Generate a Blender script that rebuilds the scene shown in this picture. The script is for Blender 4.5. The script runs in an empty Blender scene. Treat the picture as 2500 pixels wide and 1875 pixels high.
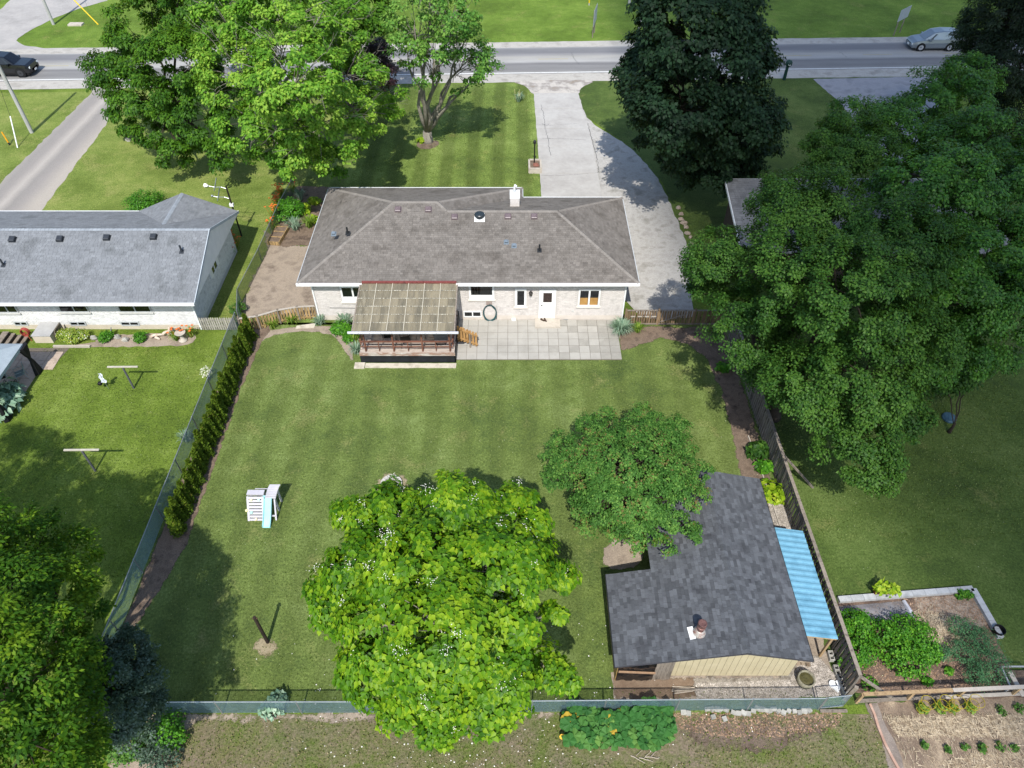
import bpy, math, random
import numpy as np
from mathutils import Vector as V, Matrix, Euler
R = random.Random(7)
rng = np.random.default_rng(7)
C = bpy.context.scene
COL = C.collection
PI = math.pi

# ------------------------------------------------------------------ camera, sky, sun, exposure
CAM_H, PITCH, FPX = 29.0, math.radians(45.65), 1766.0      # FPX: focal length in pixels of the 2500 px wide photograph
cd = bpy.data.cameras.new('camera')
cam = bpy.data.objects.new('camera', cd); COL.objects.link(cam)
cam.location = (0, 0, CAM_H)
cam.rotation_euler = (PI / 2 - PITCH, 0, 0)
cd.sensor_width = 36.0
cd.lens = 36.0 * FPX / 2500
cd.clip_end = 3000
C.camera = cam
SUN_EL = math.radians(52.0)
SUN_AZ = math.radians(-3.0)                                # the sun stands behind the camera, a little to the west
sun_dir = V((math.sin(SUN_AZ) * math.cos(SUN_EL), -math.cos(SUN_AZ) * math.cos(SUN_EL), math.sin(SUN_EL)))
world = bpy.data.worlds.new('World'); C.world = world; world.use_nodes = True
wn = world.node_tree
sky = wn.nodes.new('ShaderNodeTexSky'); sky.sky_type = 'NISHITA'; sky.sun_disc = False
sky.sun_elevation = SUN_EL; sky.sun_rotation = PI - SUN_AZ
bg = wn.nodes['Background']; bg.inputs[1].default_value = 0.15
wn.links.new(sky.outputs[0], bg.inputs[0])
sl = bpy.data.lights.new('sun', 'SUN'); sl.energy = 3.75; sl.angle = math.radians(0.53); sl.color = (1.0, 0.96, 0.90)
so = bpy.data.objects.new('sun', sl); COL.objects.link(so)
so.rotation_euler = sun_dir.to_track_quat('Z', 'Y').to_euler()
C.view_settings.view_transform = 'Standard'; C.view_settings.look = 'None'
C.view_settings.gamma = 1.0; C.view_settings.use_curve_mapping = False
C.view_settings.exposure = 0.62
C.cycles.max_bounces = 6; C.cycles.transparent_max_bounces = 8
C.cycles.volume_bounces = 0
C.cycles.use_adaptive_sampling = True

def P(u, v, z=0.0):
    """The point of height z that the photograph (2500 x 1875) shows at pixel u, v."""
    x = (u - 1250) / FPX; y = -(v - 937.5) / FPX
    d = V((x, math.cos(PITCH) + y * math.sin(PITCH), -math.sin(PITCH) + y * math.cos(PITCH)))
    return V((0, 0, CAM_H)) + d * ((z - CAM_H) / d.z)
def depth(p):
    return p.y * math.cos(PITCH) + (CAM_H - p.z) * math.sin(PITCH)
K = 2500 / 2212
def Q(u, v, z=0.0): return P(u * K, v * K, z)

# ------------------------------------------------------------------ materials
def lin(h):
    if not isinstance(h, str): return (*h, 1.0)
    c = [int(h[i:i + 2], 16) / 255 for i in (0, 2, 4)]
    return (*[(x / 12.92 if x <= .04045 else ((x + .055) / 1.055) ** 2.4) for x in c], 1.0)
class NT:
    def __init__(s, name):
        s.m = bpy.data.materials.new(name); s.m.use_nodes = True
        s.t = s.m.node_tree; s.t.nodes.clear()
        s.out = s.t.nodes.new('ShaderNodeOutputMaterial')
    def n(s, typ, ins=None, **props):
        d = s.t.nodes.new(typ)
        for k, v in props.items(): setattr(d, k, v)
        for k, v in (ins or {}).items():
            i = d.inputs[k]
            if hasattr(v, 'is_output'): s.t.links.new(v, i)
            else: i.default_value = v
        return d
    def math(s, op, a, b=0.0, c=0.0, clamp=False):
        return s.n('ShaderNodeMath', {0: a, 1: b, 2: c}, operation=op, use_clamp=clamp).outputs[0]
    def mix(s, f, a, b, blend='MIX'):
        d = s.n('ShaderNodeMix', data_type='RGBA', blend_type=blend)
        for i, v in ((0, f), (6, a), (7, b)):
            if hasattr(v, 'is_output'): s.t.links.new(v, d.inputs[i])
            else: d.inputs[i].default_value = v
        return d.outputs[2]
    def pos(s): return s.n('ShaderNodeNewGeometry').outputs['Position']
    def noise(s, vec, scale, detail=3, rough=.55, dist=0.0):
        return s.n('ShaderNodeTexNoise', {'Vector': vec, 'Scale': scale, 'Detail': detail, 'Roughness': rough, 'Distortion': dist}).outputs[0]
    def ramp(s, f, stops):
        d = s.n('ShaderNodeValToRGB', {0: f}); e = d.color_ramp.elements
        while len(e) < len(stops): e.new(0.5)
        for i, (p, c) in enumerate(stops):
            e[i].position = p; e[i].color = lin(c) if isinstance(c, str) or len(c) == 3 else c
        return d.outputs[0]
    def stretch(s, vec, sc):
        return s.n('ShaderNodeVectorMath', {0: vec, 1: sc}, operation='MULTIPLY').outputs[0]
    def rng(s, f, a, b, c=0., d=1.):
        return s.n('ShaderNodeMapRange', {0: f, 1: a, 2: b, 3: c, 4: d}).outputs[0]
    def bsdf(s, colr, rough=.8, bump=None, bd=.02, metal=0., spec=.3, **kw):
        ins = {'Base Color': colr, 'Roughness': rough, 'Metallic': metal, 'Specular IOR Level': spec}; ins.update(kw)
        b = s.n('ShaderNodeBsdfPrincipled', ins)
        if bump is not None:
            bn = s.n('ShaderNodeBump', {'Height': bump, 'Distance': bd, 'Strength': 1.0})
            s.t.links.new(bn.outputs[0], b.inputs['Normal'])
        s.t.links.new(b.outputs[0], s.out.inputs[0])
        return s.m
MATS = {}
def mat(name, cols, scale=2.0, rough=.8, bump=0.0, bscale=40., tone=0.0, obj=0.0, metal=0., spec=.3, st=(1, 1, 1), fine=.12):
    """Procedural surface: noise between the given colours, fine grain, optional per-face ('tone') and per-object variation."""
    if name in MATS: return MATS[name]
    t = NT(name); p = t.stretch(t.pos(), st)
    f = t.noise(p, scale, 5, .6)
    n = len(cols)
    c = t.ramp(f, [(.32 + .36 * i / max(1, n - 1), k) for i, k in enumerate(cols)])
    g = t.noise(p, bscale, 2)
    val = t.rng(g, .3, .7, 1 - fine, 1 + fine)
    if tone:
        a = t.n('ShaderNodeAttribute', attribute_name='tone').outputs['Fac']
        val = t.math('MULTIPLY', val, t.math('MULTIPLY_ADD', a, tone, 1.0))
    if obj:
        o = t.n('ShaderNodeObjectInfo').outputs['Random']
        val = t.math('MULTIPLY', val, t.rng(o, 0, 1, 1 - obj, 1 + obj))
    c = t.n('ShaderNodeVectorMath', {0: c, 'Scale': val}, operation='SCALE').outputs[0]
    MATS[name] = t.bsdf(c, rough, g if bump else None, bump, metal, spec)
    return MATS[name]
def leafmat(name, c0, c1, c2, trans=.35, rough=.55, spec=.25, accent=None):
    """Leaf: three greens picked by the per-leaf 'tone', light shines through."""
    t = NT(name)
    a = t.n('ShaderNodeAttribute', attribute_name='tone').outputs['Fac']
    st = [(0.0, c0), (.5, c1), (.93 if accent else 1.0, c2)]
    if accent: st.append((.985, accent))
    c = t.ramp(a, st)
    b = t.n('ShaderNodeBsdfPrincipled', {'Base Color': c, 'Roughness': rough, 'Specular IOR Level': spec})
    tr = t.n('ShaderNodeBsdfTranslucent', {'Color': t.mix(.5, c, (.30, .42, .03, 1), 'MIX')})
    mx = t.n('ShaderNodeMixShader', {0: trans, 1: b.outputs[0], 2: tr.outputs[0]})
    t.t.links.new(mx.outputs[0], t.out.inputs[0])
    MATS[name] = t.m
    return t.m
def grassmat(name, c0, c1, c2, dry, dry_amt=.25, stripe=0.0, period=2.1, axis=0, phase=0., x_in=None):
    t = NT(name); p = t.pos()
    big = t.noise(p, .22, 5, .6); mid = t.noise(p, 1.5, 4, .65); fin = t.noise(p, 9, 4, .75); blade = t.noise(t.stretch(p, (1, .6, 1)), 19, 3, .7)
    f = t.math('ADD', t.math('MULTIPLY', big, .55), t.math('ADD', t.math('MULTIPLY', mid, .25), t.math('MULTIPLY', fin, .25)))
    c = t.ramp(f, [(.40, c0), (.525, c1), (.65, c2)])
    d = t.math('ADD', t.math('MULTIPLY', t.noise(p, .5, 6, .7, .4), .7), t.math('MULTIPLY', fin, .3))
    c = t.mix(t.rng(d, .62 - dry_amt * .3, .86 - dry_amt * .35), c, lin(dry))
    val = t.rng(blade, .3, .7, .76, 1.24)
    val = t.math('MULTIPLY', val, t.rng(fin, .25, .75, .70, 1.30))
    if stripe:
        sx = t.n('ShaderNodeSeparateXYZ', {0: p}).outputs[axis]
        wob = t.math('MULTIPLY', t.noise(p, .12, 2), .35)
        s = t.math('SINE', t.math('MULTIPLY', t.math('ADD', t.math('ADD', sx, wob), phase), 2 * PI / period))
        s = t.math('MULTIPLY', s, 1.8, clamp=False); s = t.math('MAXIMUM', t.math('MINIMUM', s, 1.0), -1.0)
        s = t.math('MULTIPLY', s, t.rng(mid, .3, .7, .65, 1.0))
        val = t.math('MULTIPLY', val, t.math('MULTIPLY_ADD', s, stripe, 1.0))
    c = t.n('ShaderNodeVectorMath', {0: c, 'Scale': val}, operation='SCALE').outputs[0]
    MATS[name] = t.bsdf(c, .9, t.math('ADD', fin, t.math('MULTIPLY', blade, .4)), .05, 0, .12)
    return MATS[name]

# ------------------------------------------------------------------ objects
W = {}                                                     # world location of every empty / part
def new(name, data, parent=None, loc=None):
    o = bpy.data.objects.new(name, data); COL.objects.link(o)
    base = W[parent.name] if parent else V((0, 0, 0))
    if parent: o.parent = parent
    wl = V((*loc, 0)[:3]) if loc is not None else base.copy()
    o.location = wl - base
    W[o.name] = wl
    return o
def tag(o, label=None, cat=None, group=None, kind=None):
    for k, v in (('label', label), ('category', cat), ('group', group), ('kind', kind)):
        if v: o[k] = v
    return o
def thing(name, label, cat, loc=(0, 0, 0), group=None):
    return tag(new(name, None, None, loc), label, cat, group)
def copy_tree(o, parent=None, loc=None, rotz=None, scale=None, label=None):
    c = o.copy(); COL.objects.link(c)
    if parent: c.parent = parent
    if loc is not None: c.location = loc
    if rotz is not None: c.rotation_euler = (0, 0, rotz)
    if scale is not None: c.scale = (scale, scale, scale) if not hasattr(scale, '__len__') else scale
    if label: c['label'] = label
    for ch in o.children: copy_tree(ch, c)
    return c
class B:
    """Collects shapes; build() links them as one mesh object."""
    def __init__(s): s.v = []; s.f = []; s.t = []
    def add(s, vs, fs, tone=0.):
        k = len(s.v); s.v += [tuple(x) for x in vs]
        s.f += [tuple(i + k for i in f) for f in fs]; s.t += [tone] * len(fs)
        return s
    def hexa(s, p, tone=0.):
        return s.add(p, [(3, 2, 1, 0), (4, 5, 6, 7), (0, 1, 5, 4), (1, 2, 6, 5), (2, 3, 7, 6), (3, 0, 4, 7)], tone)
    def box(s, x0, x1, y0, y1, z0, z1, tone=0.):
        return s.hexa([(x0, y0, z0), (x1, y0, z0), (x1, y1, z0), (x0, y1, z0), (x0, y0, z1), (x1, y0, z1), (x1, y1, z1), (x0, y1, z1)], tone)
    def obox(s, c, sx, sy, sz, rz=0., tone=0., rx=0., ry=0.):
        m = Euler((rx, ry, rz)).to_matrix(); c = V(c)
        q = [c + m @ V((a * sx / 2, b * sy / 2, d * sz / 2)) for d in (-1, 1) for a, b in ((-1, -1), (1, -1), (1, 1), (-1, 1))]
        return s.hexa(q, tone)
    def bar(s, p, q, w, h, tone=0., up=(0, 0, 1)):
        p, q = V(p), V(q); d = (q - p).normalized(); u = V(up)
        a = d.cross(u)
        if a.length < 1e-4: a = d.cross(V((0, 1, 0)))
        a.normalize(); b = a.cross(d)
        r = [(-1, -1), (1, -1), (1, 1), (-1, 1)]
        return s.hexa([e + a * (i * w / 2) + b * (j * h / 2) for e in (p, q) for i, j in r], tone)
    def tube(s, pts, rad, n=8, tone=0., caps=True):
        pts = [V(p) for p in pts]; rad = rad if hasattr(rad, '__len__') else [rad] * len(pts)
        vs = []; fs = []; prev = None
        for i, p in enumerate(pts):
            d = (pts[min(i + 1, len(pts) - 1)] - pts[max(i - 1, 0)]).normalized()
            a = d.cross(V((.13, .21, .97)) if prev is None else prev.cross(d))
            if a.length < 1e-4: a = d.cross(V((1, 0, 0)))
            a.normalize(); b = d.cross(a); prev = a
            vs += [p + (a * math.cos(2 * PI * k / n) + b * math.sin(2 * PI * k / n)) * rad[i] for k in range(n)]
        for i in range(len(pts) - 1):
            for k in range(n):
                fs.append((i * n + k, i * n + (k + 1) % n, (i + 1) * n + (k + 1) % n, (i + 1) * n + k))
        if caps: fs += [tuple(range(n - 1, -1, -1)), tuple(range((len(pts) - 1) * n, len(pts) * n))]
        return s.add(vs, fs, tone)
    def lathe(s, c, prof, n=16, tone=0., axis='z'):
        c = V(c); vs = []; fs = []
        for r, z in prof:
            for k in range(n):
                a = 2 * PI * k / n
                o = V((r * math.cos(a), r * math.sin(a), z))
                if axis == 'y': o = V((o.x, o.z, o.y))
                if axis == 'x': o = V((o.z, o.x, o.y))
                vs.append(c + o)
        m = len(prof)
        for i in range(m - 1):
            for k in range(n): fs.append((i * n + k, i * n + (k + 1) % n, (i + 1) * n + (k + 1) % n, (i + 1) * n + k))
        if prof[0][0] > 1e-4: fs.append(tuple(range(n - 1, -1, -1)))
        if prof[-1][0] > 1e-4: fs.append(tuple(range((m - 1) * n, m * n)))
        return s.add(vs, fs, tone)
    def prism(s, poly, z0, z1, tone=0.):
        n = len(poly)
        return s.add([(x, y, z0) for x, y in poly] + [(x, y, z1) for x, y in poly],
                     [tuple(range(n - 1, -1, -1)), tuple(range(n, 2 * n))] + [(i, (i + 1) % n, n + (i + 1) % n, n + i) for i in range(n)], tone)
    def loft(s, rings, tone=0., close=True):
        n = len(rings[0]); vs = [p for r in rings for p in r]; fs = []
        for i in range(len(rings) - 1):
            for k in range(n): fs.append((i * n + k, i * n + (k + 1) % n, (i + 1) * n + (k + 1) % n, (i + 1) * n + k))
        if close: fs += [tuple(range(n - 1, -1, -1)), tuple(range((len(rings) - 1) * n, len(rings) * n))]
        return s.add(vs, fs, tone)
    def blob(s, c, r, seed=0, n=10, m=6, rough=.25, tone=0.):
        q = random.Random(seed); vs = []; fs = []
        r = r if hasattr(r, '__len__') else (r, r, r)
        for i in range(m + 1):
            th = PI * i / m
            for k in range(n):
                a = 2 * PI * k / n; j = 1 + q.uniform(-rough, rough)
                vs.append((c[0] + r[0] * j * math.sin(th) * math.cos(a), c[1] + r[1] * j * math.sin(th) * math.sin(a), c[2] + r[2] * j * math.cos(th)))
        for i in range(m):
            for k in range(n): fs.append((i * n + k, (i + 1) * n + k, (i + 1) * n + (k + 1) % n, i * n + (k + 1) % n))
        return s.add(vs, fs, tone)
    def mesh(s, name, m, off=(0, 0, 0), smooth=False):
        me = bpy.data.meshes.new(name)
        ox, oy, oz = off
        me.from_pydata([(a - ox, b - oy, c - oz) for a, b, c in s.v], [], s.f)
        at = me.attributes.new('tone', 'FLOAT', 'FACE'); at.data.foreach_set('value', s.t)
        me.materials.append(m)
        if smooth: me.polygons.foreach_set('use_smooth', [True] * len(me.polygons))
        me.update()
        return me
    def build(s, name, m, parent=None, loc=None, smooth=False, kind=None, label=None, cat=None, group=None):
        base = V((*loc, 0)[:3]) if loc is not None else (W[parent.name] if parent else V((0, 0, 0)))
        o = new(name, s.mesh(name, m, base, smooth), parent, base)
        return tag(o, label, cat, group, kind)
def struct(name, b, m, **k): return b.build(name, m, kind='structure', **k)
def outline(pts, step=.35, jit=.06, seed=1):
    q = random.Random(seed); out = []
    for i, a in enumerate(pts):
        b = pts[(i + 1) % len(pts)]; a = V((a[0], a[1])); b2 = V((b[0], b[1]))
        n = max(1, int((b2 - a).length / step))
        for k in range(n):
            p = a.lerp(b2, k / n)
            out.append((p.x + q.uniform(-jit, jit), p.y + q.uniform(-jit, jit)))
    return out
FEATHER = {}
def feathered(m):
    """The same surface thinning out in ragged patches towards the rim of its sheet."""
    if m.name in FEATHER: return FEATHER[m.name]
    c = m.copy(); c.name = m.name + '_ragged'; t = c.node_tree
    out = [n for n in t.nodes if n.type == 'OUTPUT_MATERIAL'][0]; src = out.inputs[0].links[0].from_socket
    at = t.nodes.new('ShaderNodeAttribute'); at.attribute_name = 'edge'
    g = t.nodes.new('ShaderNodeNewGeometry'); n1 = t.nodes.new('ShaderNodeTexNoise'); n1.inputs['Scale'].default_value = 5.0; n1.inputs['Detail'].default_value = 5; n1.inputs['Roughness'].default_value = .75
    t.links.new(g.outputs['Position'], n1.inputs['Vector'])
    a = t.nodes.new('ShaderNodeMath'); a.operation = 'MULTIPLY_ADD'; t.links.new(n1.outputs[0], a.inputs[0]); a.inputs[1].default_value = 2.0; a.inputs[2].default_value = -1.0
    s = t.nodes.new('ShaderNodeMath'); s.operation = 'ADD'; t.links.new(at.outputs['Fac'], s.inputs[0]); t.links.new(a.outputs[0], s.inputs[1])
    r = t.nodes.new('ShaderNodeMapRange'); r.inputs[1].default_value = .05; r.inputs[2].default_value = .35; t.links.new(s.outputs[0], r.inputs[0])
    tr = t.nodes.new('ShaderNodeBsdfTransparent'); mx = t.nodes.new('ShaderNodeMixShader')
    t.links.new(r.outputs[0], mx.inputs[0]); t.links.new(tr.outputs[0], mx.inputs[1]); t.links.new(src, mx.inputs[2]); t.links.new(mx.outputs[0], out.inputs[0])
    FEATHER[m.name] = c
    return c
def sheet(name, pts, z, m, step=.35, jit=.06, seed=1, feather=0.0):
    ol = outline(pts, step, jit, seed)
    if not feather:
        b = B(); b.add([(x, y, z) for x, y in ol], [tuple(range(len(ol)))])
        return struct(name, b, m)
    q = np.array(ol); a, e = q, np.roll(q, -1, 0); st = max(.12, min(.35, feather * .5))
    gx, gy = np.arange(q[:, 0].min() - st, q[:, 0].max() + 2 * st, st), np.arange(q[:, 1].min() - st, q[:, 1].max() + 2 * st, st)
    X, Y = np.meshgrid(gx, gy, indexing='ij'); p = np.stack([X.ravel(), Y.ravel()], 1)
    dist = np.full(len(p), 1e9); ins = np.zeros(len(p), bool)
    for u, w in zip(a, e):
        d = w - u; t = np.clip(((p - u) @ d) / (d @ d + 1e-9), 0, 1); dist = np.minimum(dist, np.linalg.norm(p - u - t[:, None] * d, axis=1))
        if abs(d[1]) > 1e-9: ins ^= ((u[1] > p[:, 1]) != (w[1] > p[:, 1])) & (p[:, 0] < d[0] * (p[:, 1] - u[1]) / d[1] + u[0])
    ed = np.where(ins, np.minimum(dist / feather, 1.0), -np.minimum(dist / feather, 1.0))
    n2 = len(gy); ii, jj = np.meshgrid(np.arange(len(gx) - 1), np.arange(n2 - 1), indexing='ij')
    f = np.stack([ii * n2 + jj, (ii + 1) * n2 + jj, (ii + 1) * n2 + jj + 1, ii * n2 + jj + 1], -1).reshape(-1, 4)
    f = f[ins[f].any(1)]
    used, inv = np.unique(f, return_inverse=True)
    me = quads_mesh(name, np.column_stack([p[used], np.full(len(used), z)]), inv.reshape(-1, 4), np.zeros(len(f)), feathered(m))
    at = me.attributes.new('edge', 'FLOAT', 'POINT'); at.data.foreach_set('value', ed[used].astype(np.float32))
    return tag(new(name, me), kind='structure')
def smoothpts(pts, it=2):
    pts = [V((p[0], p[1])) for p in pts]
    for _ in range(it):
        o = []
        for i, a in enumerate(pts):
            b = pts[(i + 1) % len(pts)]
            o += [a.lerp(b, .25), a.lerp(b, .75)]
        pts = o
    return pts

# ------------------------------------------------------------------ leaves and trees
KITE = np.array([(0, 0, 0), (.38, .42, .10), (0, 1, -.05), (-.38, .42, .10)])
NARROW = np.array([(0, 0, 0), (.16, .45, .04), (0, 1, -.10), (-.16, .45, .04)])
HEART = np.array([(0, .06, 0), (.30, .0, .09), (.40, .34, .13), (0, 1.05, -.18), (-.40, .34, .13), (-.30, .0, .09)])
def leaf_arrays(pos, nrm, tip, size, shape):
    nrm = nrm / np.linalg.norm(nrm, axis=1, keepdims=True)
    t = tip - nrm * np.sum(tip * nrm, 1, keepdims=True)
    t /= (np.linalg.norm(t, axis=1, keepdims=True) + 1e-9)
    s = np.cross(t, nrm)
    k = len(shape)
    vs = (pos[:, None, :] + size[:, None, None] * (shape[None, :, 0:1] * s[:, None, :] + shape[None, :, 1:2] * t[:, None, :] + shape[None, :, 2:3] * nrm[:, None, :]))
    return vs.reshape(-1, 3)
def quads_mesh(name, vs, faces, tone, m):
    me = bpy.data.meshes.new(name)
    me.vertices.add(len(vs)); me.vertices.foreach_set('co', vs.astype(np.float32).ravel())
    nf = len(faces); me.loops.add(nf * 4); me.loops.foreach_set('vertex_index', faces.astype(np.int32).ravel())
    me.polygons.add(nf); me.polygons.foreach_set('loop_start', np.arange(0, nf * 4, 4, dtype=np.int32))
    try: me.polygons.foreach_set('loop_total', np.full(nf, 4, dtype=np.int32))
    except Exception: pass
    at = me.attributes.new('tone', 'FLOAT', 'FACE'); at.data.foreach_set('value', tone.astype(np.float32))
    me.materials.append(m); me.update(calc_edges=True)
    return me
def leaf_mesh(name, pos, nrm, tip, size, tone, shape, m, off):
    vs = leaf_arrays(pos, nrm, tip, size, shape) - np.array(off)[None, :]
    n = len(pos)
    if len(shape) == 4:
        f = np.arange(n * 4).reshape(n, 4); tn = tone
    else:
        b = (np.arange(n) * 6)[:, None]
        f = np.concatenate([b + np.array([[0, 1, 2, 3]]), b + np.array([[0, 3, 4, 5]])], 1).reshape(-1, 4); tn = np.repeat(tone, 2)
    return quads_mesh(name, vs, f, tn, m)
def unit(n):
    d = rng.normal(size=(n, 3)); return d / np.linalg.norm(d, axis=1, keepdims=True)
def make_clumps(lobes, spacing, squash=.8, low=-.45, inner=.12):
    """Points on the outsides of the lobes, those inside a neighbouring lobe dropped."""
    cs, ds = [], []
    ctr = np.array([l[0] for l in lobes]); rad = np.array([l[1] for l in lobes])
    for i in range(len(lobes)):
        n = max(6, int(4 * PI * rad[i] ** 2 / spacing ** 2))
        d = unit(n); d = d[(d[:, 2] > low) | (rng.random(n) < .25)]
        r = np.where(rng.random(len(d)) < inner, rng.uniform(.3, .7, len(d)), rng.uniform(.78, 1.08, len(d)))
        p = ctr[i] + d * (rad[i] * r)[:, None] * np.array([1, 1, squash])
        q = (p[:, None, :] - ctr[None]) / np.array([1, 1, squash])
        dist = np.linalg.norm(q, axis=2) / rad[None]
        dist[:, i] = 9
        ok = dist.min(1) > .66
        cs.append(p[ok]); ds.append(d[ok])
    return np.concatenate(cs), np.concatenate(ds)
def crown_leaves(cs, ds, n_leaves, cr, up=.55, out=.55, rnd=.6, droop=.5, flat=.75):
    n = len(cs); idx = rng.integers(0, n, n_leaves)
    rad = (cr * rng.uniform(.65, 1.35, n))[idx]
    d = unit(n_leaves); d[:, 2] = np.where((d[:, 2] < -.3) & (rng.random(n_leaves) < .7), -d[:, 2], d[:, 2])
    pos = cs[idx] + d * (rad * rng.random(n_leaves) ** .5)[:, None] * np.array([1, 1, flat])
    nrm = ds[idx] * out + d * .35 + np.array([0, 0, up]) + rng.normal(size=(n_leaves, 3)) * rnd * .6
    tip = ds[idx] * .5 + d * .8 + rng.normal(size=(n_leaves, 3)) * .5 - np.array([0, 0, droop])
    ct = rng.uniform(-.22, .22, n)
    tone = np.clip(.5 + ct[idx] + rng.normal(size=n_leaves) * .24, 0, 1)
    return pos, nrm, tip, tone
def bough(b, p, q, r0, r1, sag=.15, n=5, seed=0, sides=6):
    g = random.Random(seed); p, q = V(p), V(q); L = (q - p).length
    pts = []
    for i in range(n + 1):
        t = i / n; e = p.lerp(q, t); e.z += math.sin(t * PI) * L * sag
        if 0 < i < n: e += V((g.uniform(-1, 1), g.uniform(-1, 1), g.uniform(-1, 1))) * L * .035
        pts.append(e)
    b.tube(pts, [r0 + (r1 - r0) * i / n for i in range(n + 1)], sides, caps=True)
TIPS = {}
def tree(name, label, cat, base, lobes, lm, bark, n_leaves, leaf, spacing=1.1, cr=.7, trunk_r=.3, shape=KITE, split=.35, twigs=.3, bare=0, group=None, size_var=.25, squash=.85, droop=.5, up=.55, out=.55, rnd=.6, low=-.45, inner=.12, flat=.75, keep=0, leafname='leaf', stems=1, lobe_var=.2):
    """lobes: (u, v, z, radius px) read off the photograph in the 2212 px copy, or (x, y, z, r) tuples of V."""
    L = []
    for l in lobes:
        if isinstance(l[0], V): L.append((l[0], l[1]))
        else:
            c = Q(l[0], l[1], l[2]); L.append((c, l[3] / (FPX / K) * depth(c)))
    base = V((base[0], base[1], 0.0))
    root = thing(name, label, cat, base, group)
    cs, ds = make_clumps([((c.x, c.y, c.z), r) for c, r in L], spacing, squash, low, inner)
    pos, nrm, tip, tone = crown_leaves(cs, ds, n_leaves, cr, up=up, out=out, rnd=rnd, droop=droop, flat=flat)
    own_lobe = np.argmin(np.stack([np.linalg.norm(pos - np.array(c), axis=1) / r for c, r in L]), 0)
    tone = np.clip(tone + rng.uniform(-lobe_var, lobe_var, len(L))[own_lobe], 0, 1)
    ok = pos[:, 2] > .1
    pos, nrm, tip, tone = pos[ok], nrm[ok], tip[ok], tone[ok]
    size = leaf * rng.uniform(1 - size_var, 1 + size_var, len(pos))
    TIPS[name] = cs[ds[:, 2] > -.1]
    if keep:                                              # the leaves that show largest become parts of their own
        view = np.array([0, 0, CAM_H]) - pos; dist = np.linalg.norm(view, axis=1)
        nn = nrm / np.linalg.norm(nrm, axis=1, keepdims=True)
        score = size * np.abs(np.sum(nn * view, 1) / dist) / dist + .004 * np.clip(pos[:, 2] / pos[:, 2].max(), 0, 1)
        order = np.argsort(-score); big, rest = order[:keep], order[keep:]
    else: big, rest = [], np.arange(len(pos))
    me = leaf_mesh('crown', pos[rest], nrm[rest], tip[rest], size[rest], tone[rest], shape, lm, base)
    cr_o = new('crown', me, root); cr_o['kind'] = 'stuff'
    for i in big:
        me = leaf_mesh(leafname, pos[i:i + 1], nrm[i:i + 1], tip[i:i + 1], size[i:i + 1], tone[i:i + 1], shape, lm, pos[i])
        new(leafname, me, root, V(pos[i]))
    zc = sum(c.z for c, r in L) / len(L); top = base + V((0, 0, max(.4, zc * split)))
    g = random.Random(len(lobes) * 7 + int(base.x * 10))
    tb = B()
    if stems == 1:
        mid = base.lerp(top, .5) + V((g.uniform(-.1, .1), g.uniform(-.1, .1), 0))
        tb.tube([base - V((0, 0, .1)), base + V((0, 0, .25)), mid, top], [trunk_r * 1.5, trunk_r * 1.12, trunk_r * .95, trunk_r * .85], 12)
    else:
        tb.tube([base - V((0, 0, .1)), base + V((0, 0, .2)), base + V((0, 0, .9))], [trunk_r * 1.5, trunk_r * 1.2, trunk_r * 1.05], 12); top = base + V((0, 0, .8))
    tb.build('trunk', bark, root, smooth=True)
    for i, (c, r) in enumerate(L):
        lb = B(); r0 = trunk_r * g.uniform(.3, .5) if stems == 1 else trunk_r * .55
        st = top.lerp(base, g.uniform(0, .25)) if stems == 1 else top
        bough(lb, st, c, r0, .035, .10 if stems == 1 else .04, 6, i)
        own = [j for j in range(len(cs)) if (V(cs[j]) - c).length < r * 1.25]
        g.shuffle(own)
        for j in own[:int(len(own) * twigs)]:
            e = V(cs[j]); k = c.lerp(st, g.uniform(0, .3))
            bough(lb, k, e + (e - c) * g.uniform(-.1, .05), .03, .01, .05, 3, j, 4)
        for j in range(int(bare)):
            d = V(unit(1)[0]); d.z = abs(d.z); s = c + d * r * .5
            bough(lb, s, s + d * r * g.uniform(.5, .85), .028, .008, .05, 4, j + 90, 4)
            e = s + d * r * .6
            for k in range(3): bough(lb, e, e + (d + V(unit(1)[0]) * .8) * r * .3, .014, .005, 0, 3, j * 3 + k, 3)
        lb.build('limb', bark, root, smooth=True)
    return root
def shrub(name, label, cat, c, r, h, lm, n, leaf, shape=KITE, group=None, parts='foliage', droop=.2, up=.6, lumps=7, stemm=None):
    c = V((c[0], c[1], 0)); g = random.Random(int(c.x * 100) + int(c.y * 37))
    rx, ry = r if hasattr(r, '__len__') else (r, r)
    root = thing(name, label, cat, c, group)
    L = []
    for i in range(lumps):
        a = g.uniform(0, 2 * PI); d = g.random() ** .5 * .6
        L.append(((c.x + rx * d * math.cos(a), c.y + ry * d * math.sin(a), h * g.uniform(.4, .62)), min(rx, ry) * .45 + h * .12))
    cs, ds = make_clumps(L, max(.12, min(rx, ry) * .3), .9, -.6, .1)
    cs[:, 2] = np.clip(cs[:, 2], .04, h * 1.02)
    pos, nrm, tip, tone = crown_leaves(cs, ds, n, min(rx, ry) * .22, droop=droop, up=up)
    pos[:, 2] = np.abs(pos[:, 2]) + .02
    o = new(parts, leaf_mesh(parts, pos, nrm, tip, leaf * rng.uniform(.7, 1.3, n), tone, shape, lm, c), root); o['kind'] = 'stuff'
    b = B()
    for i in range(6):
        bough(b, c + V((g.uniform(-.1, .1) * rx, g.uniform(-.1, .1) * ry, 0)), V(cs[g.randrange(len(cs))]), .02, .006, .05, 3, i, 4)
    b.build('stem', stemm or MATS['bark_brown'], root)
    return root
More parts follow.
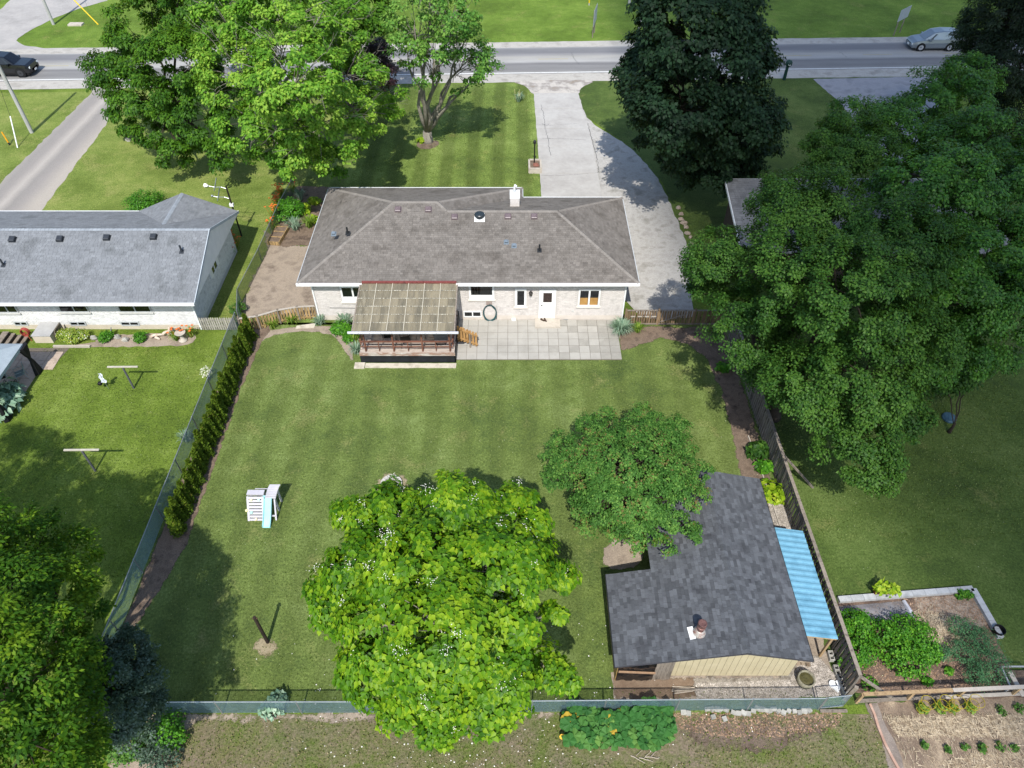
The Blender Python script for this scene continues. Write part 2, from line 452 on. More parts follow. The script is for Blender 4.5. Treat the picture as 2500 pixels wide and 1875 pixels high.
def blade_plant(name, label, cat, c, n, h, spread, lm, width=.03, group=None, flower=None, nf=0, fh=1.2, arch=1.0):
    c = V((c[0], c[1], 0)); g = random.Random(int(c.x * 91) + int(c.y * 53) + n)
    root = thing(name, label, cat, c, group)
    b = B()
    for i in range(n):
        a = g.uniform(0, 2 * PI); s = g.random() ** .6 * spread; L = h * g.uniform(.7, 1.15); w = width * g.uniform(.7, 1.2)
        d = V((math.cos(a), math.sin(a), 0)); sd = V((-d.y, d.x, 0)); o = c + d * spread * .25 * g.random()
        prof = [(0, 0), (.25 * s, .55 * L), (.6 * s, .85 * L), (1.0 * s, (.95 - .45 * arch * g.random()) * L)]
        ws = [w, w * 1.1, w * .8, w * .05]
        vs = []
        for (x, z), ww in zip(prof, ws):
            p = o + d * x + V((0, 0, z)); vs += [p - sd * ww / 2, p + sd * ww / 2]
        b.add(vs, [(0, 1, 3, 2), (2, 3, 5, 4), (4, 5, 7, 6)], min(1, max(0, g.gauss(.5, .25))))
    o = b.build('foliage', lm, root); o['kind'] = 'stuff'
    if flower:
        for i in range(nf):
            fb = B(); a = g.uniform(0, 2 * PI); s = spread * g.random() * .9; p = c + V((math.cos(a) * s, math.sin(a) * s, h * fh * g.uniform(.85, 1.15)))
            fb.tube([c + V((math.cos(a) * s * .3, math.sin(a) * s * .3, .1)), p], .006, 4)
            for k in range(6):
                t = k * PI / 3 + a; e = V((math.cos(t), math.sin(t), .45)); f = V((-math.sin(t), math.cos(t), 0)) * .03
                fb.add([p, p + e * .05 + f, p + e * .10, p + e * .05 - f], [(0, 1, 2, 3)])
            fb.build('flower', flower, root)
    return root
# ------------------------------------------------------------------ shared materials
mat('bark_brown', ['2e251c', '4a3d30'], 3, .9, .02, 25)
bark_grey = mat('bark_grey', ['6f6a60', '8f8a7d'], 3, .9, .02, 25, st=(1, 1, .3))
bark_dark = mat('bark_dark', ['262019', '3a3128'], 3, .9, .02, 25)
white_trim = mat('white_trim', ['d9dbda', 'e4e5e3'], 2, .45, 0, 40, spec=.4, fine=.03)
glass = mat('window_glass', ['0c1013', '14191c'], 1, .06, 0, 1, spec=.6, fine=0)
soffit = mat('soffit', ['b5b5b1', 'bfbfba'], 3, .7)
dark_metal = mat('dark_metal', ['17191b', '222426'], 4, .45, 0, 40, spec=.5)
black_mat = mat('black_rubber', ['0b0c0d', '141517'], 4, .6)
galv = mat('galvanised_steel', ['8d9496', 'a4aaab'], 6, .4, 0, 50, metal=.6)
concrete = mat('concrete', ['a59d90', 'b5ada0', '9a9287'], 1.2, .9, .004, 60)
old_wood = mat('weathered_wood', ['6d645a', '857b6f', '5a5249'], 1.5, .9, .006, 40, obj=.22, tone=.25, st=(4, 4, .6))
tan_wood = mat('tan_wood', ['8c7455', 'a58c69', '6f5b43'], 1.5, .85, .006, 40, obj=.25, tone=.25, st=(4, 4, .6))
stained_wood = mat('red_brown_wood', ['5c3d31', '744f40', '4b332a'], 2, .8, .004, 30, obj=.15)
block_grey = mat('concrete_block', ['918f88', 'a19f97', '807e77'], 2.5, .9, .006, 50, obj=.15)
soil = mat('bare_soil', ['83776a', '978a7a', '6e6257'], .8, .95, .02, 22, fine=.2)
mulch = mat('mulch', ['5e5044', '766657', '463b33'], 1.3, .95, .03, 26, fine=.3)
orange_petal = mat('orange_petal', ['c05a1c', 'cc702c'], 8, .6, tone=.1)
white_petal = mat('white_petal', ['e6e3dc', 'f0eee8'], 8, .6)
yellow_paint = mat('yellow_paint', ['d8b414', 'e2c01e'], 5, .5)

L_cat = leafmat('catalpa_leaf', '335f0c', '5a8814', '92b024', .40, .5, .25)
L_maple = leafmat('maple_leaf', '1d3b13', '2d501a', '486a25', .22, .55, .18)
L_maple2 = leafmat('maple_leaf_light', '264c16', '3a6820', '5c882c', .27, .5, .3)
L_dark = leafmat('dark_maple_leaf', '0f2014', '192e1c', '284028', .16, .6, .15)
L_wal = leafmat('walnut_leaf', '254a10', '3c6416', '5a8220', .32, .55, .2)
L_silver = leafmat('silver_maple_leaf', '3f6c1a', '64942a', '94b444', .36, .55, .2)
L_pale = leafmat('pale_maple_leaf', '3c6a2a', '5c8a38', '82a84c', .36, .55, .2)
L_plum = leafmat('crabapple_leaf', '2c521c', '487230', '6c9240', .28, .6, .15, accent='70643a')
L_loc = leafmat('locust_leaf', '264a0e', '3e6412', '6c881c', .28, .6, .15)
L_olive = leafmat('grey_green_leaf', '25382a', '3e5340', '66786a', .16, .6, .2)
L_pine = leafmat('pine_needle', '131f14', '1d2d1c', '2a3d26', .12, .6, .2)
L_purple = leafmat('purple_leaf', '1d1016', '2c1820', '3d242a', .2, .5, .3)
L_cedar = leafmat('cedar_foliage', '2c420f', '455c14', '66781f', .2, .7, .15, accent='6f6a30')
L_shrub = leafmat('shrub_leaf', '2c5a12', '437c1a', '66a028', .3, .5, .3)
L_lily = leafmat('lily_blade', '44661c', '6b8a2c', '9aac4c', .3, .5, .25)
L_iris = leafmat('iris_blade', '50705a', '7a947c', 'a3b49c', .25, .5, .25)
L_hosta = leafmat('hosta_leaf', '5c8014', '84a41c', 'aebf3c', .3, .5, .25)
L_hosta_b = leafmat('blue_hosta_leaf', '54745c', '7a9a80', 'a5bba0', .2, .5, .3)
L_squash = leafmat('squash_leaf', '244e24', '3a6a30', '6a8e42', .2, .6, .15, accent='b09434')
L_rasp = leafmat('raspberry_leaf', '2a5a12', '3f761a', '689a2a', .26, .5, .2)
L_fern = leafmat('asparagus_frond', '34583c', '46704a', '5c8658', .2, .7, .1)
L_daisy = leafmat('daisy_foliage', '5a7c28', '86a03c', 'c2c45c', .3, .6, .2, accent='f2f0e4')

G_base = grassmat('meadow_grass', '475620', '5c7028', '708038', '868048', .2)
G_front = grassmat('front_lawn_grass', '48582a', '5f7034', '748446', '8a864e', .2, .24, 2.05, 0, .4)
G_back = grassmat('back_lawn_grass', '48582e', '5d6c36', '6f7e48', '868254', .24, .10, 1.7, 0, .2)
G_left = grassmat('side_lawn_grass', '485a22', '5d7028', '72823c', '8a884c', .2, .06, 2.4, 0, .9)
G_dry = grassmat('dry_lawn_grass', '546428', '6a7a38', '808a48', '929058', .36)
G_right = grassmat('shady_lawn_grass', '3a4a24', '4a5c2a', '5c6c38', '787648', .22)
G_far = grassmat('verge_grass', '4a5e20', '5c742a', '708638', '84824c', .24)
G_rough = grassmat('patchy_grass', '445820', '5c6832', '6a6046', '786a5c', .66)

# ------------------------------------------------------------------ ground, road, drives, lawns
b = B(); b.add([(-700, -300, 0), (700, -300, 0), (700, 1100, 0), (-700, 1100, 0)], [(0, 1, 2, 3)]); struct('ground', b, G_base)
def road_y(x, k): return {'n0': 78.16, 'n1': 76.62, 's1': 70.34, 's0': 68.28}[k] + .0344 * x
def pg(*uv): return [P(u, v) for u, v in uv]
sheet('lawn', [(-16.55, 10.5), (12.95, 10.5), (12.95, 33.4), (6.5, 33.6), (-16.3, 33.6)], .004, G_back, 2, 0)
sheet('lawn', [(-16.2, 33.4), (2.3, 33.4), (2.0, 66), (1.7, 67.3), (.4, 68.2), (-15.8, 67.3)], .004, G_front, 2, 0)
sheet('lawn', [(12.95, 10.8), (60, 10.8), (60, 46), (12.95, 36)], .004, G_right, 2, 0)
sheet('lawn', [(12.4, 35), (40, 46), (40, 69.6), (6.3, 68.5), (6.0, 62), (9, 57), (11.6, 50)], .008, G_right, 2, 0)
sheet('lawn', [(-60, -5), (-16.6, -5), (-16.6, 33.2), (-60, 33.2)], .004, G_left, 2, 0)
sheet('lawn', [(-60, 33.2), (-16.2, 33.2), (-15.8, 67.0), (-60, 65.6)], .004, G_dry, 2, 0)
sheet('lawn', [(-90, 75.0), (90, 81.2), (90, 140), (-90, 140)], .004, G_far, 2, 0)
sheet('lawn', [(-14.5, -5), (14.2, -5), (14.2, 10.45), (-14.5, 10.45)], .004, G_rough, 2, 0)
# road surface: wheel paths worn darker, the crown and the joints paler
t = NT('asphalt'); p = t.pos(); sp = t.n('ShaderNodeSeparateXYZ', {0: p})
yy = t.math('MULTIPLY_ADD', sp.outputs[0], -.0344, sp.outputs[1])
wob = t.math('MULTIPLY', t.math('SUBTRACT', t.noise(t.stretch(p, (.15, 1, 1)), .8, 3), .5), .5)
lane = t.math('DIVIDE', t.math('SUBTRACT', t.math('ADD', yy, wob), 70.3), 6.4)
c = t.ramp(lane, [(0, '8c8b88'), (.07, '7c7b79'), (.14, '747372'), (.26, '7a7978'), (.34, '6e6d6d'), (.42, '9a9996'), (.60, '97958f'), (.68, '848382'), (.76, '6e6e70'), (.92, '737374'), (1, '8e8e8c')])
g = t.noise(p, 55, 2); big = t.noise(t.stretch(p, (.2, 1, 1)), 1.3, 4)
val = t.math('MULTIPLY', t.rng(g, .3, .7, .86, 1.14), t.rng(big, .3, .7, .92, 1.08))
t.bsdf(t.n('ShaderNodeVectorMath', {0: c, 'Scale': val}, operation='SCALE').outputs[0], .9, g, .004, 0, .2); asphalt = t.m
gravel_sh = mat('gravel_shoulder', ['9a968e', 'aaa69e', '8c8880'], .7, .95, .02, 30, fine=.18)
def strip(name, k0, k1, z, m, d0=0., d1=0.):
    return sheet(name, [(-110, road_y(-110, k0) + d0), (110, road_y(110, k0) + d0), (110, road_y(110, k1) + d1), (-110, road_y(-110, k1) + d1)], z, m, 1.2, .05 if 'line' not in name else 0)
strip('road_shoulder', 's0', 'n0', .012, gravel_sh)
strip('road', 's1', 'n1', .022, asphalt, -.25, 0)
wl = mat('road_paint', ['c9c9c4', 'd8d8d4', 'b8b8b4'], 3, .7, fine=.08)
b = B(); b.add([(-110, road_y(-110, 's1') - .07, .026), (110, road_y(110, 's1') - .07, .026), (110, road_y(110, 's1') + .09, .026), (-110, road_y(-110, 's1') + .09, .026)], [(0, 1, 2, 3)]); struct('road_line', b, wl)
b = B()
for i in range(26):
    x = -104 + i * 8.2
    y = 73.6 + .0344 * x
    b.add([(x, y - .05, .026), (x + 3, y + .05, .026), (x + 3, y + .15, .026), (x, y + .05, .026)], [(0, 1, 2, 3)])
struct('centre_line', b, mat('worn_yellow_paint', ['a39660', '97907a'], 4, .8))
# main drive: concrete poured in bays with open joints, gravel widening on the east
def conc(name, c):
    t = NT(name); p = t.pos()
    f = t.noise(p, .35, 5, .65); g = t.noise(p, 50, 2); mid = t.noise(p, 3, 4)
    k = t.ramp(f, [(.35, c[0]), (.5, c[1]), (.65, c[2])])
    val = t.math('MULTIPLY', t.rng(g, .3, .7, .92, 1.08), t.rng(mid, .3, .7, .94, 1.06))
    return t.bsdf(t.n('ShaderNodeVectorMath', {0: k, 'Scale': val}, operation='SCALE').outputs[0], .92, g, .003, 0, .15)
drive_m = conc('pale_drive_concrete', ['9c9994', 'a6a39e', 'acaaa5']); grav_m = mat('pale_drive_gravel', ['96938d', 'a9a6a0', '8a877f'], 1.1, .95, .02, 24, fine=.16)
wid = smoothpts(pg((1412, 228), (1432, 297), (1520, 345), (1590, 410), (1630, 480), (1662, 560), (1695, 640), (1690, 760)) + [(11.2, 33.9), (6.9, 33.9), (6.9, 43), (2.3, 43), (2.4, 47), (2.0, 65.7), (6.0, 66)], 2)
sheet('driveway', wid, .016, grav_m, .4, .07, 4)
bays = [65.9, 62.7, 58.9, 55.8, 51.4, 47.6, 43.6]
for i in range(len(bays) - 1):
    y1, y0 = bays[i] - .02, bays[i + 1] + .02
    xr = [6.1, 6.3, 6.55, 6.65, 6.7, 6.75, 6.8]
    ol = outline([(2.0 + .012 * (66 - y0), y0), (xr[i + 1], y0), (xr[i], y1), (2.0 + .012 * (66 - y1), y1)], .6, .025, i)
    b = B(); b.prism(ol, .0, .034 + .002 * (i % 2)); struct('drive_slab', b, drive_m)
sheet('driveway', smoothpts([(1.9, 65.2), (6.2, 65.2), (6.4, 67.2), (8.5, 68.9), (-.5, 68.6), (1.5, 67.4)], 2), .019, mat('worn_apron', ['a59f96', 'b3ada4', '8f8a84', '857a6c'], .9, .95, .01, 30), .4, .05, 8)
b = B(); g = random.Random(3)
for pts in ([(1308, 304), (1345, 306), (1408, 301)], [(1312, 339), (1370, 338), (1430, 342)], [(1320, 428), (1370, 428), (1430, 424), (1462, 420)], [(1436, 300), (1446, 345), (1458, 390), (1463, 420)], [(1395, 128), (1400, 140), (1412, 156)], [(1660, 150), (1480, 157), (1360, 158)], [(2050, 126), (2068, 140)], [(1321, 255), (1328, 290), (1335, 330), (1345, 380)], [(1322, 302), (1335, 306), (1345, 300)], [(1318, 340), (1335, 337), (1350, 339)]):
    q = [P(u, v, .0365) for u, v in pts]
    for a, e in zip(q[:-1], q[1:]):
        n = 6
        for k in range(n):
            s = a.lerp(e, k / n) + V((g.uniform(-.07, .07), 0, 0)); f = a.lerp(e, (k + 1) / n) + V((g.uniform(-.07, .07), 0, 0))
            b.add([s + V((-.015, -.01, 0)), s + V((.015, .01, 0)), f + V((.015, .01, 0)), f + V((-.015, -.01, 0))], [(0, 1, 2, 3)])
b.build('drive_crack', dark_metal, kind='structure')
# neighbour's gravel drive, far drive, east neighbour's drive
t = NT('track_gravel'); p = t.pos()
sp = t.n('ShaderNodeSeparateXYZ', {0: p})
dx = t.math('SUBTRACT', sp.outputs[0], t.math('MULTIPLY_ADD', sp.outputs[1], .035, -41.3))
tr = t.ramp(t.math('ADD', t.math('DIVIDE', dx, 4.6), t.math('MULTIPLY', t.noise(p, .6, 3), .1)), [(0, '9a948a'), (.2, '87837e'), (.32, '8b8681'), (.47, 'a39d95'), (.62, '86827d'), (.75, '8c8782'), (1, 'a19a90')])
g = t.noise(p, 26, 3)
t.bsdf(t.n('ShaderNodeVectorMath', {0: tr, 'Scale': t.rng(g, .3, .7, .82, 1.18)}, operation='SCALE').outputs[0], .95, g, .02, 0, .15); track_m = t.m
sheet('gravel_drive', pg((0, 448), (225, 225), (222, 216), (290, 216), (285, 260), (262, 300), (90, 530), (-60, 700), (-400, 900)), .009, track_m, .5, .09, 6)
far_m = conc('pale_far_drive', ['918e8a', '9c9995', 'a4a09b'])
sheet('far_driveway', pg((-300, 122), (-40, 114), (-40, 60), (60, -30), (300, -60), (262, 2), (190, 22), (120, 50), (60, 82), (38, 100), (60, 112), (140, 121)), .017, far_m, .6, .08, 7)
sheet('side_driveway', pg((1985, 193), (2300, 186), (2300, 420), (2180, 420), (2055, 255)), .014, mat('old_asphalt', ['86868a', '929295', '7a7a7e'], .7, .95, .006, 40), .5, .06, 9)
# bare soil, mulch and beds
sheet('bare_soil', pg((640, 560), (700, 590), (745, 600)) + [V((-11.7, 42.5)), V((-11.7, 33.9))] + pg((650, 770), (590, 790), (575, 775), (612, 690), (650, 610)), .010, soil, .3, .12, 11, .3)
sheet('garden_bed', pg((690, 480), (720, 455), (800, 455), (800, 520), (760, 600), (690, 605), (660, 585), (668, 540)), .013, mulch, .3, .10, 12, .2)
sheet('garden_bed', smoothpts(pg((590, 830), (640, 805), (765, 795), (855, 800), (868, 890), (850, 870), (825, 825), (770, 808), (690, 815), (640, 830), (612, 870)), 2), .011, soil, .3, .08, 13, .12)
sheet('garden_bed', [(-16.0, 13.5), (-15.5, 15.4), (-15.0, 17.6), (-15.0, 22), (-15.05, 28), (-14.9, 31.8), (-14.4, 33.3), (-16.4, 33.3), (-16.4, 13.2)], .012, mulch, .3, .07, 14, .15)
sheet('garden_bed', [(9.9, 33.2), (12.9, 33.2), (12.9, 17.4), (11.3, 17.6), (11.4, 21), (11.5, 24), (11.6, 28), (11.2, 30.5), (10.4, 31.6), (8.9, 32.2), (7.3, 31.4), (6.4, 31.0), (6.3, 33.3)], .011, mulch, .3, .08, 15, .2)
sheet('garden_bed', smoothpts(pg((1012, 352), (1030, 345), (1065, 342), (1075, 350), (1062, 362), (1030, 366)), 2), .012, mulch, .25, .05, 16)
sheet('bare_patch', smoothpts(pg((622, 1560), (660, 1555), (682, 1575), (672, 1600), (640, 1608), (618, 1590)), 2), .010, mat('dry_soil', ['857a60', '968a70', '766c50'], 2, .95, .02, 30), .2, .05, 17, .3)
sheet('bare_patch', smoothpts(pg((1475, 1320), (1560, 1308), (1575, 1385), (1470, 1395)), 1), .010, soil, .25, .05, 18, .12)
sheet('bare_soil', pg((1490, 1655), (1700, 1655), (1720, 1703), (1505, 1708)), .012, mat('dark_soil', ['6a5848', '7c6a58', '584838'], 1, .95, .02, 25), .25, .06, 19, .2)
sheet('bare_soil', [(4.0, 11.0), (11.3, 11.0), (11.3, 12.2), (12.95, 12.2), (12.95, 17.7), (11.0, 17.7), (11.0, 12.1), (4.0, 12.1)], .0115, soil, .25, .04, 29)
pebble = mat('pale_gravel', ['6f685e', '8c857a', '5a5248'], 3, .95, .02, 20, tone=.45, fine=.3)
sheet('gravel_bed', pg((1690, 1655), (1910, 1650), (1935, 1600), (2000, 1600), (2075, 1690), (2060, 1700), (1700, 1706)), .013, pebble, .25, .06, 20, .2)
sheet('gravel_bed', pg((1872, 1222), (1912, 1215), (1940, 1300), (1895, 1300)), .014, pebble, .25, .03, 21)
sheet('mulch_strip', smoothpts(pg((1640, 1740), (2060, 1738), (2050, 1790), (1980, 1800), (1900, 1850), (1750, 1840), (1660, 1800)), 2), .010, mat('rough_mulch', ['5a4c42', '6a5c50', '5c5a3e'], 1.5, .95, .03, 22, fine=.25), .25, .12, 22, .9)
sheet('bare_soil', pg((300, 1740), (700, 1742), (1400, 1740), (1400, 1756), (900, 1765), (480, 1760), (440, 1800), (400, 1900), (250, 1900)), .008, soil, .25, .10, 23, .3)
# kitchen garden, straw bed
sheet('garden_bed', pg((2045, 1465), (2375, 1440), (2530, 1760), (2075, 1690)), .010, mat('garden_soil', ['5a4a40', '6f5d50', '4a3c34'], 1.0, .95, .03, 24, fine=.3), .3, .05, 24)
sheet('garden_path', pg((2110, 1715), (2160, 1712), (2215, 1860), (2240, 1960), (2190, 1960), (2150, 1800)), .010, mat('grey_soil', ['7a7068', '877c72', '6a6058'], 1, .95, .02, 25), .25, .04, 25, .12)
sheet('straw_bed', pg((2140, 1715), (2560, 1700), (2560, 1990), (2240, 1990), (2200, 1850)), .013, mat('straw_mulch', ['64554a', '7d6d5c', 'a4937c'], 1.1, .95, .03, 30, fine=.25, st=(1, .5, 1)), .3, .05, 26)
sheet('mulched_corner', pg((2228, 1455), (2375, 1447), (2420, 1530), (2340, 1545), (2230, 1525)), .014, mat('wood_chips', ['6f6052', '8c7c6c', '9c8e7e'], 4, .95, .03, 20, fine=.3), .25, .06, 27, .3)

# ------------------------------------------------------------------ roofs of separate shingles
def clip(poly, rect):
    x0, x1, y0, y1 = rect
    for ax, lim, sg in ((0, x0, 1), (0, x1, -1), (1, y0, 1), (1, y1, -1)):
        out = []
        for i, a in enumerate(poly):
            c = poly[(i + 1) % len(poly)]
            da, dc = sg * (a[ax] - lim), sg * (c[ax] - lim)
            if da >= 0: out.append(a)
            if (da > 0 and dc < 0) or (da < 0 and dc > 0):
                t = da / (da - dc); out.append((a[0] + (c[0] - a[0]) * t, a[1] + (c[1] - a[1]) * t))
        poly = out
        if not poly: return []
    return poly
def area2(p): return sum(p[i][0] * p[(i + 1) % len(p)][1] - p[(i + 1) % len(p)][0] * p[i][1] for i in range(len(p))) / 2
def shingle_slope(o, ud, vd, poly, expo=.14, wid=(.15, .32), contrast=1.0, seed=0, lam=False):
    """Tabs cut from one roof plane; returns (vertices, faces, tone, size) of each."""
    g = random.Random(seed); o, ud, vd = V(o), V(ud).normalized(), V(vd).normalized(); nd = ud.cross(vd)
    if area2(poly) < 0: poly = poly[::-1]
    u0, u1 = min(p[0] for p in poly), max(p[0] for p in poly); v1 = max(p[1] for p in poly); res = []
    row = 0; v = min(p[1] for p in poly)
    while v < v1:
        u = u0 - g.uniform(0, .3)
        while u < u1:
            w = g.uniform(*wid)
            q = clip(poly, (u, u + w - .008, v, min(v + expo + .012, v1)))
            if len(q) >= 3 and abs(area2(q)) > .002:
                th = .016 if not lam or g.random() < .5 else .028
                tone = g.gauss(0, .5) * contrast if not lam else g.choice([-.8, -.5, -.2, .1, .4, .8]) * contrast
                vs = [o + ud * a + vd * c + nd * (th * (1 - .6 * (c - v) / expo) + .004) for a, c in q] + [o + ud * a + vd * c - nd * .004 for a, c in q]
                n = len(q)
                res.append((vs, [tuple(range(n))] + [(i, n + i, n + (i + 1) % n, (i + 1) % n) for i in range(n)], tone, abs(area2(q))))
            u += w
        v += expo; row += 1
    return res
def lay(res, m, parent, single=0, name='shingle'):
    """The `single` largest tabs as parts of their own, the rest joined as one part of kind stuff."""
    res = sorted(res, key=lambda r: -r[3])
    for vs, fs, tn, a in res[:single]:
        B().add(vs, fs, tn).build(name, m, parent, vs[0])
    b = B()
    for vs, fs, tn, a in res[single:]: b.add(vs, fs, tn)
    b.build('shingle_field', m, parent, kind='stuff')
def caps(p, q, m, parent, w=.26, step=.2, name='cap_shingle', seed=0, down=.06):
    """Overlapping hip or ridge caps, one part each."""
    p, q = V(p), V(q); d = (q - p); L = d.length; d.normalize(); s = d.cross(V((0, 0, 1))).normalized(); n = s.cross(d); g = random.Random(seed)
    for i in range(int(L / step)):
        a = p + d * (i * step); e = a + d * (step + .06)
        vs = []
        for pt, lift in ((a, .045), (e, .028)):
            vs += [pt - s * w / 2 - n * down + n * lift, pt + n * (lift + .012), pt + s * w / 2 - n * down + n * lift]
        vs += [a - s * w / 2 - n * down, a, a + s * w / 2 - n * down]
        B().add(vs, [(0, 1, 4, 3), (1, 2, 5, 4), (6, 7, 1, 0), (7, 8, 2, 1)], g.gauss(.1, .4)).build(name, m, parent, a)
def bricks(parent, axis, a0, a1, z0, z1, pl, out, m, holes=(), bl=.2, bh=.065, seed=0, skip=None):
    """A face of laid bricks standing proud of the mortar; joined (each is about 8 x 2 px in the photograph)."""
    g = random.Random(seed); b = B(); z = z0; r = 0
    while z < z1 - .03:
        a = a0 - (bl + .01) * .5 * (r % 2); zt = min(z + bh, z1)
        while a < a1:
            s, e = max(a, a0), min(a + bl, a1)
            if e - s > .03 and not any(h[0] - .02 < e and s < h[1] + .02 and h[2] - .01 < zt and z < h[3] + .01 for h in holes) and not (skip and skip(s, e, zt)):
                p = out * g.uniform(.006, .011); lo, hi = min(pl, pl + p), max(pl, pl + p)
                (b.box(s, e, lo, hi, z, zt, g.gauss(0, .4)) if axis == 'x' else b.box(lo, hi, s, e, z, zt, g.gauss(0, .4)))
            a += bl + .01
        z += bh + .01; r += 1
    b.build('brick_courses', m, parent, kind='stuff')
def window(parent, x0, x1, z0, z1, y, n=2, fr=.07, sill=None, frame=None, blind=None, dirn=-1, fixed=.05, lowbar=0):
    """Window in a wall facing south (dirn -1): frame with its panes and sill as sub-parts."""
    frame = frame or white_trim; f = y + dirn * .05; lo, hi = min(y, f), max(y, f)
    b = B(); b.box(x0, x1, lo, hi, z1 - fr, z1); b.box(x0, x1, lo, hi, z0, z0 + fr + lowbar); b.box(x0, x0 + fr, lo, hi, z0 + fr + lowbar, z1 - fr); b.box(x1 - fr, x1, lo, hi, z0 + fr + lowbar, z1 - fr)
    w = (x1 - x0 - fr) / n
    for i in range(1, n): b.box(x0 + i * w - .0, x0 + i * w + fr, lo, hi, z0 + fr + lowbar, z1 - fr)
    o = b.build('window', frame, parent)
    for i in range(n):
        px0, px1 = x0 + i * w + fr, x0 + (i + 1) * w
        B().box(px0, px1, y + dirn * .012, y + dirn * .018, z0 + fr + lowbar, z1 - fr).build('pane', glass, o)
        if blind: B().box(px0 + .02, px1 - .02, y + dirn * .019, y + dirn * .022, z0 + fr, z0 + fr + (z1 - z0) * .42).build('blind', blind, o)
    if sill: B().box(x0 - .08, x1 + .08, y + dirn * .10, y, z0 - .09, z0 - .004).build('sill', sill, o)
    return o
# ------------------------------------------------------------------ main brick house
brick_m = mat('pale_brick', ['c0bab5', 'cac5c0', 'b5b0ab'], 3, .9, .003, 60, tone=.10)
mortar_m = mat('mortar', ['b4afaa', 'bdb8b3'], 3, .95, .002, 50)
sh_main = mat('grey_brown_shingle', ['65605a', '706b65', '5c5751'], .7, .95, .003, 60, tone=.19, fine=.12)
sh_cap = mat('pale_cap_shingle', ['746f69', '7e7973'], 2, .95, .003, 60, tone=.12)
under = mat('roof_underlay', ['3a3836', '44413e'], 3, .95)
house = thing('brick_house', 'pale brick bungalow with long grey-brown hipped shingle roof above the patio', 'house', (-2.5, 38.4, 0))
Y0, Y1, Y2 = 33.85, 43.2, 42.0
b = B(); b.box(-11.8, 6.74, Y0, Y2, 0, 3.1); b.box(-11.8, .15, Y2, Y1, 0, 3.1); b.build('wall', mortar_m, house)
WIN = [(-10.15, -8.72, 1.45, 2.62), (-9.25, -8.1, .35, .85), (-2.55, -1.05, 1.62, 2.72), (-2.95, -1.85, .25, .72), (.18, .86, 1.05, 2.42), (3.95, 5.25, 1.10, 2.40), (1.62, 2.62, .0, 2.36)]
bricks(house, 'x', -11.78, 6.72, .38, 3.08, Y0, -1, brick_m, WIN, seed=1)
bricks(house, 'y', Y0, Y2, .3, 3.08, 6.74, 1, brick_m, seed=2)
bricks(house, 'y', Y0, Y1, .3, 3.08, -11.8, -1, brick_m, seed=3)
b = B(); b.box(-11.81, 6.75, Y0 - .011, Y0, 0, .37); b.build('foundation', mat('painted_foundation', ['bdb4aa', 'c8c0b6'], 2, .9, .003, 50), house)
cs_ = mat('cream_sill', ['c9c2b8', 'd3ccc2'], 3, .8)
window(house, *WIN[0], Y0, 2, .1, cs_, lowbar=.28); window(house, *WIN[1], Y0, 2, .06)
window(house, *WIN[2], Y0, 1, .12, cs_, lowbar=.22); window(house, *WIN[3], Y0, 2, .07)
window(house, *WIN[4], Y0, 1, .13, cs_); window(house, *WIN[5], Y0, 2, .1, cs_, blind=mat('amber_blind', ['9a7440', 'b08a50'], 4, .7))
# door
b = B(); b.box(1.62, 1.71, Y0 - .05, Y0, .18, 2.36); b.box(2.53, 2.62, Y0 - .05, Y0, .18, 2.36); b.box(1.71, 2.53, Y0 - .05, Y0, 2.27, 2.36); b.build('door_frame', white_trim, house)
d = B().box(1.71, 2.53, Y0 - .03, Y0, .18, 2.27).build('door', mat('white_door_paint', ['e0e0de', 'e8e8e6'], 2, .35, fine=.02), house)
B().box(1.86, 2.38, Y0 - .036, Y0 - .031, 1.42, 2.12).build('pane', mat('door_glass', ['241c1a', '3a2c28'], 6, .08, spec=.6), d)
b = B(); b.lathe((1.79, Y0 - .08, 1.22), [(.0, -.05), (.035, -.04), (.035, .0), (.02, .05)], 10, axis='y'); b.build('handle', dark_metal, d)
# wall lamp, meters and vents
lamp = B().box(1.05, 1.17, Y0 - .03, Y0 - .01, 1.95, 2.25).build('wall_lamp', dark_metal, house)
b = B(); b.lathe((1.11, Y0 - .13, 1.98), [(.03, 0), (.09, .05), (.10, .22), (.13, .24), (.03, .34), (.02, .38)], 8); b.build('lantern', mat('smoked_lantern', ['2a2724', '4a4640'], 8, .25), lamp)
B().box(-1.55, -1.20, Y0 - .10, Y0 - .012, 1.28, 1.55).build('hose_reel_bracket', mat('taupe_box', ['8f8078', '9c8d85'], 4, .7), house)
B().box(-.02, .22, Y0 - .14, Y0 - .032, .02, .16).build('vent_hood', white_trim, house)
B().box(3.62, 3.76, Y0 - .06, Y0 - .012, .68, .8).build('outlet_box', soffit, house)
B().box(3.15, 3.45, Y0 - .06, Y0 - .032, .02, .08).build('floor_vent', galv, house)
b = B(); b.tube([(-11.0, Y0 - .03, .98), (-10.0, Y0 - .03, .97), (-8.7, Y0 - .03, .93)], .018, 5); b.build('wall_cable', dark_metal, house)
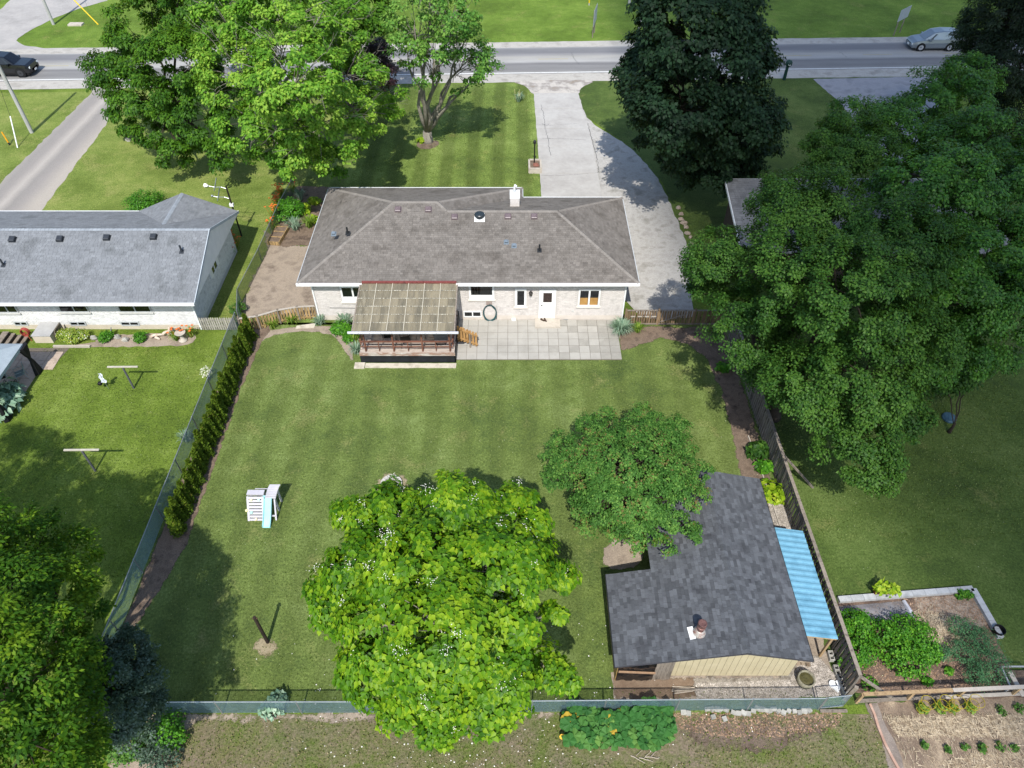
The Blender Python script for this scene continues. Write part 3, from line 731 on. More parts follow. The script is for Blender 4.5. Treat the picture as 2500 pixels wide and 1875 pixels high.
# roof: rear slope, west hip, front slopes, step down to the east
ZE, PT = 3.25, .407
EX0, EX1, EY0, EYL, EYR, XS = -12.40, 7.32, 33.31, 43.73, 42.51, .70
hl, hr = (EYL - EY0) / 2, (EYR - EY0) / 2
RL = V((EX0 + hl, EY0 + hl, ZE + PT * hl)); RU = V((XS - hl, EY0 + hl, ZE + PT * hl))
RLo = V((XS - hl + (hl - hr), EY0 + hr, ZE + PT * hr)); RR = V((EX1 - hr, EY0 + hr, ZE + PT * hr))
RLo.x = RU.x + (hl - hr)
A_, B_ = V((EX0, EY0, ZE)), V((EX1, EY0, ZE)); C_, D_ = V((EX1, EYR, ZE)), V((XS, EYR, ZE)); E_, F_ = V((XS, EYL, ZE)), V((EX0, EYL, ZE))
sl_ = math.sqrt(1 + PT * PT)
b = B()
b.add([A_, B_, RR, RLo, RU, RL], [(0, 1, 2, 3), (0, 3, 4, 5)])
b.add([F_, A_, RL], [(0, 1, 2)]); b.add([B_, C_, RR], [(0, 1, 2)]); b.add([C_, V((XS - .6, EYR, ZE)), RLo, RR], [(0, 1, 2, 3)])
b.add([E_, F_, RL, RU], [(0, 1, 2, 3)]); b.add([V((XS, EYR - 1.2, ZE)), E_, RU, RLo], [(0, 1, 2, 3)])
roof = b.build('roof', under, house)
sh = []
vd = V((0, 1, PT)); w = lambda h: h * sl_
sh += shingle_slope(A_, (1, 0, 0), vd, [(0, 0), (EX1 - EX0, 0), (RR.x - EX0, w(hr)), (hr, w(hr))], seed=1)
sh += shingle_slope(A_, (1, 0, 0), vd, [(hr, w(hr)), (RLo.x - EX0, w(hr)), (RU.x - EX0, w(hl)), (hl, w(hl))], seed=2)
sh += shingle_slope(F_, (0, -1, 0), (1, 0, PT), [(0, 0), (EYL - EY0, 0), (hl, w(hl))], seed=3)
sh += shingle_slope(B_, (0, 1, 0), (-1, 0, PT), [(0, 0), (EYR - EY0, 0), (hr, w(hr))], seed=4)
sh += shingle_slope(E_, (-1, 0, 0), (0, -1, PT), [(0, 0), (XS - EX0, 0), (XS - RL.x, w(hl)), (XS - RU.x, w(hl))], seed=5)
sh += shingle_slope(C_, (-1, 0, 0), (0, -1, PT), [(0, 0), (EX1 - XS + .6, 0), (EX1 - RLo.x, w(hr)), (EX1 - RR.x, w(hr))], seed=6)
sh += shingle_slope(V((XS, EYR - .1, ZE)), (0, 1, 0), (-1, 0, PT), [(0, 0), (EYL - EYR + .1, 0), (RU.y - EYR + .1, w(hl)), (RLo.y - EYR + .1, w(XS - RLo.x))], seed=7)
lay(sh, sh_main, house)
for k, (p, q) in enumerate([(A_, RL), (F_, RL), (B_, RR), (C_, RR), (E_, RU), (RU, RLo)]): caps(p, q, sh_cap, house, seed=k)
for k, (p, q) in enumerate([(RL, RU), (RLo, RR)]): caps(p, q, sh_cap, house, seed=k + 9)
b = B()
def fascia(p, q, out):
    p, q, out = V(p), V(q), V(out)
    b.hexa([p + V((0, 0, -.16)), q + V((0, 0, -.16)), q + out * .11 + V((0, 0, -.16)), p + out * .11 + V((0, 0, -.16)), p, q, q + out * .11, p + out * .11])
fascia(A_ + V((-.05, 0, 0)), (-8.66, EY0, ZE), (0, -1, 0)); fascia((-3.22, EY0, ZE), B_ + V((.05, 0, 0)), (0, -1, 0)); fascia(E_, F_, (0, 1, 0)); fascia(C_, D_ + V((.0, 0, 0)), (0, 1, 0)); b.build('gutter', white_trim, house)
b = B()
for p_, q_, o_ in ((F_, A_, -.05), (B_, C_, .05), (D_, E_, .05)): b.hexa([V(p_) + V((0, 0, -.16)), V(q_) + V((0, 0, -.16)), V(q_) + V((o_, 0, -.16)), V(p_) + V((o_, 0, -.16)), V(p_), V(q_), V(q_) + V((o_, 0, 0)), V(p_) + V((o_, 0, 0))])
b.build('fascia', mat('grey_trim', ['b2b8bc', 'bec4c8'], 3, .5), house)
B().box(EX0 + .02, EX1 - .02, EY0 + .02, Y0 - .012, ZE - .15, ZE - .10).build('soffit', soffit, house)
for x in (-11.77, 6.71):
    b = B(); b.box(x - .04, x + .04, Y0 - .10, Y0 - .014, .05, 3.08); b.build('downspout', white_trim, house)
def on_roof(x, y): return ZE + PT * (y - EY0)
mauve = mat('mauve_vent_paint', ['5c5052', '6c6062'], 3, .4, spec=.4)
def uv_roof(u, v):                                        # where the photograph shows a thing on the rear slope
    z = 4.5
    for _ in range(12): p = P(u, v, z); z = on_roof(p.x, p.y)
    return P(u, v, z)
def box_vent(p, m, parent, s=.36, h=.17, pt=PT, name='roof_vent'):
    b = B(); c = V(p); a = math.atan(pt)
    b.obox(c + V((0, 0, .03)), s * 1.15, s * 1.1, .03, 0, 0, a)
    up = Euler((a, 0, 0)).to_matrix() @ V((0, 0, 1))
    rings = []
    for k, (w_, h_) in enumerate(((.46, .04), (.5, h * .6), (.47, h * .9), (.36, h))):
        m_ = Euler((a, 0, 0)).to_matrix(); rings.append([c + m_ @ V((i * s * w_ * (1), j * s * w_, h_)) for i, j in ((-1, -1), (1, -1), (1, 1), (-1, 1))])
    b.loft(rings); return b.build(name, m, parent, c)
for u, v in ((972, 513), (1046, 513), (1110, 531), (1240, 530), (1304, 530)): box_vent(uv_roof(u, v), mauve, house)
c = uv_roof(1171, 531); b = B(); b.obox(c + V((0, -.05, .03)), .62, .62, .02, 0, 0, math.atan(PT)); tv = b.build('round_vent', white_trim, house, c)
b = B(); b.lathe(c + V((0, 0, .02)), [(.24, 0), (.26, .12), (.31, .14), (.31, .22), (.27, .26), (.0, .27)], 18); b.build('vent_cap', mat('slate_vent', ['22292d', '2c3438'], 4, .4, spec=.5), tv)
for u, v in ((849, 570), (1317, 612)):
    c = uv_roof(u, v); b = B(); b.obox(c + V((0, 0, .02)), .26, .3, .015, 0, 0, math.atan(PT)); b.tube([c, c + V((0, 0, .42))], .055, 8); b.build('plumbing_stack', dark_metal, house, c, smooth=False)
for u, v in ((1236, 592), (1255, 601), (815, 572)):
    c = uv_roof(u, v); b = B(); b.obox(c + V((0, 0, .02)), .3, .32, .015, 0, 0, math.atan(PT)); b.obox(c + V((0, 0, .08)), .18, .18, .12, 0, 0, math.atan(PT)); b.build('exhaust_vent', mat('blue_grey_vent', ['5c6770', '707c86'], 4, .5), house, c)
# chimney behind the ridge, white capped with a bent flue
cc = P(1257, 478, 5.6); cx, cy = cc.x, 39.6
ch = B().box(cx - .28, cx + .28, cy - .26, cy + .26, 4.2, 5.10).build('chimney', mat('cream_brick', ['b0a390', 'bdb09c', 'a09384'], 5, .9, .003, 40), house)
for k in range(8):
    B().box(cx - .29, cx + .29, cy - .27, cy + .27, 4.30 + k * .1, 4.385 + k * .1, R.gauss(0, .4)).build('chimney_course', brick_m, ch)
B().box(cx - .31, cx + .31, cy - .29, cy + .29, 5.105, 5.40).build('chimney_cap', white_trim, ch)
b = B(); b.tube([(cx - .02, cy, 5.38), (cx - .02, cy, 5.75), (cx + .02, cy - .02, 5.88), (cx + .10, cy - .1, 5.83)], .075, 9); b.build('flue_pipe', white_trim, ch, smooth=True)

# ------------------------------------------------------------------ patio, step, small things by the back door
patio = tag(new('patio', None, None, (0, 0, 0)), kind='structure')
slab_m = mat('patio_slab', ['9e9b93', 'a5a29a', '96938b'], .5, .93, .004, 50, obj=.035)
stain = mat('stained_slab', ['99968d', '918e86', '9f9c93'], 1.1, .93, .004, 50, obj=.035)
me = [B().prism(outline([(-.292, -.272), (.292, -.272), (.292, .272), (-.292, .272)], 2, 0), 0, .05).mesh('slab', slab_m), B().prism(outline([(-.292, -.272), (.292, -.272), (.292, .272), (-.292, .272)], 2, 0), 0, .05).mesh('slab', stain)]
b = B(); b.add([(-3.28, 30.28, .012), (6.36, 30.28, .012), (6.36, 33.8, .012), (-3.28, 33.8, .012)], [(0, 1, 2, 3)]); b.build('joint_sand', mat('dark_joint', ['6a6258', '5c554c'], 3, .95), patio)
for i in range(16):
    for j in range(6):
        x, y = -2.96 + i * .602, 30.60 + j * .582
        o = new('slab', me[1 if i > 8 and R.random() < (i - 8) * .14 else 0], patio, (x, y, .012 + R.uniform(-.006, .006)))
        o.rotation_euler = (R.uniform(-.008, .008), R.uniform(-.008, .008), R.choice((0, PI)) + R.uniform(-.006, .006))
B().box(1.40, 2.92, 33.0, Y0 - .04, .02, .17).build('concrete_step', concrete, label='cream concrete step below the white back door', cat='step')
for k, (x, r) in enumerate(((1.86, .3), (2.03, -.25))):
    c = V((x, 33.62, .172)); m_ = Matrix.Rotation(r - .9, 3, 'Z'); rg = []
    for t_, w_, h_ in ((-.14, .035, .09), (-.08, .045, .10), (0, .042, .07), (.08, .05, .055), (.13, .04, .04), (.155, .015, .02)):
        rg.append([c + m_ @ V((t_, a * w_, z_)) for a, z_ in ((-1, .0), (1, .0), (.7, h_), (-.7, h_))])
    sb = B().loft(rg).build('shoe', mat('brown_leather', ['3a2c22', '4c3a2c'], 10, .5), loc=c, label=('brown shoe lying nearer the door handle side of the concrete step' if k == 0 else 'brown shoe beside its mate, nearer the middle of the concrete step'), cat='shoe', group='shoes on the back step')
    B().loft([[c + m_ @ V((t_, a * w_, z_)) for a, z_ in ((-1, -.001), (1, -.001), (1, .014), (-1, .014))] for t_, w_ in ((-.145, .04), (0, .05), (.13, .05), (.16, .02))]).build('sole', black_mat, sb)
b = B(); g = random.Random(5)
for k in range(5):
    pts = []
    for i in range(25):
        a = 2 * PI * i / 24 + k; pts.append((-1.34 + (.36 + .012 * k) * math.cos(a), Y0 - .10 - .012 * k + g.uniform(-.01, .01), .68 + (.56 + .015 * k) * math.sin(a) - (.0 if math.sin(a) > 0 else .04)))
    b.tube(pts, .020, 6, g.gauss(0, .3), caps=False)
b.tube([(-1.34, Y0 - .11, 1.36), (-1.0, Y0 - .12, .9), (-.94, Y0 - .12, .35), (-.95, Y0 - .12, .2)], .02, 6)
b.build('garden_hose', mat('teal_hose', ['1c3f42', '2a5558'], 5, .45, tone=.2), smooth=True, label='coiled teal garden hose hanging on the brick wall beside the basement window', cat='hose')

# ------------------------------------------------------------------ covered deck
deck = thing('covered_deck', 'raised wooden deck under a translucent corrugated lean-to roof', 'deck', (-5.95, 31.9, 0))
X0, X1, YF, ZD = -8.68, -3.28, 30.10, .78
board_m = mat('worn_deck_board', ['9a8c80', 'b2a69b', '7a685a'], 2.5, .9, .006, 30, obj=.2, st=(.4, 4, 1))
bm = B().box(-(X1 - X0) / 2, (X1 - X0) / 2, -.066, .066, -.03, .0).mesh('deck_board', board_m)
for i in range(27):
    o = new('deck_board', bm, deck, ((X0 + X1) / 2, YF + .07 + i * .138, ZD + R.uniform(-.003, .003)))
B().box(X0 - .03, X1 + .03, YF - .06, YF - .005, .57, .78).build('rim_board', mat('peeling_paint', ['c2bab0', 'a89f96', '8a6a58', 'cfc9c0'], 2.2, .85, .004, 25, st=(.5, 1, 2)), deck)
B().box(X0 - .02, X1 + .05, YF - .05, YF - .01, .03, .565).build('skirting', mat('black_tarp', ['14171c', '1e2228'], 1.5, .5, .01, 6), deck)
B().box(X1 + .0, X1 + .06, YF - .05, Y0 - .05, .03, .74).build('skirting', MATS['black_tarp'], deck)
rz = lambda y: 2.72 + (y - 29.75) * .135
for x in (-8.32, -6.72, -5.08, -3.52):
    B().bar((x, YF + .1, .79), (x, YF + .1, rz(YF + .1) - .1), .09, .09).build('post', stained_wood, deck)
for x in (X0 + .1, X1 - .1):
    B().bar((x, 32.2, .79), (x, 32.2, rz(32.2) - .1), .09, .09).build('post', stained_wood, deck)
for x in (-7.55, -5.9, -4.32):
    B().bar((x, YF + .1, .79), (x, YF + .1, 1.48), .05, .05).build('baluster', stained_wood, deck)
for z, wd in ((1.50, .12), (1.14, .06)):
    for xa, xb in ((-8.6, -6.77), (-6.67, -5.13), (-5.03, -3.35)):
        B().box(xa, xb, YF + .04, YF + .04 + wd, z, z + .04).build('rail', stained_wood, deck)
for x in (X0 + .08, X1 - .08):
    for z in (1.50, 1.14): B().box(x - .04, x + .04, YF + .2, 32.1, z, z + .045).build('rail', stained_wood, deck)
# bench along the west rail
bn = B().box(X0 + .25, X0 + .62, YF + .5, YF + 2.6, 1.18, 1.22).build('bench_seat', board_m, deck)
# rafters, purlins, corrugated panels (12 columns, 6 rows), flashing and gutter
RX0, RX1, RY0, RY1 = -8.72, -3.18, 29.72, 33.34
for i in range(7):
    x = RX0 + .06 + i * (RX1 - RX0 - .12) / 6
    B().bar((x, RY0 + .05, rz(RY0) - .14), (x, RY1, rz(RY1) - .14), .05, .13).build('rafter', old_wood, deck)
pm = NT('translucent_panel'); p = pm.pos()
f = pm.noise(pm.stretch(p, (3, .5, 1)), 1.2, 5, .6); o_ = pm.n('ShaderNodeObjectInfo').outputs['Random']
f2 = pm.math('MULTIPLY_ADD', o_, .22, pm.math('MULTIPLY', f, .72))
c = pm.ramp(f2, [(.25, '7a7565'), (.42, '908874'), (.58, 'a69c84'), (.75, 'b0a68c')])
bs = pm.n('ShaderNodeBsdfPrincipled', {'Base Color': c, 'Roughness': .55, 'Specular IOR Level': .35})
tl = pm.n('ShaderNodeBsdfTranslucent', {'Color': c}); trn = pm.n('ShaderNodeBsdfTransparent', {'Color': (.62, .62, .56, 1)})
m1 = pm.n('ShaderNodeMixShader', {0: .25, 1: bs.outputs[0], 2: tl.outputs[0]}); m2 = pm.n('ShaderNodeMixShader', {0: .13, 1: m1.outputs[0], 2: trn.outputs[0]})
pm.t.links.new(m2.outputs[0], pm.out.inputs[0])
cw, rl = (RX1 - RX0) / 12, (RY1 - RY0) / 6
b = B(); n = 25
vs = []
for k in range(n):
    x = -cw / 2 - .02 + (cw + .04) * k / (n - 1); z = .012 * math.cos(k * PI / 2 * 1.0)
    vs += [(x, -rl / 2 - .03, z - .135 * (rl / 2 + .03)), (x, rl / 2 + .02, z + .135 * (rl / 2 + .02))]
b.add(vs, [(2 * k, 2 * k + 2, 2 * k + 3, 2 * k + 1) for k in range(n - 1)])
pme = b.mesh('roof_panel', pm.m)
for i in range(12):
    for j in range(6):
        y = RY0 + (j + .5) * rl
        new('roof_panel', pme, deck, (RX0 + (i + .5) * cw, y, rz(y) + .012 * ((i + j) % 2) + .006 * (5 - j)))
lint = mat('lichen_batten', ['a8a392', 'cfcabc', '5c584c'], 14, .9, st=(1, 1, 1))
for j in range(1, 6):
    y = RY0 + j * rl
    g = random.Random(j); b = B(); x = RX0
    while x < RX1 - .05:
        wd = g.uniform(.04, .13); b.box(x, min(x + wd, RX1), y - .035, y + .02, rz(y) + .034, rz(y) + .05, g.gauss(0, .5)); x += wd + g.choice((.02, .03, .05))
    b.build('foam_closure', mat('closure_strip', ['8e8a7c', 'aaa696', '66625a'], 9, .9, tone=.35), deck)
for i in (2, 4, 6, 8, 10):
    x = RX0 + i * cw; B().bar((x, RY0, rz(RY0) + .045), (x, RY1, rz(RY1) + .045), .04, .02).build('cover_strip', mat('cream_strip', ['a8a290', 'b8b2a0'], 3, .8), deck)
for x in (RX0 - .03, RX1 + .03): B().bar((x, RY0, rz(RY0) + .01), (x, RY1, rz(RY1) + .01), .07, .09).build('edge_board', old_wood, deck)
B().box(-8.66, -3.2, RY1 - .05, RY1 + .06, rz(RY1) + .03, rz(RY1) + .14).build('flashing', mat('rust_red_metal', ['6e3a38', '7c4440', '5e3230'], 3, .5, spec=.4), deck)
for i in range(10):
    x0 = -9.0 + i * .607
    b = B(); b.lathe((x0 + .01, RY0 - .08, rz(RY0) - .03), [(.075, 0), (.082, .01), (.075, .03), (.075, .58), (.082, .59), (.075, .60)], 10, axis='x'); b.build('gutter', mat('grey_white_gutter', ['b4b6bc', 'c2c4c8'], 3, .4, spec=.4), deck, smooth=False)
# stairs' gate of tan boards on the east side
gt = thing('deck_gate', 'small tan wooden stair gate of slanted pickets beside the deck', 'gate', (-2.75, 31.9, 0))
for i in range(7):
    x = -3.12 + i * .17; z = .5 - i * .06
    B().obox((x, 31.55 - i * .03, z + .48), .12, .03, 1.05).build('picket', mat('fresh_tan_wood', ['9a7546', 'b08a58', '86643a'], 3, .8, .004, 30, obj=.15), gt)
for dz in (.28, .95): B().bar((-3.2, 31.51, dz + .42), (-2.0, 31.30, dz - .0), .05, .09).build('rail', MATS['fresh_tan_wood'], gt)
B().bar((-2.45, 31.3, .0), (-2.45, 31.3, 1.1), .09, .09).build('post', old_wood, gt)
for k in range(3): B().box(-3.2, -2.55 + .0 * k, 31.75 + k * .0, 32.7, .12 + k * .0, .16).build('tread', MATS['fresh_tan_wood'], gt) if k == 0 else None
B().box(-3.2, -2.9, 31.75, 32.7, .36, .40).build('tread', MATS['fresh_tan_wood'], gt)
# furniture on the deck
tb = thing('patio_table', 'glass topped patio table with black legs on the covered deck', 'table', (-6.35, 31.35, ZD))
B().prism([(-6.35 + .62 * math.cos(a * PI / 4 + .4), 31.45 + .5 * math.sin(a * PI / 4 + .4)) for a in range(8)], ZD + .72, ZD + .735).build('table_top', mat('grey_glass', ['5c6460', '6c746e'], 3, .1, spec=.6), tb)
for a in range(4):
    an = a * PI / 2 + .8; B().tube([(-6.35 + .55 * math.cos(an), 31.45 + .42 * math.sin(an), ZD + .01), (-6.35 + .4 * math.cos(an), 31.45 + .3 * math.sin(an), ZD + .72)], .018, 6).build('leg', dark_metal, tb)
def deck_chair(x, y, r, lab, m, seat, grp):
    o = thing('patio_chair', lab, 'chair', (x, y, ZD if y > 30 and x > -10 else .03), grp); z0 = W[o.name].z
    m_ = Matrix.Rotation(r, 3, 'Z'); q = lambda a, e, z: V((x, y, z0)) + m_ @ V((a, e, z))
    for s in (-1, 1):
        B().tube([q(s * .26, .27, .01), q(s * .25, .24, .42), q(s * .25, -.2, .44), q(s * .24, -.34, .95)], .016, 6).build('side_frame', m, o)
        B().tube([q(s * .27, -.30, .01), q(s * .26, -.2, .44), q(s * .29, -.1, .66), q(s * .29, .24, .66), q(s * .26, .26, .4)], .016, 6).build('arm', m, o)
    b = B(); b.hexa([q(-.24, -.2, .43), q(.24, -.2, .43), q(.24, .24, .42), q(-.24, .24, .42), q(-.24, -.2, .45), q(.24, -.2, .45), q(.24, .24, .44), q(-.24, .24, .44)]); b.build('seat', seat, o)
    b = B(); b.hexa([q(-.23, -.22, .5), q(.23, -.22, .5), q(.23, -.34, .94), q(-.23, -.34, .94), q(-.23, -.24, .5), q(.23, -.24, .5), q(.23, -.36, .94), q(-.23, -.36, .94)]); b.build('backrest', seat, o)
    return o
deck_chair(-7.2, 31.1, -1.4, 'black metal chair at the window side of the deck table', dark_metal, black_mat, 'chairs round the deck table')
deck_chair(-6.1, 30.75, .2, 'black metal chair tucked under the near side of the deck table', dark_metal, black_mat, 'chairs round the deck table')
deck_chair(-5.3, 31.5, 1.6, 'black metal chair at the barbecue side of the deck table', dark_metal, black_mat, 'chairs round the deck table')
bq = thing('barbecue', 'barbecue under a grey cover on wheels at the deck rail', 'barbecue', (-4.1, 31.05, ZD))
rg = [[V((-4.1 + i * w_, 31.05 + j * d_, ZD + z_)) for i, j in ((-1, -1), (1, -1), (1, 1), (-1, 1))] for w_, d_, z_ in ((.34, .28, .12), (.35, .3, .6), (.42, .32, .85), (.40, .28, 1.02), (.36, .16, 1.18), (.34, .06, 1.2))]
B().loft(rg).build('cover', mat('grey_cover', ['4a4c52', '5c5e64'], 2, .6, .01, 8), bq, smooth=False)
for s in (-.25, .25):
    b = B(); b.lathe((-4.1 + s, 30.82, ZD + .1), [(.1, -.02), (.1, .02)], 12, axis='x'); b.build('wheel', black_mat, bq)
B().tube([(-4.4, 30.74, ZD + .05), (-4.1, 30.66, ZD + .05), (-3.8, 30.74, ZD + .05)], .02, 6).build('foot_frame', dark_metal, bq)
for k, (x0, x1, y0, y1, z, lab) in enumerate(((-9.05, -8.45, 29.55, 30.02, .08, 'pale concrete slab at the flower bed corner of the deck'), (-8.42, -3.2, 29.62, 29.98, .05, 'long pale concrete strip along the foot of the deck'))):
    B().prism(outline([(x0, y0), (x1, y0), (x1, y1), (x0, y1)], .4, .015, k), .0, z).build('concrete_slab', mat('pale_slab', ['b0a898', 'c0b8a8', '9c9484'], 2, .92, .004, 40), label=lab, cat='slab')
B().prism(outline(list(map(lambda p: (p.x, p.y), pg((725, 797), (772, 790), (768, 801), (722, 803)))), .3, .01, 3), 0, .06).build('concrete_slab', MATS['pale_slab'], label='small pale slab lying below the curved wooden fence', cat='slab')
# ------------------------------------------------------------------ west neighbour's house
nb = thing('neighbour_house', 'white brick bungalow with blue-grey gabled shingle roof beyond the chain-link fence', 'house', (-26, 37, 0))
nx, n0, n1, ne0, ne1, nz = -18.75, 33.0, 41.0, 32.2, 41.7, 2.7
npt = 1.78 / 4.75; nrx = -18.15; nlx = -50
nmid, nrz = (ne0 + ne1) / 2, nz + npt * 4.75
wb = mat('white_brick', ['c8c8c6', 'd6d6d4', 'bcbcba'], 3, .9, .003, 60, tone=.10)
wmort = mat('white_mortar', ['b4b4b2', 'c0c0be'], 3, .95)
sh_nb = mat('blue_grey_shingle', ['6c6f72', '787b7e', '646769'], .8, .95, .003, 60, tone=.13, fine=.12)
b = B(); b.box(nlx, nx, n0, n1, 0, 2.64)
b.add([(nx, n0, 2.64), (nx, n1, 2.64), (nx, nmid, 2.64 + npt * 4.0), (nlx, n0, 2.64), (nlx, n1, 2.64), (nlx, nmid, 2.64 + npt * 4.0)], [(0, 1, 2), (0, 2, 5, 3), (1, 4, 5, 2)])
b.build('wall', wmort, nb)
NW = [(-30.4, -29.2, 1.3, 2.3), (-26.7, -25.0, 1.35, 2.35), (-23.2, -21.3, 1.35, 2.3), (-26.55, -25.6, .3, .62), (-23.5, -22.4, .3, .62), (-29.9, -29.1, .3, .62)]
bricks(nb, 'x', -33, nx, .36, 2.62, n0, -1, wb, NW, seed=4)
bricks(nb, 'y', n0, n1, .3, 4.1, nx, 1, wb, [(36.2, 37.9, 1.3, 2.5)], seed=5, skip=lambda s, e, z: z > 2.66 + npt * (min(s - n0, n1 - e)))
B().box(-33, nx + .012, n0 - .011, n0, 0, .35).build('foundation', mat('cream_foundation', ['b8ae9c', 'c4baa8'], 2, .9), nb)
al = mat('grey_window_frame', ['a8acac', 'b6baba'], 3, .5)
for k, w_ in enumerate(NW): window(nb, *w_, n0, 2, .06, sill=soffit if k < 3 else None, frame=al)
# gable window: turned to face east
f = B(); f.box(nx, nx + .05, 36.2, 37.9, 1.3, 1.38); f.box(nx, nx + .05, 36.2, 37.9, 2.42, 2.5); f.box(nx, nx + .05, 36.2, 36.6, 1.38, 2.42); f.box(nx, nx + .05, 37.5, 37.9, 1.38, 2.42); f.box(nx, nx + .05, 37.0, 37.08, 1.38, 2.42)
gw = f.build('window', white_trim, nb)
for a, e in ((36.6, 37.0), (37.08, 37.5)): B().box(nx + .012, nx + .018, a, e, 1.38, 2.42).build('pane', glass, gw)
# roof with a cross gable to the road
wx0, wx1, wzr = -24.75, -18.15, 4.05
wmx = (wx0 + wx1) / 2; wpt = (wzr - nz) / ((wx1 - wx0) / 2); vy = ne1 - (wzr - nz) / npt
b = B()
b.add([(nlx, ne0, nz), (nrx, ne0, nz), (nrx, nmid, nrz), (nlx, nmid, nrz), (nrx, ne1, nz), (nlx, ne1, nz)], [(0, 1, 2, 3), (3, 2, 4, 5)])
b.add([(wx0, ne1 + .02, nz), (wmx, ne1 + .02, wzr), (wx1, ne1 + .02, nz), (wmx, vy, wzr)], [(0, 1, 3), (1, 2, 3), (2, 1, 0)])
b.build('roof', under, nb)
B().add([(nrx - .03, ne0, nz - .12), (nrx - .03, ne1, nz - .12), (nrx - .03, nmid, nrz - .12)], [(0, 1, 2)]).build('gable_siding', white_trim, nb)
ns = math.sqrt(1 + npt ** 2); ws = math.sqrt(1 + wpt ** 2)
sh = shingle_slope((-36, ne0, nz), (1, 0, 0), (0, 1, npt), [(0, 0), (36 + nrx, 0), (36 + nrx, 4.75 * ns), (0, 4.75 * ns)], seed=11)
sh += shingle_slope((nrx, ne1, nz), (-1, 0, 0), (0, -1, npt), [(0, 0), (36 + nrx, 0), (36 + nrx, 4.75 * ns), (0, 4.75 * ns)], seed=12)
hw = (wx1 - wx0) / 2
# wing slopes: triangles between rake, ridge and valley, laid just above the main slope
sh += shingle_slope((wx0, ne1 + .03, nz), (0, -1, 0), (1, 0, wpt), [(0, 0), (0, hw * ws), (ne1 - vy, hw * ws)], seed=13)
sh += shingle_slope((wx1, vy, nz), (0, 1, 0), (-1, 0, wpt), [(ne1 + .03 - vy, 0), (ne1 + .03 - vy, hw * ws), (0, hw * ws)], seed=14)
lay(sh, sh_nb, nb)
nb_cap = mat('blue_grey_cap', ['7c8288', '8a9096'], 2, .95, tone=.1)
caps((nrx, nmid, nrz), (-36, nmid, nrz), nb_cap, nb, step=.24); caps((wmx, ne1, wzr), (wmx, vy, wzr), nb_cap, nb, step=.24, seed=3)
b = B()
fascia((-50, ne0, nz), (nrx, ne0, nz), (0, -1, 0)); fascia((nrx, ne1, nz), (-50, ne1, nz), (0, 1, 0))
b.build('gutter', white_trim, nb)
b = B()
for a, e in (((nrx + .02, ne0, nz - .04), (nrx + .02, nmid, nrz - .04)), ((nrx + .02, nmid, nrz - .04), (nrx + .02, ne1, nz - .04))): b.bar(a, e, .04, .16)
b.build('rake_board', mat('blue_white_trim', ['aab2b8', 'b6bec4'], 3, .5), nb)
b = B(); b.box(nx - .4, nx + .5, n0 - .6, n0 - .012, 2.5, 2.56); b.build('soffit', soffit, nb)
B().box(nx - .06, nx + .03, n0 - .1, n0 - .012, .05, 2.6).build('downspout', white_trim, nb)
nvent = mat('charcoal_vent', ['2a2d32', '363a40'], 4, .5)
def uv_nb(u, v):
    z = 4
    for _ in range(12): p = P(u, v, z); z = nz + npt * (p.y - ne0)
    return P(u, v, z)
for u, v in ((32, 586), (148, 585), (262, 582), (376, 580)): box_vent(uv_nb(u, v), nvent, nb, .36, .2, npt)
for u, v in ((444, 615), (9, 648)):
    c = uv_nb(u, v); b = B(); b.obox(c + V((0, 0, .02)), .26, .3, .015, 0, 0, math.atan(npt)); b.tube([c, c + V((0, 0, .45))], .06, 8); b.build('plumbing_stack', nvent, nb, c)
# antenna mast beside the gable
am = thing('antenna_mast', 'dark mast with white antenna arms beside the white brick gable', 'antenna', P(590, 576, 0))
q = W[am.name]; b = B(); b.tube([q, q + V((0, 0, 3.9))], .055, 8); b.build('mast', mat('dark_brown_pole', ['1c1714', '2a231e'], 3, .7), am)
arm_m = galv
for k, z in enumerate((3.7, 2.95)):
    B().tube([q + V((0, 0, z)), q + V((-.35, .02, z + .12)), q + V((-.8, .05, z + .1)), q + V((-1.15, .05, z + .18))], .022, 6).build('antenna_arm', arm_m, am)
    B().bar(q + V((-.72, -.35, z + .05)), q + V((-.66, .45, z + .55)), .022, .08).build('antenna_blade', arm_m, am)
B().blob(q + V((-1.15, .05, 3.14)), .09, 2, 10, 6, .02).build('antenna_cap', arm_m, am, smooth=True)
B().box(q.x - .14, q.x + .12, q.y - .1, q.y + .08, 2.4, 2.6).build('wall_bracket', white_trim, am)
# things against the white wall
hatch = thing('storage_bunker', 'grey topped cream concrete box against the white brick wall', 'concrete box', P(105, 838, 0))
pp = [P(88, 838), P(132, 838)]
x0, x1 = pp[0].x, pp[1].x; yb = pp[0].y
B().box(x0, x1, yb, n0 - .05, .02, .55).build('body', MATS['cream_foundation'], hatch); B().box(x0 - .03, x1 + .03, yb - .03, n0 - .05, .555, .60).build('lid', mat('grey_lid', ['9a9a98', 'a8a8a6'], 2, .8), hatch)
B().obox((x1 + .12, (yb + n0) / 2, .4), .06, .7, .7, 0, 0, 0, .25).build('side_panel', mat('brown_grey_panel', ['5c544a', '6c6458'], 3, .8), hatch)
st = thing('wooden_stairs', 'grey-brown wooden stairs of four treads by the gazebo', 'stairs', P(30, 838, 0))
for k in range(4):
    a = P(12 + k * 16, 826 + k * 4, .95 - k * .22)
    B().hexa([a + V((i, j, h)) for h in (-.05, 0) for i, j in ((-.42, -.55), (-.06, -.55), (-.06, .6), (-.42, .6))]).build('tread', old_wood, st)
    B().hexa([a + V((i, j, h)) for h in (-.22, -.055) for i, j in ((-.10, -.55), (-.06, -.55), (-.06, .6), (-.10, .6))]).build('riser', bark_dark, st)
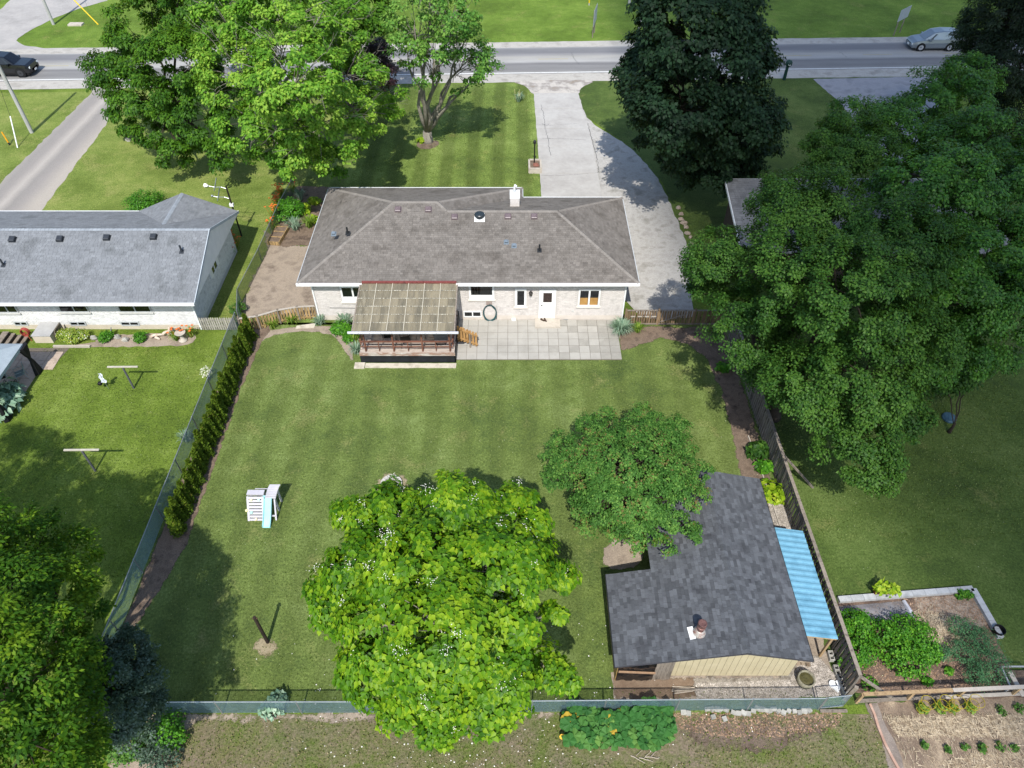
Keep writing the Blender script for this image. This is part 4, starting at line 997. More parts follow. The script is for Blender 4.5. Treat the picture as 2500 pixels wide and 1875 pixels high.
b = B(); a = P(-60, 820, .98); b.box(a.x - .2, a.x + 1.0, a.y - .5, a.y + .7, .93, .98); b.build('landing', old_wood, st)
hr_ = thing('hose_reel', 'red hose reel with coiled hose against the white wall', 'hose reel', P(70, 830, 0)); q = W[hr_.name]
b = B()
for k in range(4): b.tube([q + V((.22 * math.cos(a * PI / 8) * (1 + .04 * k), .06 * k, .55 + .26 * math.sin(a * PI / 8))) for a in range(17)], .025, 6)
b.build('hose_coil', mat('red_hose', ['8c3a34', 'a04a40'], 4, .5), hr_)
for s in (-1, 1): B().tube([q + V((s * .25, -.1, 0)), q + V((0, .05, .6)), q + V((s * .25, .25, 0))], .02, 6).build('stand', mat('rusty_red', ['8a3c2c', '9c4c38'], 5, .6), hr_)
# neighbour's patio paving and gazebo
npat = tag(new('paving', None, None, (0, 0, 0)), kind='structure')
sq = pg((-60, 862), (60, 850), (170, 850), (130, 893), (104, 893), (20, 1010), (-140, 1010))
pav = mat('brown_paver', ['a08f80', 'b0a090', '8e7e70'], 2, .93, .004, 40, obj=.08)
b = B(); b.add([(x, y, .012) for x, y in [(p_.x, p_.y) for p_ in sq]], [tuple(range(len(sq)))]); b.build('joint_sand', MATS['dark_joint'], npat)
def inside(x, y, poly):
    r = False
    for i in range(len(poly)):
        a, c = poly[i], poly[i - 1]
        if (a.y > y) != (c.y > y) and x < (c.x - a.x) * (y - a.y) / (c.y - a.y) + a.x: r = not r
    return r
pme2 = B().prism([(-.36, -.36), (.36, -.36), (.36, .36), (-.36, .36)], 0, .04).mesh('slab', pav)
for i in range(14):
    for j in range(10):
        x, y = -34 + i * .74, 25.4 + j * .74
        if inside(x, y, sq): new('slab', pme2, npat, (x, y, .012 + R.uniform(-.005, .005))).rotation_euler = (0, 0, R.uniform(-.01, .01))
gz = thing('gazebo', 'grey fabric gazebo with tied dark curtains on the neighbour\'s patio', 'gazebo', P(10, 960, 0))
zc_ = 2.15
c1, c2 = P(55, 839, zc_), P(0, 926, zc_)
far_, near_ = V((c1.x, c1.y, zc_)), V((c1.x + .0, P(-30, 960, zc_).y, zc_))
wdt = 3.2; ap = V((c1.x - wdt / 2, (far_.y + near_.y) / 2, 3.0)); fl, nl = far_ - V((wdt, 0, 0)), near_ - V((wdt, 0, 0))
canvas = mat('grey_canvas', ['8a959b', '98a3a9'], 1.5, .8, .004, 30)
for k, (a, e) in enumerate(((far_, near_), (near_, nl), (nl, fl), (fl, far_))):
    a1, e1 = a.lerp(ap, .62), e.lerp(ap, .62)
    a1.z -= .1; e1.z -= .1
    B().add([a, e, e1, a1, ap, a - V((0, 0, .18)), e - V((0, 0, .18))], [(0, 1, 2, 3), (3, 2, 4), (5, 6, 1, 0)]).build('canopy_panel', canvas, gz)
for a in (far_, near_, fl, nl):
    e = a.lerp(ap, .06); B().bar((e.x, e.y, .05), (e.x, e.y, zc_ + .02), .07, .07).build('post', mat('slate_post', ['3c444a', '4a5258'], 4, .5), gz)
    b = B(); rg = []
    for z_, w_ in ((2.05, .30), (1.6, .2), (1.15, .07), (.9, .14), (.4, .22), (.08, .26)):
        rg.append([V((e.x + .09 + w_ * .5 * math.cos(t_ * PI / 5) * (1 + .25 * (t_ % 2)), e.y + w_ * 1.1 * math.sin(t_ * PI / 5) * (1 + .25 * (t_ % 2)), z_)) for t_ in range(10)])
    b.loft(rg[::-1]); b.build('curtain', mat('black_curtain', ['101012', '18181b'], 3, .8), gz)
pale_frame = mat('pale_steel', ['8e9a98', '9ca8a6'], 4, .4); sling = mat('grey_sling', ['5c6c6c', '6a7a7a'], 4, .7)
q = P(58, 925); deck_chair(q.x, q.y, 2.2, 'pale steel sling chair in the shade of the gazebo', pale_frame, sling, None)
q = P(12, 935); deck_chair(q.x, q.y, .6, 'dark sling chair with steel arms beneath the gazebo canopy edge', pale_frame, black_mat, None)
q = P(35, 955); deck_chair(q.x, q.y, .1, 'folding dark chair with thin legs at the sunny edge of the gazebo', dark_metal, sling, None)
B().box(-31.6, -30.9, 31.7, 32.2, .055, .07).build('door_mat', mat('grey_mat', ['5c5852', '706c66'], 20, .95), label='grey mat lying below the wooden stairs', cat='mat')

# ------------------------------------------------------------------ shed
shed = thing('garden_shed', 'low garden shed with charcoal shingle roof and cream siding', 'shed', (8.7, 16, 0))
sx = lambda x: 2.8 - .25 * abs(x - 8.75) if x < 8.75 else 2.8 - .25 * (x - 8.75)
sh_shed = mat('charcoal_shingle', ['494b4f', '525559', '414347'], 1.5, .95, .004, 60, tone=.34, fine=.14)
tan = mat('cream_siding', ['a89d7f', 'b3a88a'], 1.5, .6, fine=.03, obj=.02)
fence_tan = mat('tan_shed_board', ['7c6238', '8f7446', '6a5430'], 2, .85, .005, 30, obj=.18, st=(4, 4, .6))
b = B(); b.box(6.3, 11.1, 11.95, 19.9, 0, 2.08)
b.add([(6.3, 11.95, 2.08), (11.1, 11.95, 2.08), (8.75, 11.95, 2.72), (6.3, 19.9, 2.08), (11.1, 19.9, 2.08), (8.75, 19.9, 2.72)], [(0, 1, 2), (5, 4, 3)]); b.build('wall', mat('shed_core', ['5a5040', '645a4a'], 2, .9), shed)
n = 19
for i in range(n):
    a, e = 6.3 + i * 4.8 / n, 6.3 + (i + 1) * 4.8 / n - .012
    B().add([(a, 11.93, .05), (e, 11.93, .05), (e, 11.93, sx(e) - .06), (a, 11.93, sx(a) - .06), (a, 11.948, .05), (e, 11.948, .05), (e, 11.948, sx(e) - .06), (a, 11.948, sx(a) - .06)], [(0, 1, 2, 3), (1, 5, 6, 2), (0, 3, 7, 4), (3, 2, 6, 7)]).build('siding_panel', tan, shed, (a, 11.94, 0))
for i in range(26):
    y = 12.0 + i * .3; B().box(11.10, 11.12, y, y + .29, .05, 2.05).build('siding_panel', tan, shed, (11.1, y, 0))
# lean-to on the west: tan boards, tarpaulin front
for i in range(24):
    y = 11.75 + i * .15; B().box(4.10, 4.13, y, y + .142, .04, 1.52).build('wall_board', fence_tan, shed, (4.1, y, 0))
for i in range(14):
    x = 4.14 + i * .155; B().box(x, x + .147, 15.28, 15.31, .04, sx(x) - .08).build('wall_board', fence_tan, shed, (x, 15.3, 0))
for i in range(16):
    y = 15.7 + i * .27; B().box(6.27, 6.298, y, y + .26, .04, 2.0).build('wall_board', fence_tan, shed, (6.27, y, 0))
b = B(); nx_, nz_ = 14, 10; g = random.Random(4); vs = []
for i in range(nx_ + 1):
    for j in range(nz_ + 1):
        x = 4.14 + 1.45 * i / nx_; z = .04 + (sx(x) - .14) * j / nz_; vs.append((x, 11.75 + g.uniform(-.035, .035), z))
b.add(vs, [(i * (nz_ + 1) + j, (i + 1) * (nz_ + 1) + j, (i + 1) * (nz_ + 1) + j + 1, i * (nz_ + 1) + j + 1) for i in range(nx_) for j in range(nz_)]); b.build('tarpaulin', mat('black_plastic', ['0c0d10', '14161a'], 2, .22, .01, 5, spec=.6), shed, smooth=True)
B().bar((4.15, 11.68, 1.02), (5.6, 11.68, .88), .05, .09).build('batten', mat('raw_batten', ['8a6a50', 'a08468'], 3, .8), shed)
for i in range(5):
    x = 5.6 + i * .14; B().box(x, x + .132, 11.78, 11.81, .03, sx(x) - .1).build('wall_board', old_wood, shed, (x, 11.8, 0))
ys0, ys1, yn = 11.62, 20.15, 15.55
b = B()
b.add([(8.75, ys0, 2.8), (8.75, ys1, 2.8), (5.78, ys1, sx(5.78)), (5.78, yn, sx(5.78)), (3.95, yn, sx(3.95)), (3.95, ys0, sx(3.95))], [(0, 1, 2, 3, 4, 5)])
b.add([(8.75, ys0, 2.8), (11.38, ys0, sx(11.38)), (11.38, ys1, sx(11.38)), (8.75, ys1, 2.8)], [(0, 1, 2, 3)]); b.build('roof', under, shed)
k_ = math.sqrt(1 + .0625)
sh = shingle_slope((3.95, yn, sx(3.95)), (0, -1, 0), (1, 0, .25), [(0, 0), (yn - ys0, 0), (yn - ys0, 1.83 * k_), (0, 1.83 * k_)], .15, (.14, .34), seed=21, lam=True)
sh += shingle_slope((5.78, ys1, sx(5.78)), (0, -1, 0), (1, 0, .25), [(0, 0), (ys1 - ys0, 0), (ys1 - ys0, 2.97 * k_), (0, 2.97 * k_)], .15, (.14, .34), seed=22, lam=True)
sh += shingle_slope((11.38, ys0, sx(11.38)), (0, 1, 0), (-1, 0, .25), [(0, 0), (ys1 - ys0, 0), (ys1 - ys0, 2.63 * k_), (0, 2.63 * k_)], .15, (.14, .34), seed=23, lam=True)
lay(sh, sh_shed, shed, 300)
caps((8.75, ys0, 2.8), (8.75, ys1, 2.8), sh_shed, shed, .3, .15)
B().box(11.36, 11.42, ys0, ys1, sx(11.38) - .12, sx(11.38) + .0).build('drip_edge', dark_metal, shed); B().box(3.91, 3.97, ys0, yn, sx(3.95) - .1, sx(3.95)).build('drip_edge', dark_metal, shed)
b = B(); b.bar((3.95, ys0 + .02, sx(3.95) - .05), (8.75, ys0 + .02, 2.75), .05, .1); b.bar((8.75, ys0 + .02, 2.75), (11.38, ys0 + .02, sx(11.38) - .05), .05, .1); b.build('rake_board', mat('charcoal_board', ['34343a', '404046'], 3, .8), shed)
def uv_shed(u, v):
    z = 2.5
    for _ in range(12): p = P(u, v, z); z = sx(p.x)
    return P(u, v, z)
c = uv_shed(1700, 1545); fl_ = B().obox(c + V((-.2, -.02, .035)), .22, .5, .012, .1, 0, 0, -.245).build('flue_flashing', white_trim, shed, c)
b = B(); b.lathe(c + V((.1, 0, 0)), [(.27, 0), (.25, .1), (.17, .26), (.15, .3)], 18); b.build('storm_collar', mat('rusty_white_metal', ['a09a92', 'b8b2aa', '8a5044'], 6, .45, metal=.3), fl_, smooth=True)
b = B(); b.lathe(c + V((.1, 0, 0)), [(.14, .28), (.14, .5), (.17, .52), (.17, .56), (.13, .58), (.13, .62), (.17, .63), (.17, .80), (.14, .81), (.0, .79)], 18); b.build('flue_cap', mat('rusty_flue', ['5c3a34', '7a5a54', '443030'], 5, .5, metal=.4), fl_)
# blue corrugated lean-to over the firewood
bl = thing('woodshed_roof', 'pale blue corrugated metal lean-to between the shed and the wooden fence', 'lean-to', (12.1, 15.1, 0))
blue = mat('blue_corrugated', ['5e8fa4', '6b9bb0', '56859a'], 1.2, .4, spec=.45, obj=.04)
y0 = 12.66; npan = 6; pw = (17.6 - 12.66) / npan
for i in range(npan):
    b = B(); m_ = 12; vs = []
    for k in range(m_ + 1):
        y = y0 + i * pw + pw * k / m_; h = .022 * (1 if (k % 4) in (1, 2) else 0) + .004 * i
        vs += [(11.43, y, 2.04 + h), (12.78, y, 1.74 + h), (11.43, y, 2.025 + h), (12.78, y, 1.725 + h)]
    b.add(vs, [(4 * k, 4 * k + 1, 4 * k + 5, 4 * k + 4) for k in range(m_)] + [(4 * k + 2, 4 * k + 6, 4 * k + 7, 4 * k + 3) for k in range(m_)] + [(4 * k + 1, 4 * k + 3, 4 * k + 7, 4 * k + 5) for k in range(m_)] + [(0, 2, 3, 1)])
    b.build('roof_sheet', blue, bl, (12.1, y0 + i * pw, 1.9))
for y in (12.75, 15.1, 17.4): B().bar((12.6, y, 0), (12.6, y, 1.70), .09, .09).build('post', tan_wood, bl)
B().bar((11.45, 12.7, 1.97), (12.75, 12.7, 1.67), .05, .09).build('rafter', tan_wood, bl); B().bar((11.45, 17.5, 1.97), (12.75, 17.5, 1.67), .05, .09).build('rafter', tan_wood, bl)
B().bar((12.6, 12.7, 1.66), (12.6, 17.5, 1.66), .06, .1).build('beam', tan_wood, bl)
log_m = mat('split_firewood', ['8a7a66', 'a39480', '6c5c4c'], 4, .9, .01, 30, obj=.2)
for k in range(14):
    x, z = 11.4 + (k % 4) * .2, .1 + (k // 4) * .2
    b = B(); b.tube([(x, 12.35 + R.uniform(-.05, .05), z), (x + .01, 13.0, z)], .098, 7)
    b.build('log', log_m, label='split log, %s from the shed, %s row of the stack under the blue roof' % (('first', 'second', 'third', 'fourth')[k % 4], ('lowest', 'second lowest', 'third', 'topmost')[k // 4]), cat='firewood', group='firewood under the lean-to', loc=(x, 12.7, z))
# ------------------------------------------------------------------ fences
ORD = ['first', 'second', 'third', 'fourth', 'fifth', 'sixth', 'seventh', 'eighth', 'ninth', 'tenth', 'eleventh', 'twelfth', 'thirteenth', 'fourteenth', 'fifteenth', 'sixteenth', 'seventeenth', 'eighteenth', 'nineteenth', 'twentieth', 'twenty-first', 'twenty-second', 'twenty-third', 'twenty-fourth', 'twenty-fifth']
wire_m = mat('fence_wire', ['627e88', '76929c'], 5, .5, metal=.2, spec=.4)
wire_g = mat('green_fence_wire', ['34503f', '44604c'], 5, .5, metal=.2, spec=.4)
def chainlink(label, pts, h, step=.055, wire=wire_m, post=2.9, wr=.0034, lab2=None):
    f = thing('chain_link_fence', label, 'fence', pts[0])
    b = B()
    for p, q in zip(pts[:-1], pts[1:]):
        p, q = V((p[0], p[1], .04)), V((q[0], q[1], .04)); d = q - p; L = d.length; d.normalize(); nrm = V((-d.y, d.x, 0))
        s = -h
        while s < L:
            for k in (0, 1):
                a0, a1 = (s, 0.), (s + h, h)
                if k: a0, a1 = (s + h, 0.), (s, h)
                # clip the slanted wire to the panel
                t0, t1 = 0., 1.
                for (x0, x1) in ((a0[0], a1[0]),):
                    dx = x1 - x0
                    for lim, sg in ((0, 1), (L, -1)):
                        e0, e1 = sg * (x0 - lim), sg * (x1 - lim)
                        if e0 < 0 and e1 < 0: t0, t1 = 1., 0.
                        elif e0 < 0: t0 = max(t0, e0 / (e0 - e1))
                        elif e1 < 0: t1 = min(t1, e0 / (e0 - e1))
                if t1 - t0 > .02:
                    g = lambda t: p + d * (a0[0] + (a1[0] - a0[0]) * t) + V((0, 0, h * t))
                    m, e = g(t0), g(t1); w = nrm * wr
                    u = d * wr * (1 if not k else -1) + V((0, 0, -wr))
                    b.add([m + w, m - w * .5 + u, m - w * .5 - u, e + w, e - w * .5 + u, e - w * .5 - u], [(0, 1, 4, 3), (1, 2, 5, 4), (2, 0, 3, 5)])
            s += step
        B().tube([p + V((0, 0, h + .02)), q + V((0, 0, h + .02))], .024, 6).build('top_rail', galv, f)
        n = max(1, round(L / post))
        for i in range(n + 1):
            c = p + d * (L * i / n); B().tube([c + V((0, 0, -.04)), c + V((0, 0, h + .05))], .03, 7).build('post', galv, f)
    b.build('wire_mesh', wire, f, kind='stuff')
    return f
chainlink('long chain-link fence between the two back yards beside the cedar hedge', [(-16.55, 33.2), (-16.45, 11.0)], 1.08)
chainlink('green chain-link fence between the orange lilies and the raised planter', [(-16.5, 33.4), P(590, 740), P(640, 640), P(690, 525), P(722, 465)], 1.05, wire=wire_g)
chainlink('chain-link fence along the back of the lawn under the catalpa', [(-14.3, 10.48), (-2.0, 10.5), (11.9, 10.62)], 1.08)
g_ = thing('chain_link_gate', 'small framed chain-link panel between the pale stones and the fence corner', 'gate', (12.0, 10.66, 0))
b = B(); b.tube([(12.0, 10.66, .06), (12.0, 10.66, 1.1), (12.9, 10.75, 1.1), (12.9, 10.75, .06), (12.0, 10.66, .06)], .022, 6); b.build('frame', galv, g_)
b = B()
for k in range(-10, 10):
    for s in (1, -1):
        pts = []
        for t_ in (0., 1.):
            x = k * .09 + t_ * .9 if s > 0 else k * .09 + .9 - t_ * .9
            pts.append((x, t_))
        (xa, za), (xb, zb) = pts
        t0 = max(0, min(1, (0 - xa) / (xb - xa))) if s > 0 else max(0, min(1, (.9 - xa) / (xb - xa)))
        t1 = max(0, min(1, (.9 - xa) / (xb - xa))) if s > 0 else max(0, min(1, (0 - xa) / (xb - xa)))
        if abs(t1 - t0) > .03:
            q = [V((12.0 + xa + (xb - xa) * t_, 10.66 + .1 * (xa + (xb - xa) * t_), .08 + 1.0 * t_)) for t_ in (t0, t1)]; b.tube(q, .004, 3)
b.build('wire_mesh', wire_m, g_, kind='stuff')
B().box(11.95, 13.0, 10.5, 10.6, .012, .10).build('timber_sill', old_wood, g_)
fw = mat('grey_fence_board', ['5f594f', '78716a', '4a443c'], 1.6, .9, .006, 40, obj=.2, st=(4, 4, .6))
wf = thing('wooden_fence', 'tall weathered board fence running from the back corner up under the maple', 'fence', (13.1, 11.3, 0))
bme = [B().box(-.011, .011, -.068, .068, .06, 1.58 + d_).mesh('board', fw) for d_ in (0, .02, -.015)]
y = 11.35; k = 0
while y < 33.0:
    x = 13.22 - .012 * (y - 11.3)
    o = new('board', bme[k % 3], wf, (x - .045 if k % 2 else x + .045, y, 0)); o.rotation_euler = (R.uniform(-.01, .01), R.uniform(-.015, .015), R.uniform(-.06, .06))
    y += .112; k += 1
for i in range(9):
    y0 = 11.3 + i * 2.42; xa, xb = 13.22 - .012 * (y0 - 11.3), 13.22 - .012 * (y0 + 2.42 - 11.3)
    B().bar((xa, y0, 0), (xa, y0, 1.62), .10, .10).build('post', fw, wf)
    B().bar((xa, y0, 1.64), (xb, y0 + 2.41, 1.64), .15, .04).build('top_rail', old_wood, wf)
    for z in (.35, 1.2): B().bar((xa, y0, z), (xb, y0 + 2.41, z), .05, .08).build('rail', fw, wf)
c = P(2102, 1654, 1.55)
B().bar((13.2, 22.0, 1.5), P(1985, 1191, .03), .07, .09).build('brace', old_wood, wf)
B().bar((13.22, 11.35, 1.5), (15.0, 10.95, .1), .09, .09).build('brace', old_wood, wf)
B().bar((13.05, 11.0, .0), (13.0, 10.9, 1.5), .14, .10).build('corner_post', old_wood, wf)
eb = [V((12.35, 24.5)), V((12.5, 21.6)), V((12.55, 19.9)), V((12.6, 18.2))]
for k, (a, e) in enumerate(zip(eb[:-1], eb[1:])): B().bar((a.x, a.y, .05), (e.x, e.y, .05), .05, .09).build('edging_board', mat('pale_edging', ['a0988c', 'b0a89c'], 3, .8), wf)
# gate fence by the east end of the house
gf = thing('wooden_gate', 'brown board gate and short fence at the drive end of the house', 'gate', (6.9, 33.4, 0))
brown_b = mat('brown_fence_board', ['64523f', '7c6850', '4c3e30'], 1.8, .85, .005, 40, obj=.25, st=(4, 4, .6))
bg_ = B().box(-.055, .055, -.012, .012, .05, 1.08).mesh('board', brown_b)
for i in range(38):
    new('board', bg_, gf, (6.95 + i * .152, 33.4 + (.03 if i % 2 else -.03), 0)).rotation_euler = (0, R.uniform(-.012, .012), 0)
for x0, x1 in ((6.85, 8.78), (8.86, 11.0), (11.0, 12.8)): B().bar((x0, 33.4, 1.13), (x1, 33.4, 1.13), .11, .035).build('top_rail', old_wood, gf); B().bar((x0, 33.35, .12), (x1, 33.35, .12), .04, .09).build('rail', old_wood, gf)
for x in (6.84, 8.82, 11.0, 12.8): B().bar((x, 33.4, 0), (x, 33.4, 1.25), .1, .1).build('post', brown_b, gf)
B().bar((9.0, 33.34, .3), (10.6, 33.34, .95), .03, .08).build('brace', old_wood, gf)
for i in range(4): B().box(7.15 + i * .42, 7.42 + i * .42, 33.33, 33.36, .66, .74).build('cleat', MATS['pale_edging'], gf)
# curved fence west of the house, picket fence of the neighbour
cf = thing('wooden_fence', 'curved tan board fence between the cedars and the house corner', 'fence', (-14, 33.5, 0))
tan_b = mat('honey_fence_board', ['94784e', 'ac9064', '74603f', '8c8068'], 2.5, .85, .005, 40, obj=.28, st=(4, 4, .6))
cme = B().box(-.06, .06, -.012, .012, .04, 1.0).mesh('board', tan_b)
cv = [V((-16.25, 32.75, 0)), V((-15.2, 33.0, 0)), V((-14.1, 33.55, 0)), V((-13.0, 33.85, 0)), V((-11.9, 33.95, 0))]
tot = 0
for a, e in zip(cv[:-1], cv[1:]):
    n = int((e - a).length / .165); d = (e - a)
    for i in range(n):
        c = a + d * ((i + .5) / n); o = new('board', cme, cf, c + V((d.y, -d.x, 0)).normalized() * (.03 if i % 2 else -.03)); o.rotation_euler = (R.uniform(-.02, .02), 0, math.atan2(d.y, d.x)); o.scale = (1, 1, R.uniform(.97, 1.03))
    B().bar(a + V((0, 0, 1.03)), e + V((0, 0, 1.03)), .12, .04).build('top_rail', MATS['pale_edging'], cf); B().bar(a + V((0, 0, .2)), e + V((0, 0, .2)), .04, .08).build('rail', tan_b, cf)
for a in cv: B().bar(a, a + V((0, 0, 1.12)), .1, .1).build('post', old_wood, cf)
pf = thing('picket_fence', 'grey pointed picket fence joining the white brick house to the chain-link', 'fence', (-17.8, 32.9, 0))
pk = B(); pk.add([(-.05, -.01, .04), (.05, -.01, .04), (.05, -.01, .92), (0, -.01, 1.02), (-.05, -.01, .92), (-.05, .01, .04), (.05, .01, .04), (.05, .01, .92), (0, .01, 1.02), (-.05, .01, .92)], [(0, 1, 2, 3, 4), (9, 8, 7, 6, 5), (0, 5, 6, 1), (1, 6, 7, 2), (2, 7, 8, 3), (3, 8, 9, 4), (4, 9, 5, 0)])
pkm = pk.mesh('picket', mat('grey_picket', ['8c887e', 'a09c92', '787468'], 2, .9, .004, 40, obj=.15))
for i in range(16): new('picket', pkm, pf, (-18.62 + i * .135, 32.9, 0)).rotation_euler = (0, R.uniform(-.02, .02), 0)
for z in (.3, .75): B().bar((-18.72, 32.94, z), (-16.55, 32.94, z), .04, .08).build('rail', MATS['grey_picket'], pf)
# post and rail fence of the kitchen garden
pr = thing('post_and_rail_fence', 'low post and rail garden fence with wire between garden and straw bed', 'fence', (13.3, 10.9, 0))
a0, a1 = P(2090, 1715), P(2540, 1694)
d = (a1 - a0).normalized()
for z, m_ in ((.14, old_wood), (.82, old_wood)): B().bar(a0 + V((0, 0, z)), a0 + d * 3.5 + V((0, 0, z)), .13, .05).build('rail', tan_wood if z > .5 else old_wood, pr); B().bar(a0 + d * 3.51 + V((0, 0, z)), a1 + V((0, 0, z)), .14, .05).build('rail', MATS['pale_edging'], pr)
for s in (0.0, 2.0, 4.0, 6.2): B().bar(a0 + d * s, a0 + d * s + V((0, 0, .80)), .1, .1).build('post', tan_wood, pr)
for z in (.3, .42, .54, .66): B().tube([a0 + V((0, .02, z)), a1 + V((0, .02, z))], .006, 4).build('wire', dark_metal, pr)

# ------------------------------------------------------------------ cedar hedge: one cedar at a time
cv_ = []
for s in range(4):
    n = 2600; t_ = rng.random(n) ** .8; th = rng.uniform(0, 2 * PI, n)
    rad = .29 * (1 - t_) ** .95 * (1 + .18 * np.sin(3 * th + s + 9 * t_)) + .03
    rr = rad * np.where(rng.random(n) < .8, rng.uniform(.8, 1.08, n), rng.uniform(.3, .8, n))
    pos = np.stack([rr * np.cos(th), rr * np.sin(th), .06 + 1.85 * t_], 1)
    out_ = np.stack([np.cos(th), np.sin(th), np.full(n, .35)], 1)
    nrm = out_ + rng.normal(size=(n, 3)) * .5; tip = np.stack([np.cos(th) * .5, np.sin(th) * .5, np.ones(n)], 1) + rng.normal(size=(n, 3)) * .3
    cv_.append(leaf_mesh('foliage', pos, nrm, tip, rng.uniform(.09, .16, n), np.clip(rng.normal(.5, .22, n) + .12 * (t_ - .5), 0, 1), KITE, L_cedar, (0, 0, 0)))
tm_ = B().tube([(0, 0, -.05), (0, 0, .6), (0, 0, 1.5)], [.05, .04, .015], 6).mesh('trunk', MATS['bark_brown'])
for i in range(24):
    y = 31.95 - i * (31.95 - 18.6) / 23
    o = thing('cedar', 'slim upright green cedar, %s from the wooden fence in the hedge row' % ORD[i], 'cedar', (-15.52 + R.uniform(-.06, .06), y + R.uniform(-.06, .06), 0), 'cedars in the hedge row')
    f = new('foliage', cv_[R.randrange(4)], o); f['kind'] = 'stuff'; new('trunk', tm_, o)
    s = R.uniform(.84, 1.08); o.scale = (s * R.uniform(.92, 1.1), s * R.uniform(.92, 1.1), s); o.rotation_euler = (R.uniform(-.04, .04), R.uniform(-.04, .04), R.uniform(0, 6))

# ------------------------------------------------------------------ trees
def QL(*l): return l
catalpa = tree('catalpa_tree', 'bright green catalpa with white blossom standing near the back chain-link fence', 'tree', (-2.4, 12.4), QL((838, 1072, 6, 36), (700, 1255, 5.4, 30), (1000, 1052, 7, 34), (1105, 1078, 6.6, 30), (1212, 1240, 5.6, 26), (1206, 1325, 5.6, 24), (1226, 1458, 4.6, 20), (762, 1112, 6, 30), (840, 1125, 6.5, 72), (985, 1115, 8, 88), (1110, 1130, 7, 70), (780, 1235, 6.5, 78), (915, 1235, 8.6, 110), (1065, 1235, 8.6, 108), (1155, 1205, 6.6, 58), (722, 1300, 5.2, 58), (825, 1350, 7.5, 92), (960, 1365, 9, 120), (1078, 1345, 8, 84), (815, 1445, 6, 70), (940, 1470, 7.2, 88), (1065, 1455, 6.6, 84), (1176, 1440, 5, 44), (880, 1515, 4.6, 52), (952, 1560, 4, 42), (1055, 1520, 5, 54)),
     L_cat, bark_grey, 72000, .165, spacing=.56, cr=.36, lobe_var=.06, trunk_r=.24, shape=HEART, twigs=.25, keep=300, droop=.9, out=.7, up=.75, rnd=.45, low=-.3, flat=.7, size_var=.35)
# panicles of blossom
CAT_TIPS = TIPS['catalpa_tree']; rng.shuffle(CAT_TIPS)
g = random.Random(9)
for i in range(95):
    c = V(CAT_TIPS[i * 7 % len(CAT_TIPS)]) + V((g.gauss(0, .12), g.gauss(0, .12), .25))
    b = B(); b.tube([c - V((0, 0, .2)), c + V((0, 0, .1))], .008, 4)
    for k in range(g.randint(9, 18)):
        e = c + V((g.gauss(0, .10), g.gauss(0, .10), g.uniform(0, .22))); r = g.uniform(.012, .022)
        b.add([e + V((r, 0, 0)), e + V((0, r, .01)), e + V((-r, 0, 0)), e + V((0, -r, .01)), e + V((0, 0, -r * 1.2)), e + V((0, 0, r * .5))], [(0, 1, 5), (1, 2, 5), (2, 3, 5), (3, 0, 5), (1, 0, 4), (2, 1, 4), (3, 2, 4), (0, 3, 4)])
    b.build('blossom', mat('cream_petal', ['d8d6c8', 'e4e2d6'], 8, .7), catalpa, c)
tree('maple_tree', 'huge dark green maple overhanging the wooden fence', 'tree', (13.9, 26.0), QL((1570, 570, 7.5, 92), (1690, 455, 9, 84), (1720, 610, 10, 120), (1625, 710, 6.5, 100), (1760, 470, 11, 110), (1835, 340, 10, 100), (1850, 640, 11, 130), (1740, 840, 6.5, 100), (1870, 810, 8, 112), (1845, 950, 5, 88), (1950, 740, 9, 100), (1950, 895, 5.5, 56), (1890, 1010, 4.4, 56), (1930, 540, 11, 120), (1660, 800, 4.5, 60), (1530, 600, 5.5, 50)),
     L_maple, bark_dark, 200000, .115, spacing=.78, cr=.46, inner=.2, trunk_r=.42, twigs=.12, low=-.3)
tree('maple_tree', 'lighter green maple reaching up to the road beside the dark spruce', 'tree', (24.5, 42.0), QL((2040, 225, 10, 88), (1935, 300, 9, 86), (2120, 330, 10, 108), (2020, 420, 11, 124), (2090, 180, 8.5, 60), (2180, 430, 10, 100), (1850, 270, 7.5, 60)),
     L_maple2, bark_dark, 100000, .14, spacing=.85, cr=.5, inner=.2, trunk_r=.36, twigs=.15, low=-.3)
tree('maple_tree', 'broad green maple on the shady lawn beyond the huge dark one', 'tree', (22.5, 31.0), QL((2090, 600, 9.5, 120), (2190, 560, 9, 110), (2180, 680, 7.5, 86), (2050, 740, 6.5, 92), (2120, 770, 5, 60), (2250, 640, 8, 100), (2030, 560, 10, 90)),
     L_maple2, bark_dark, 95000, .125, spacing=.85, cr=.5, inner=.2, trunk_r=.34, twigs=.15, low=-.3)
tree('dark_maple', 'dense blackish-green maple between the drive and the road', 'tree', (14.6, 53.5), QL((1500, 60, 13, 118), (1420, 150, 9, 80), (1560, 140, 11, 105), (1470, 230, 9, 105), (1590, 255, 8, 92), (1440, 285, 5, 66), (1530, 315, 5, 100), (1615, 325, 4, 62), (1490, 345, 3, 58), (1395, 175, 7, 52), (1625, 130, 9, 48), (1645, 245, 5, 44), (1465, 0, 14, 95), (1560, 10, 14, 92), (1560, 360, 2.6, 45), (1410, 110, 10, 50)),
     L_dark, bark_dark, 90000, .24, spacing=1.1, cr=.62, trunk_r=.4, twigs=.1, low=-.6)
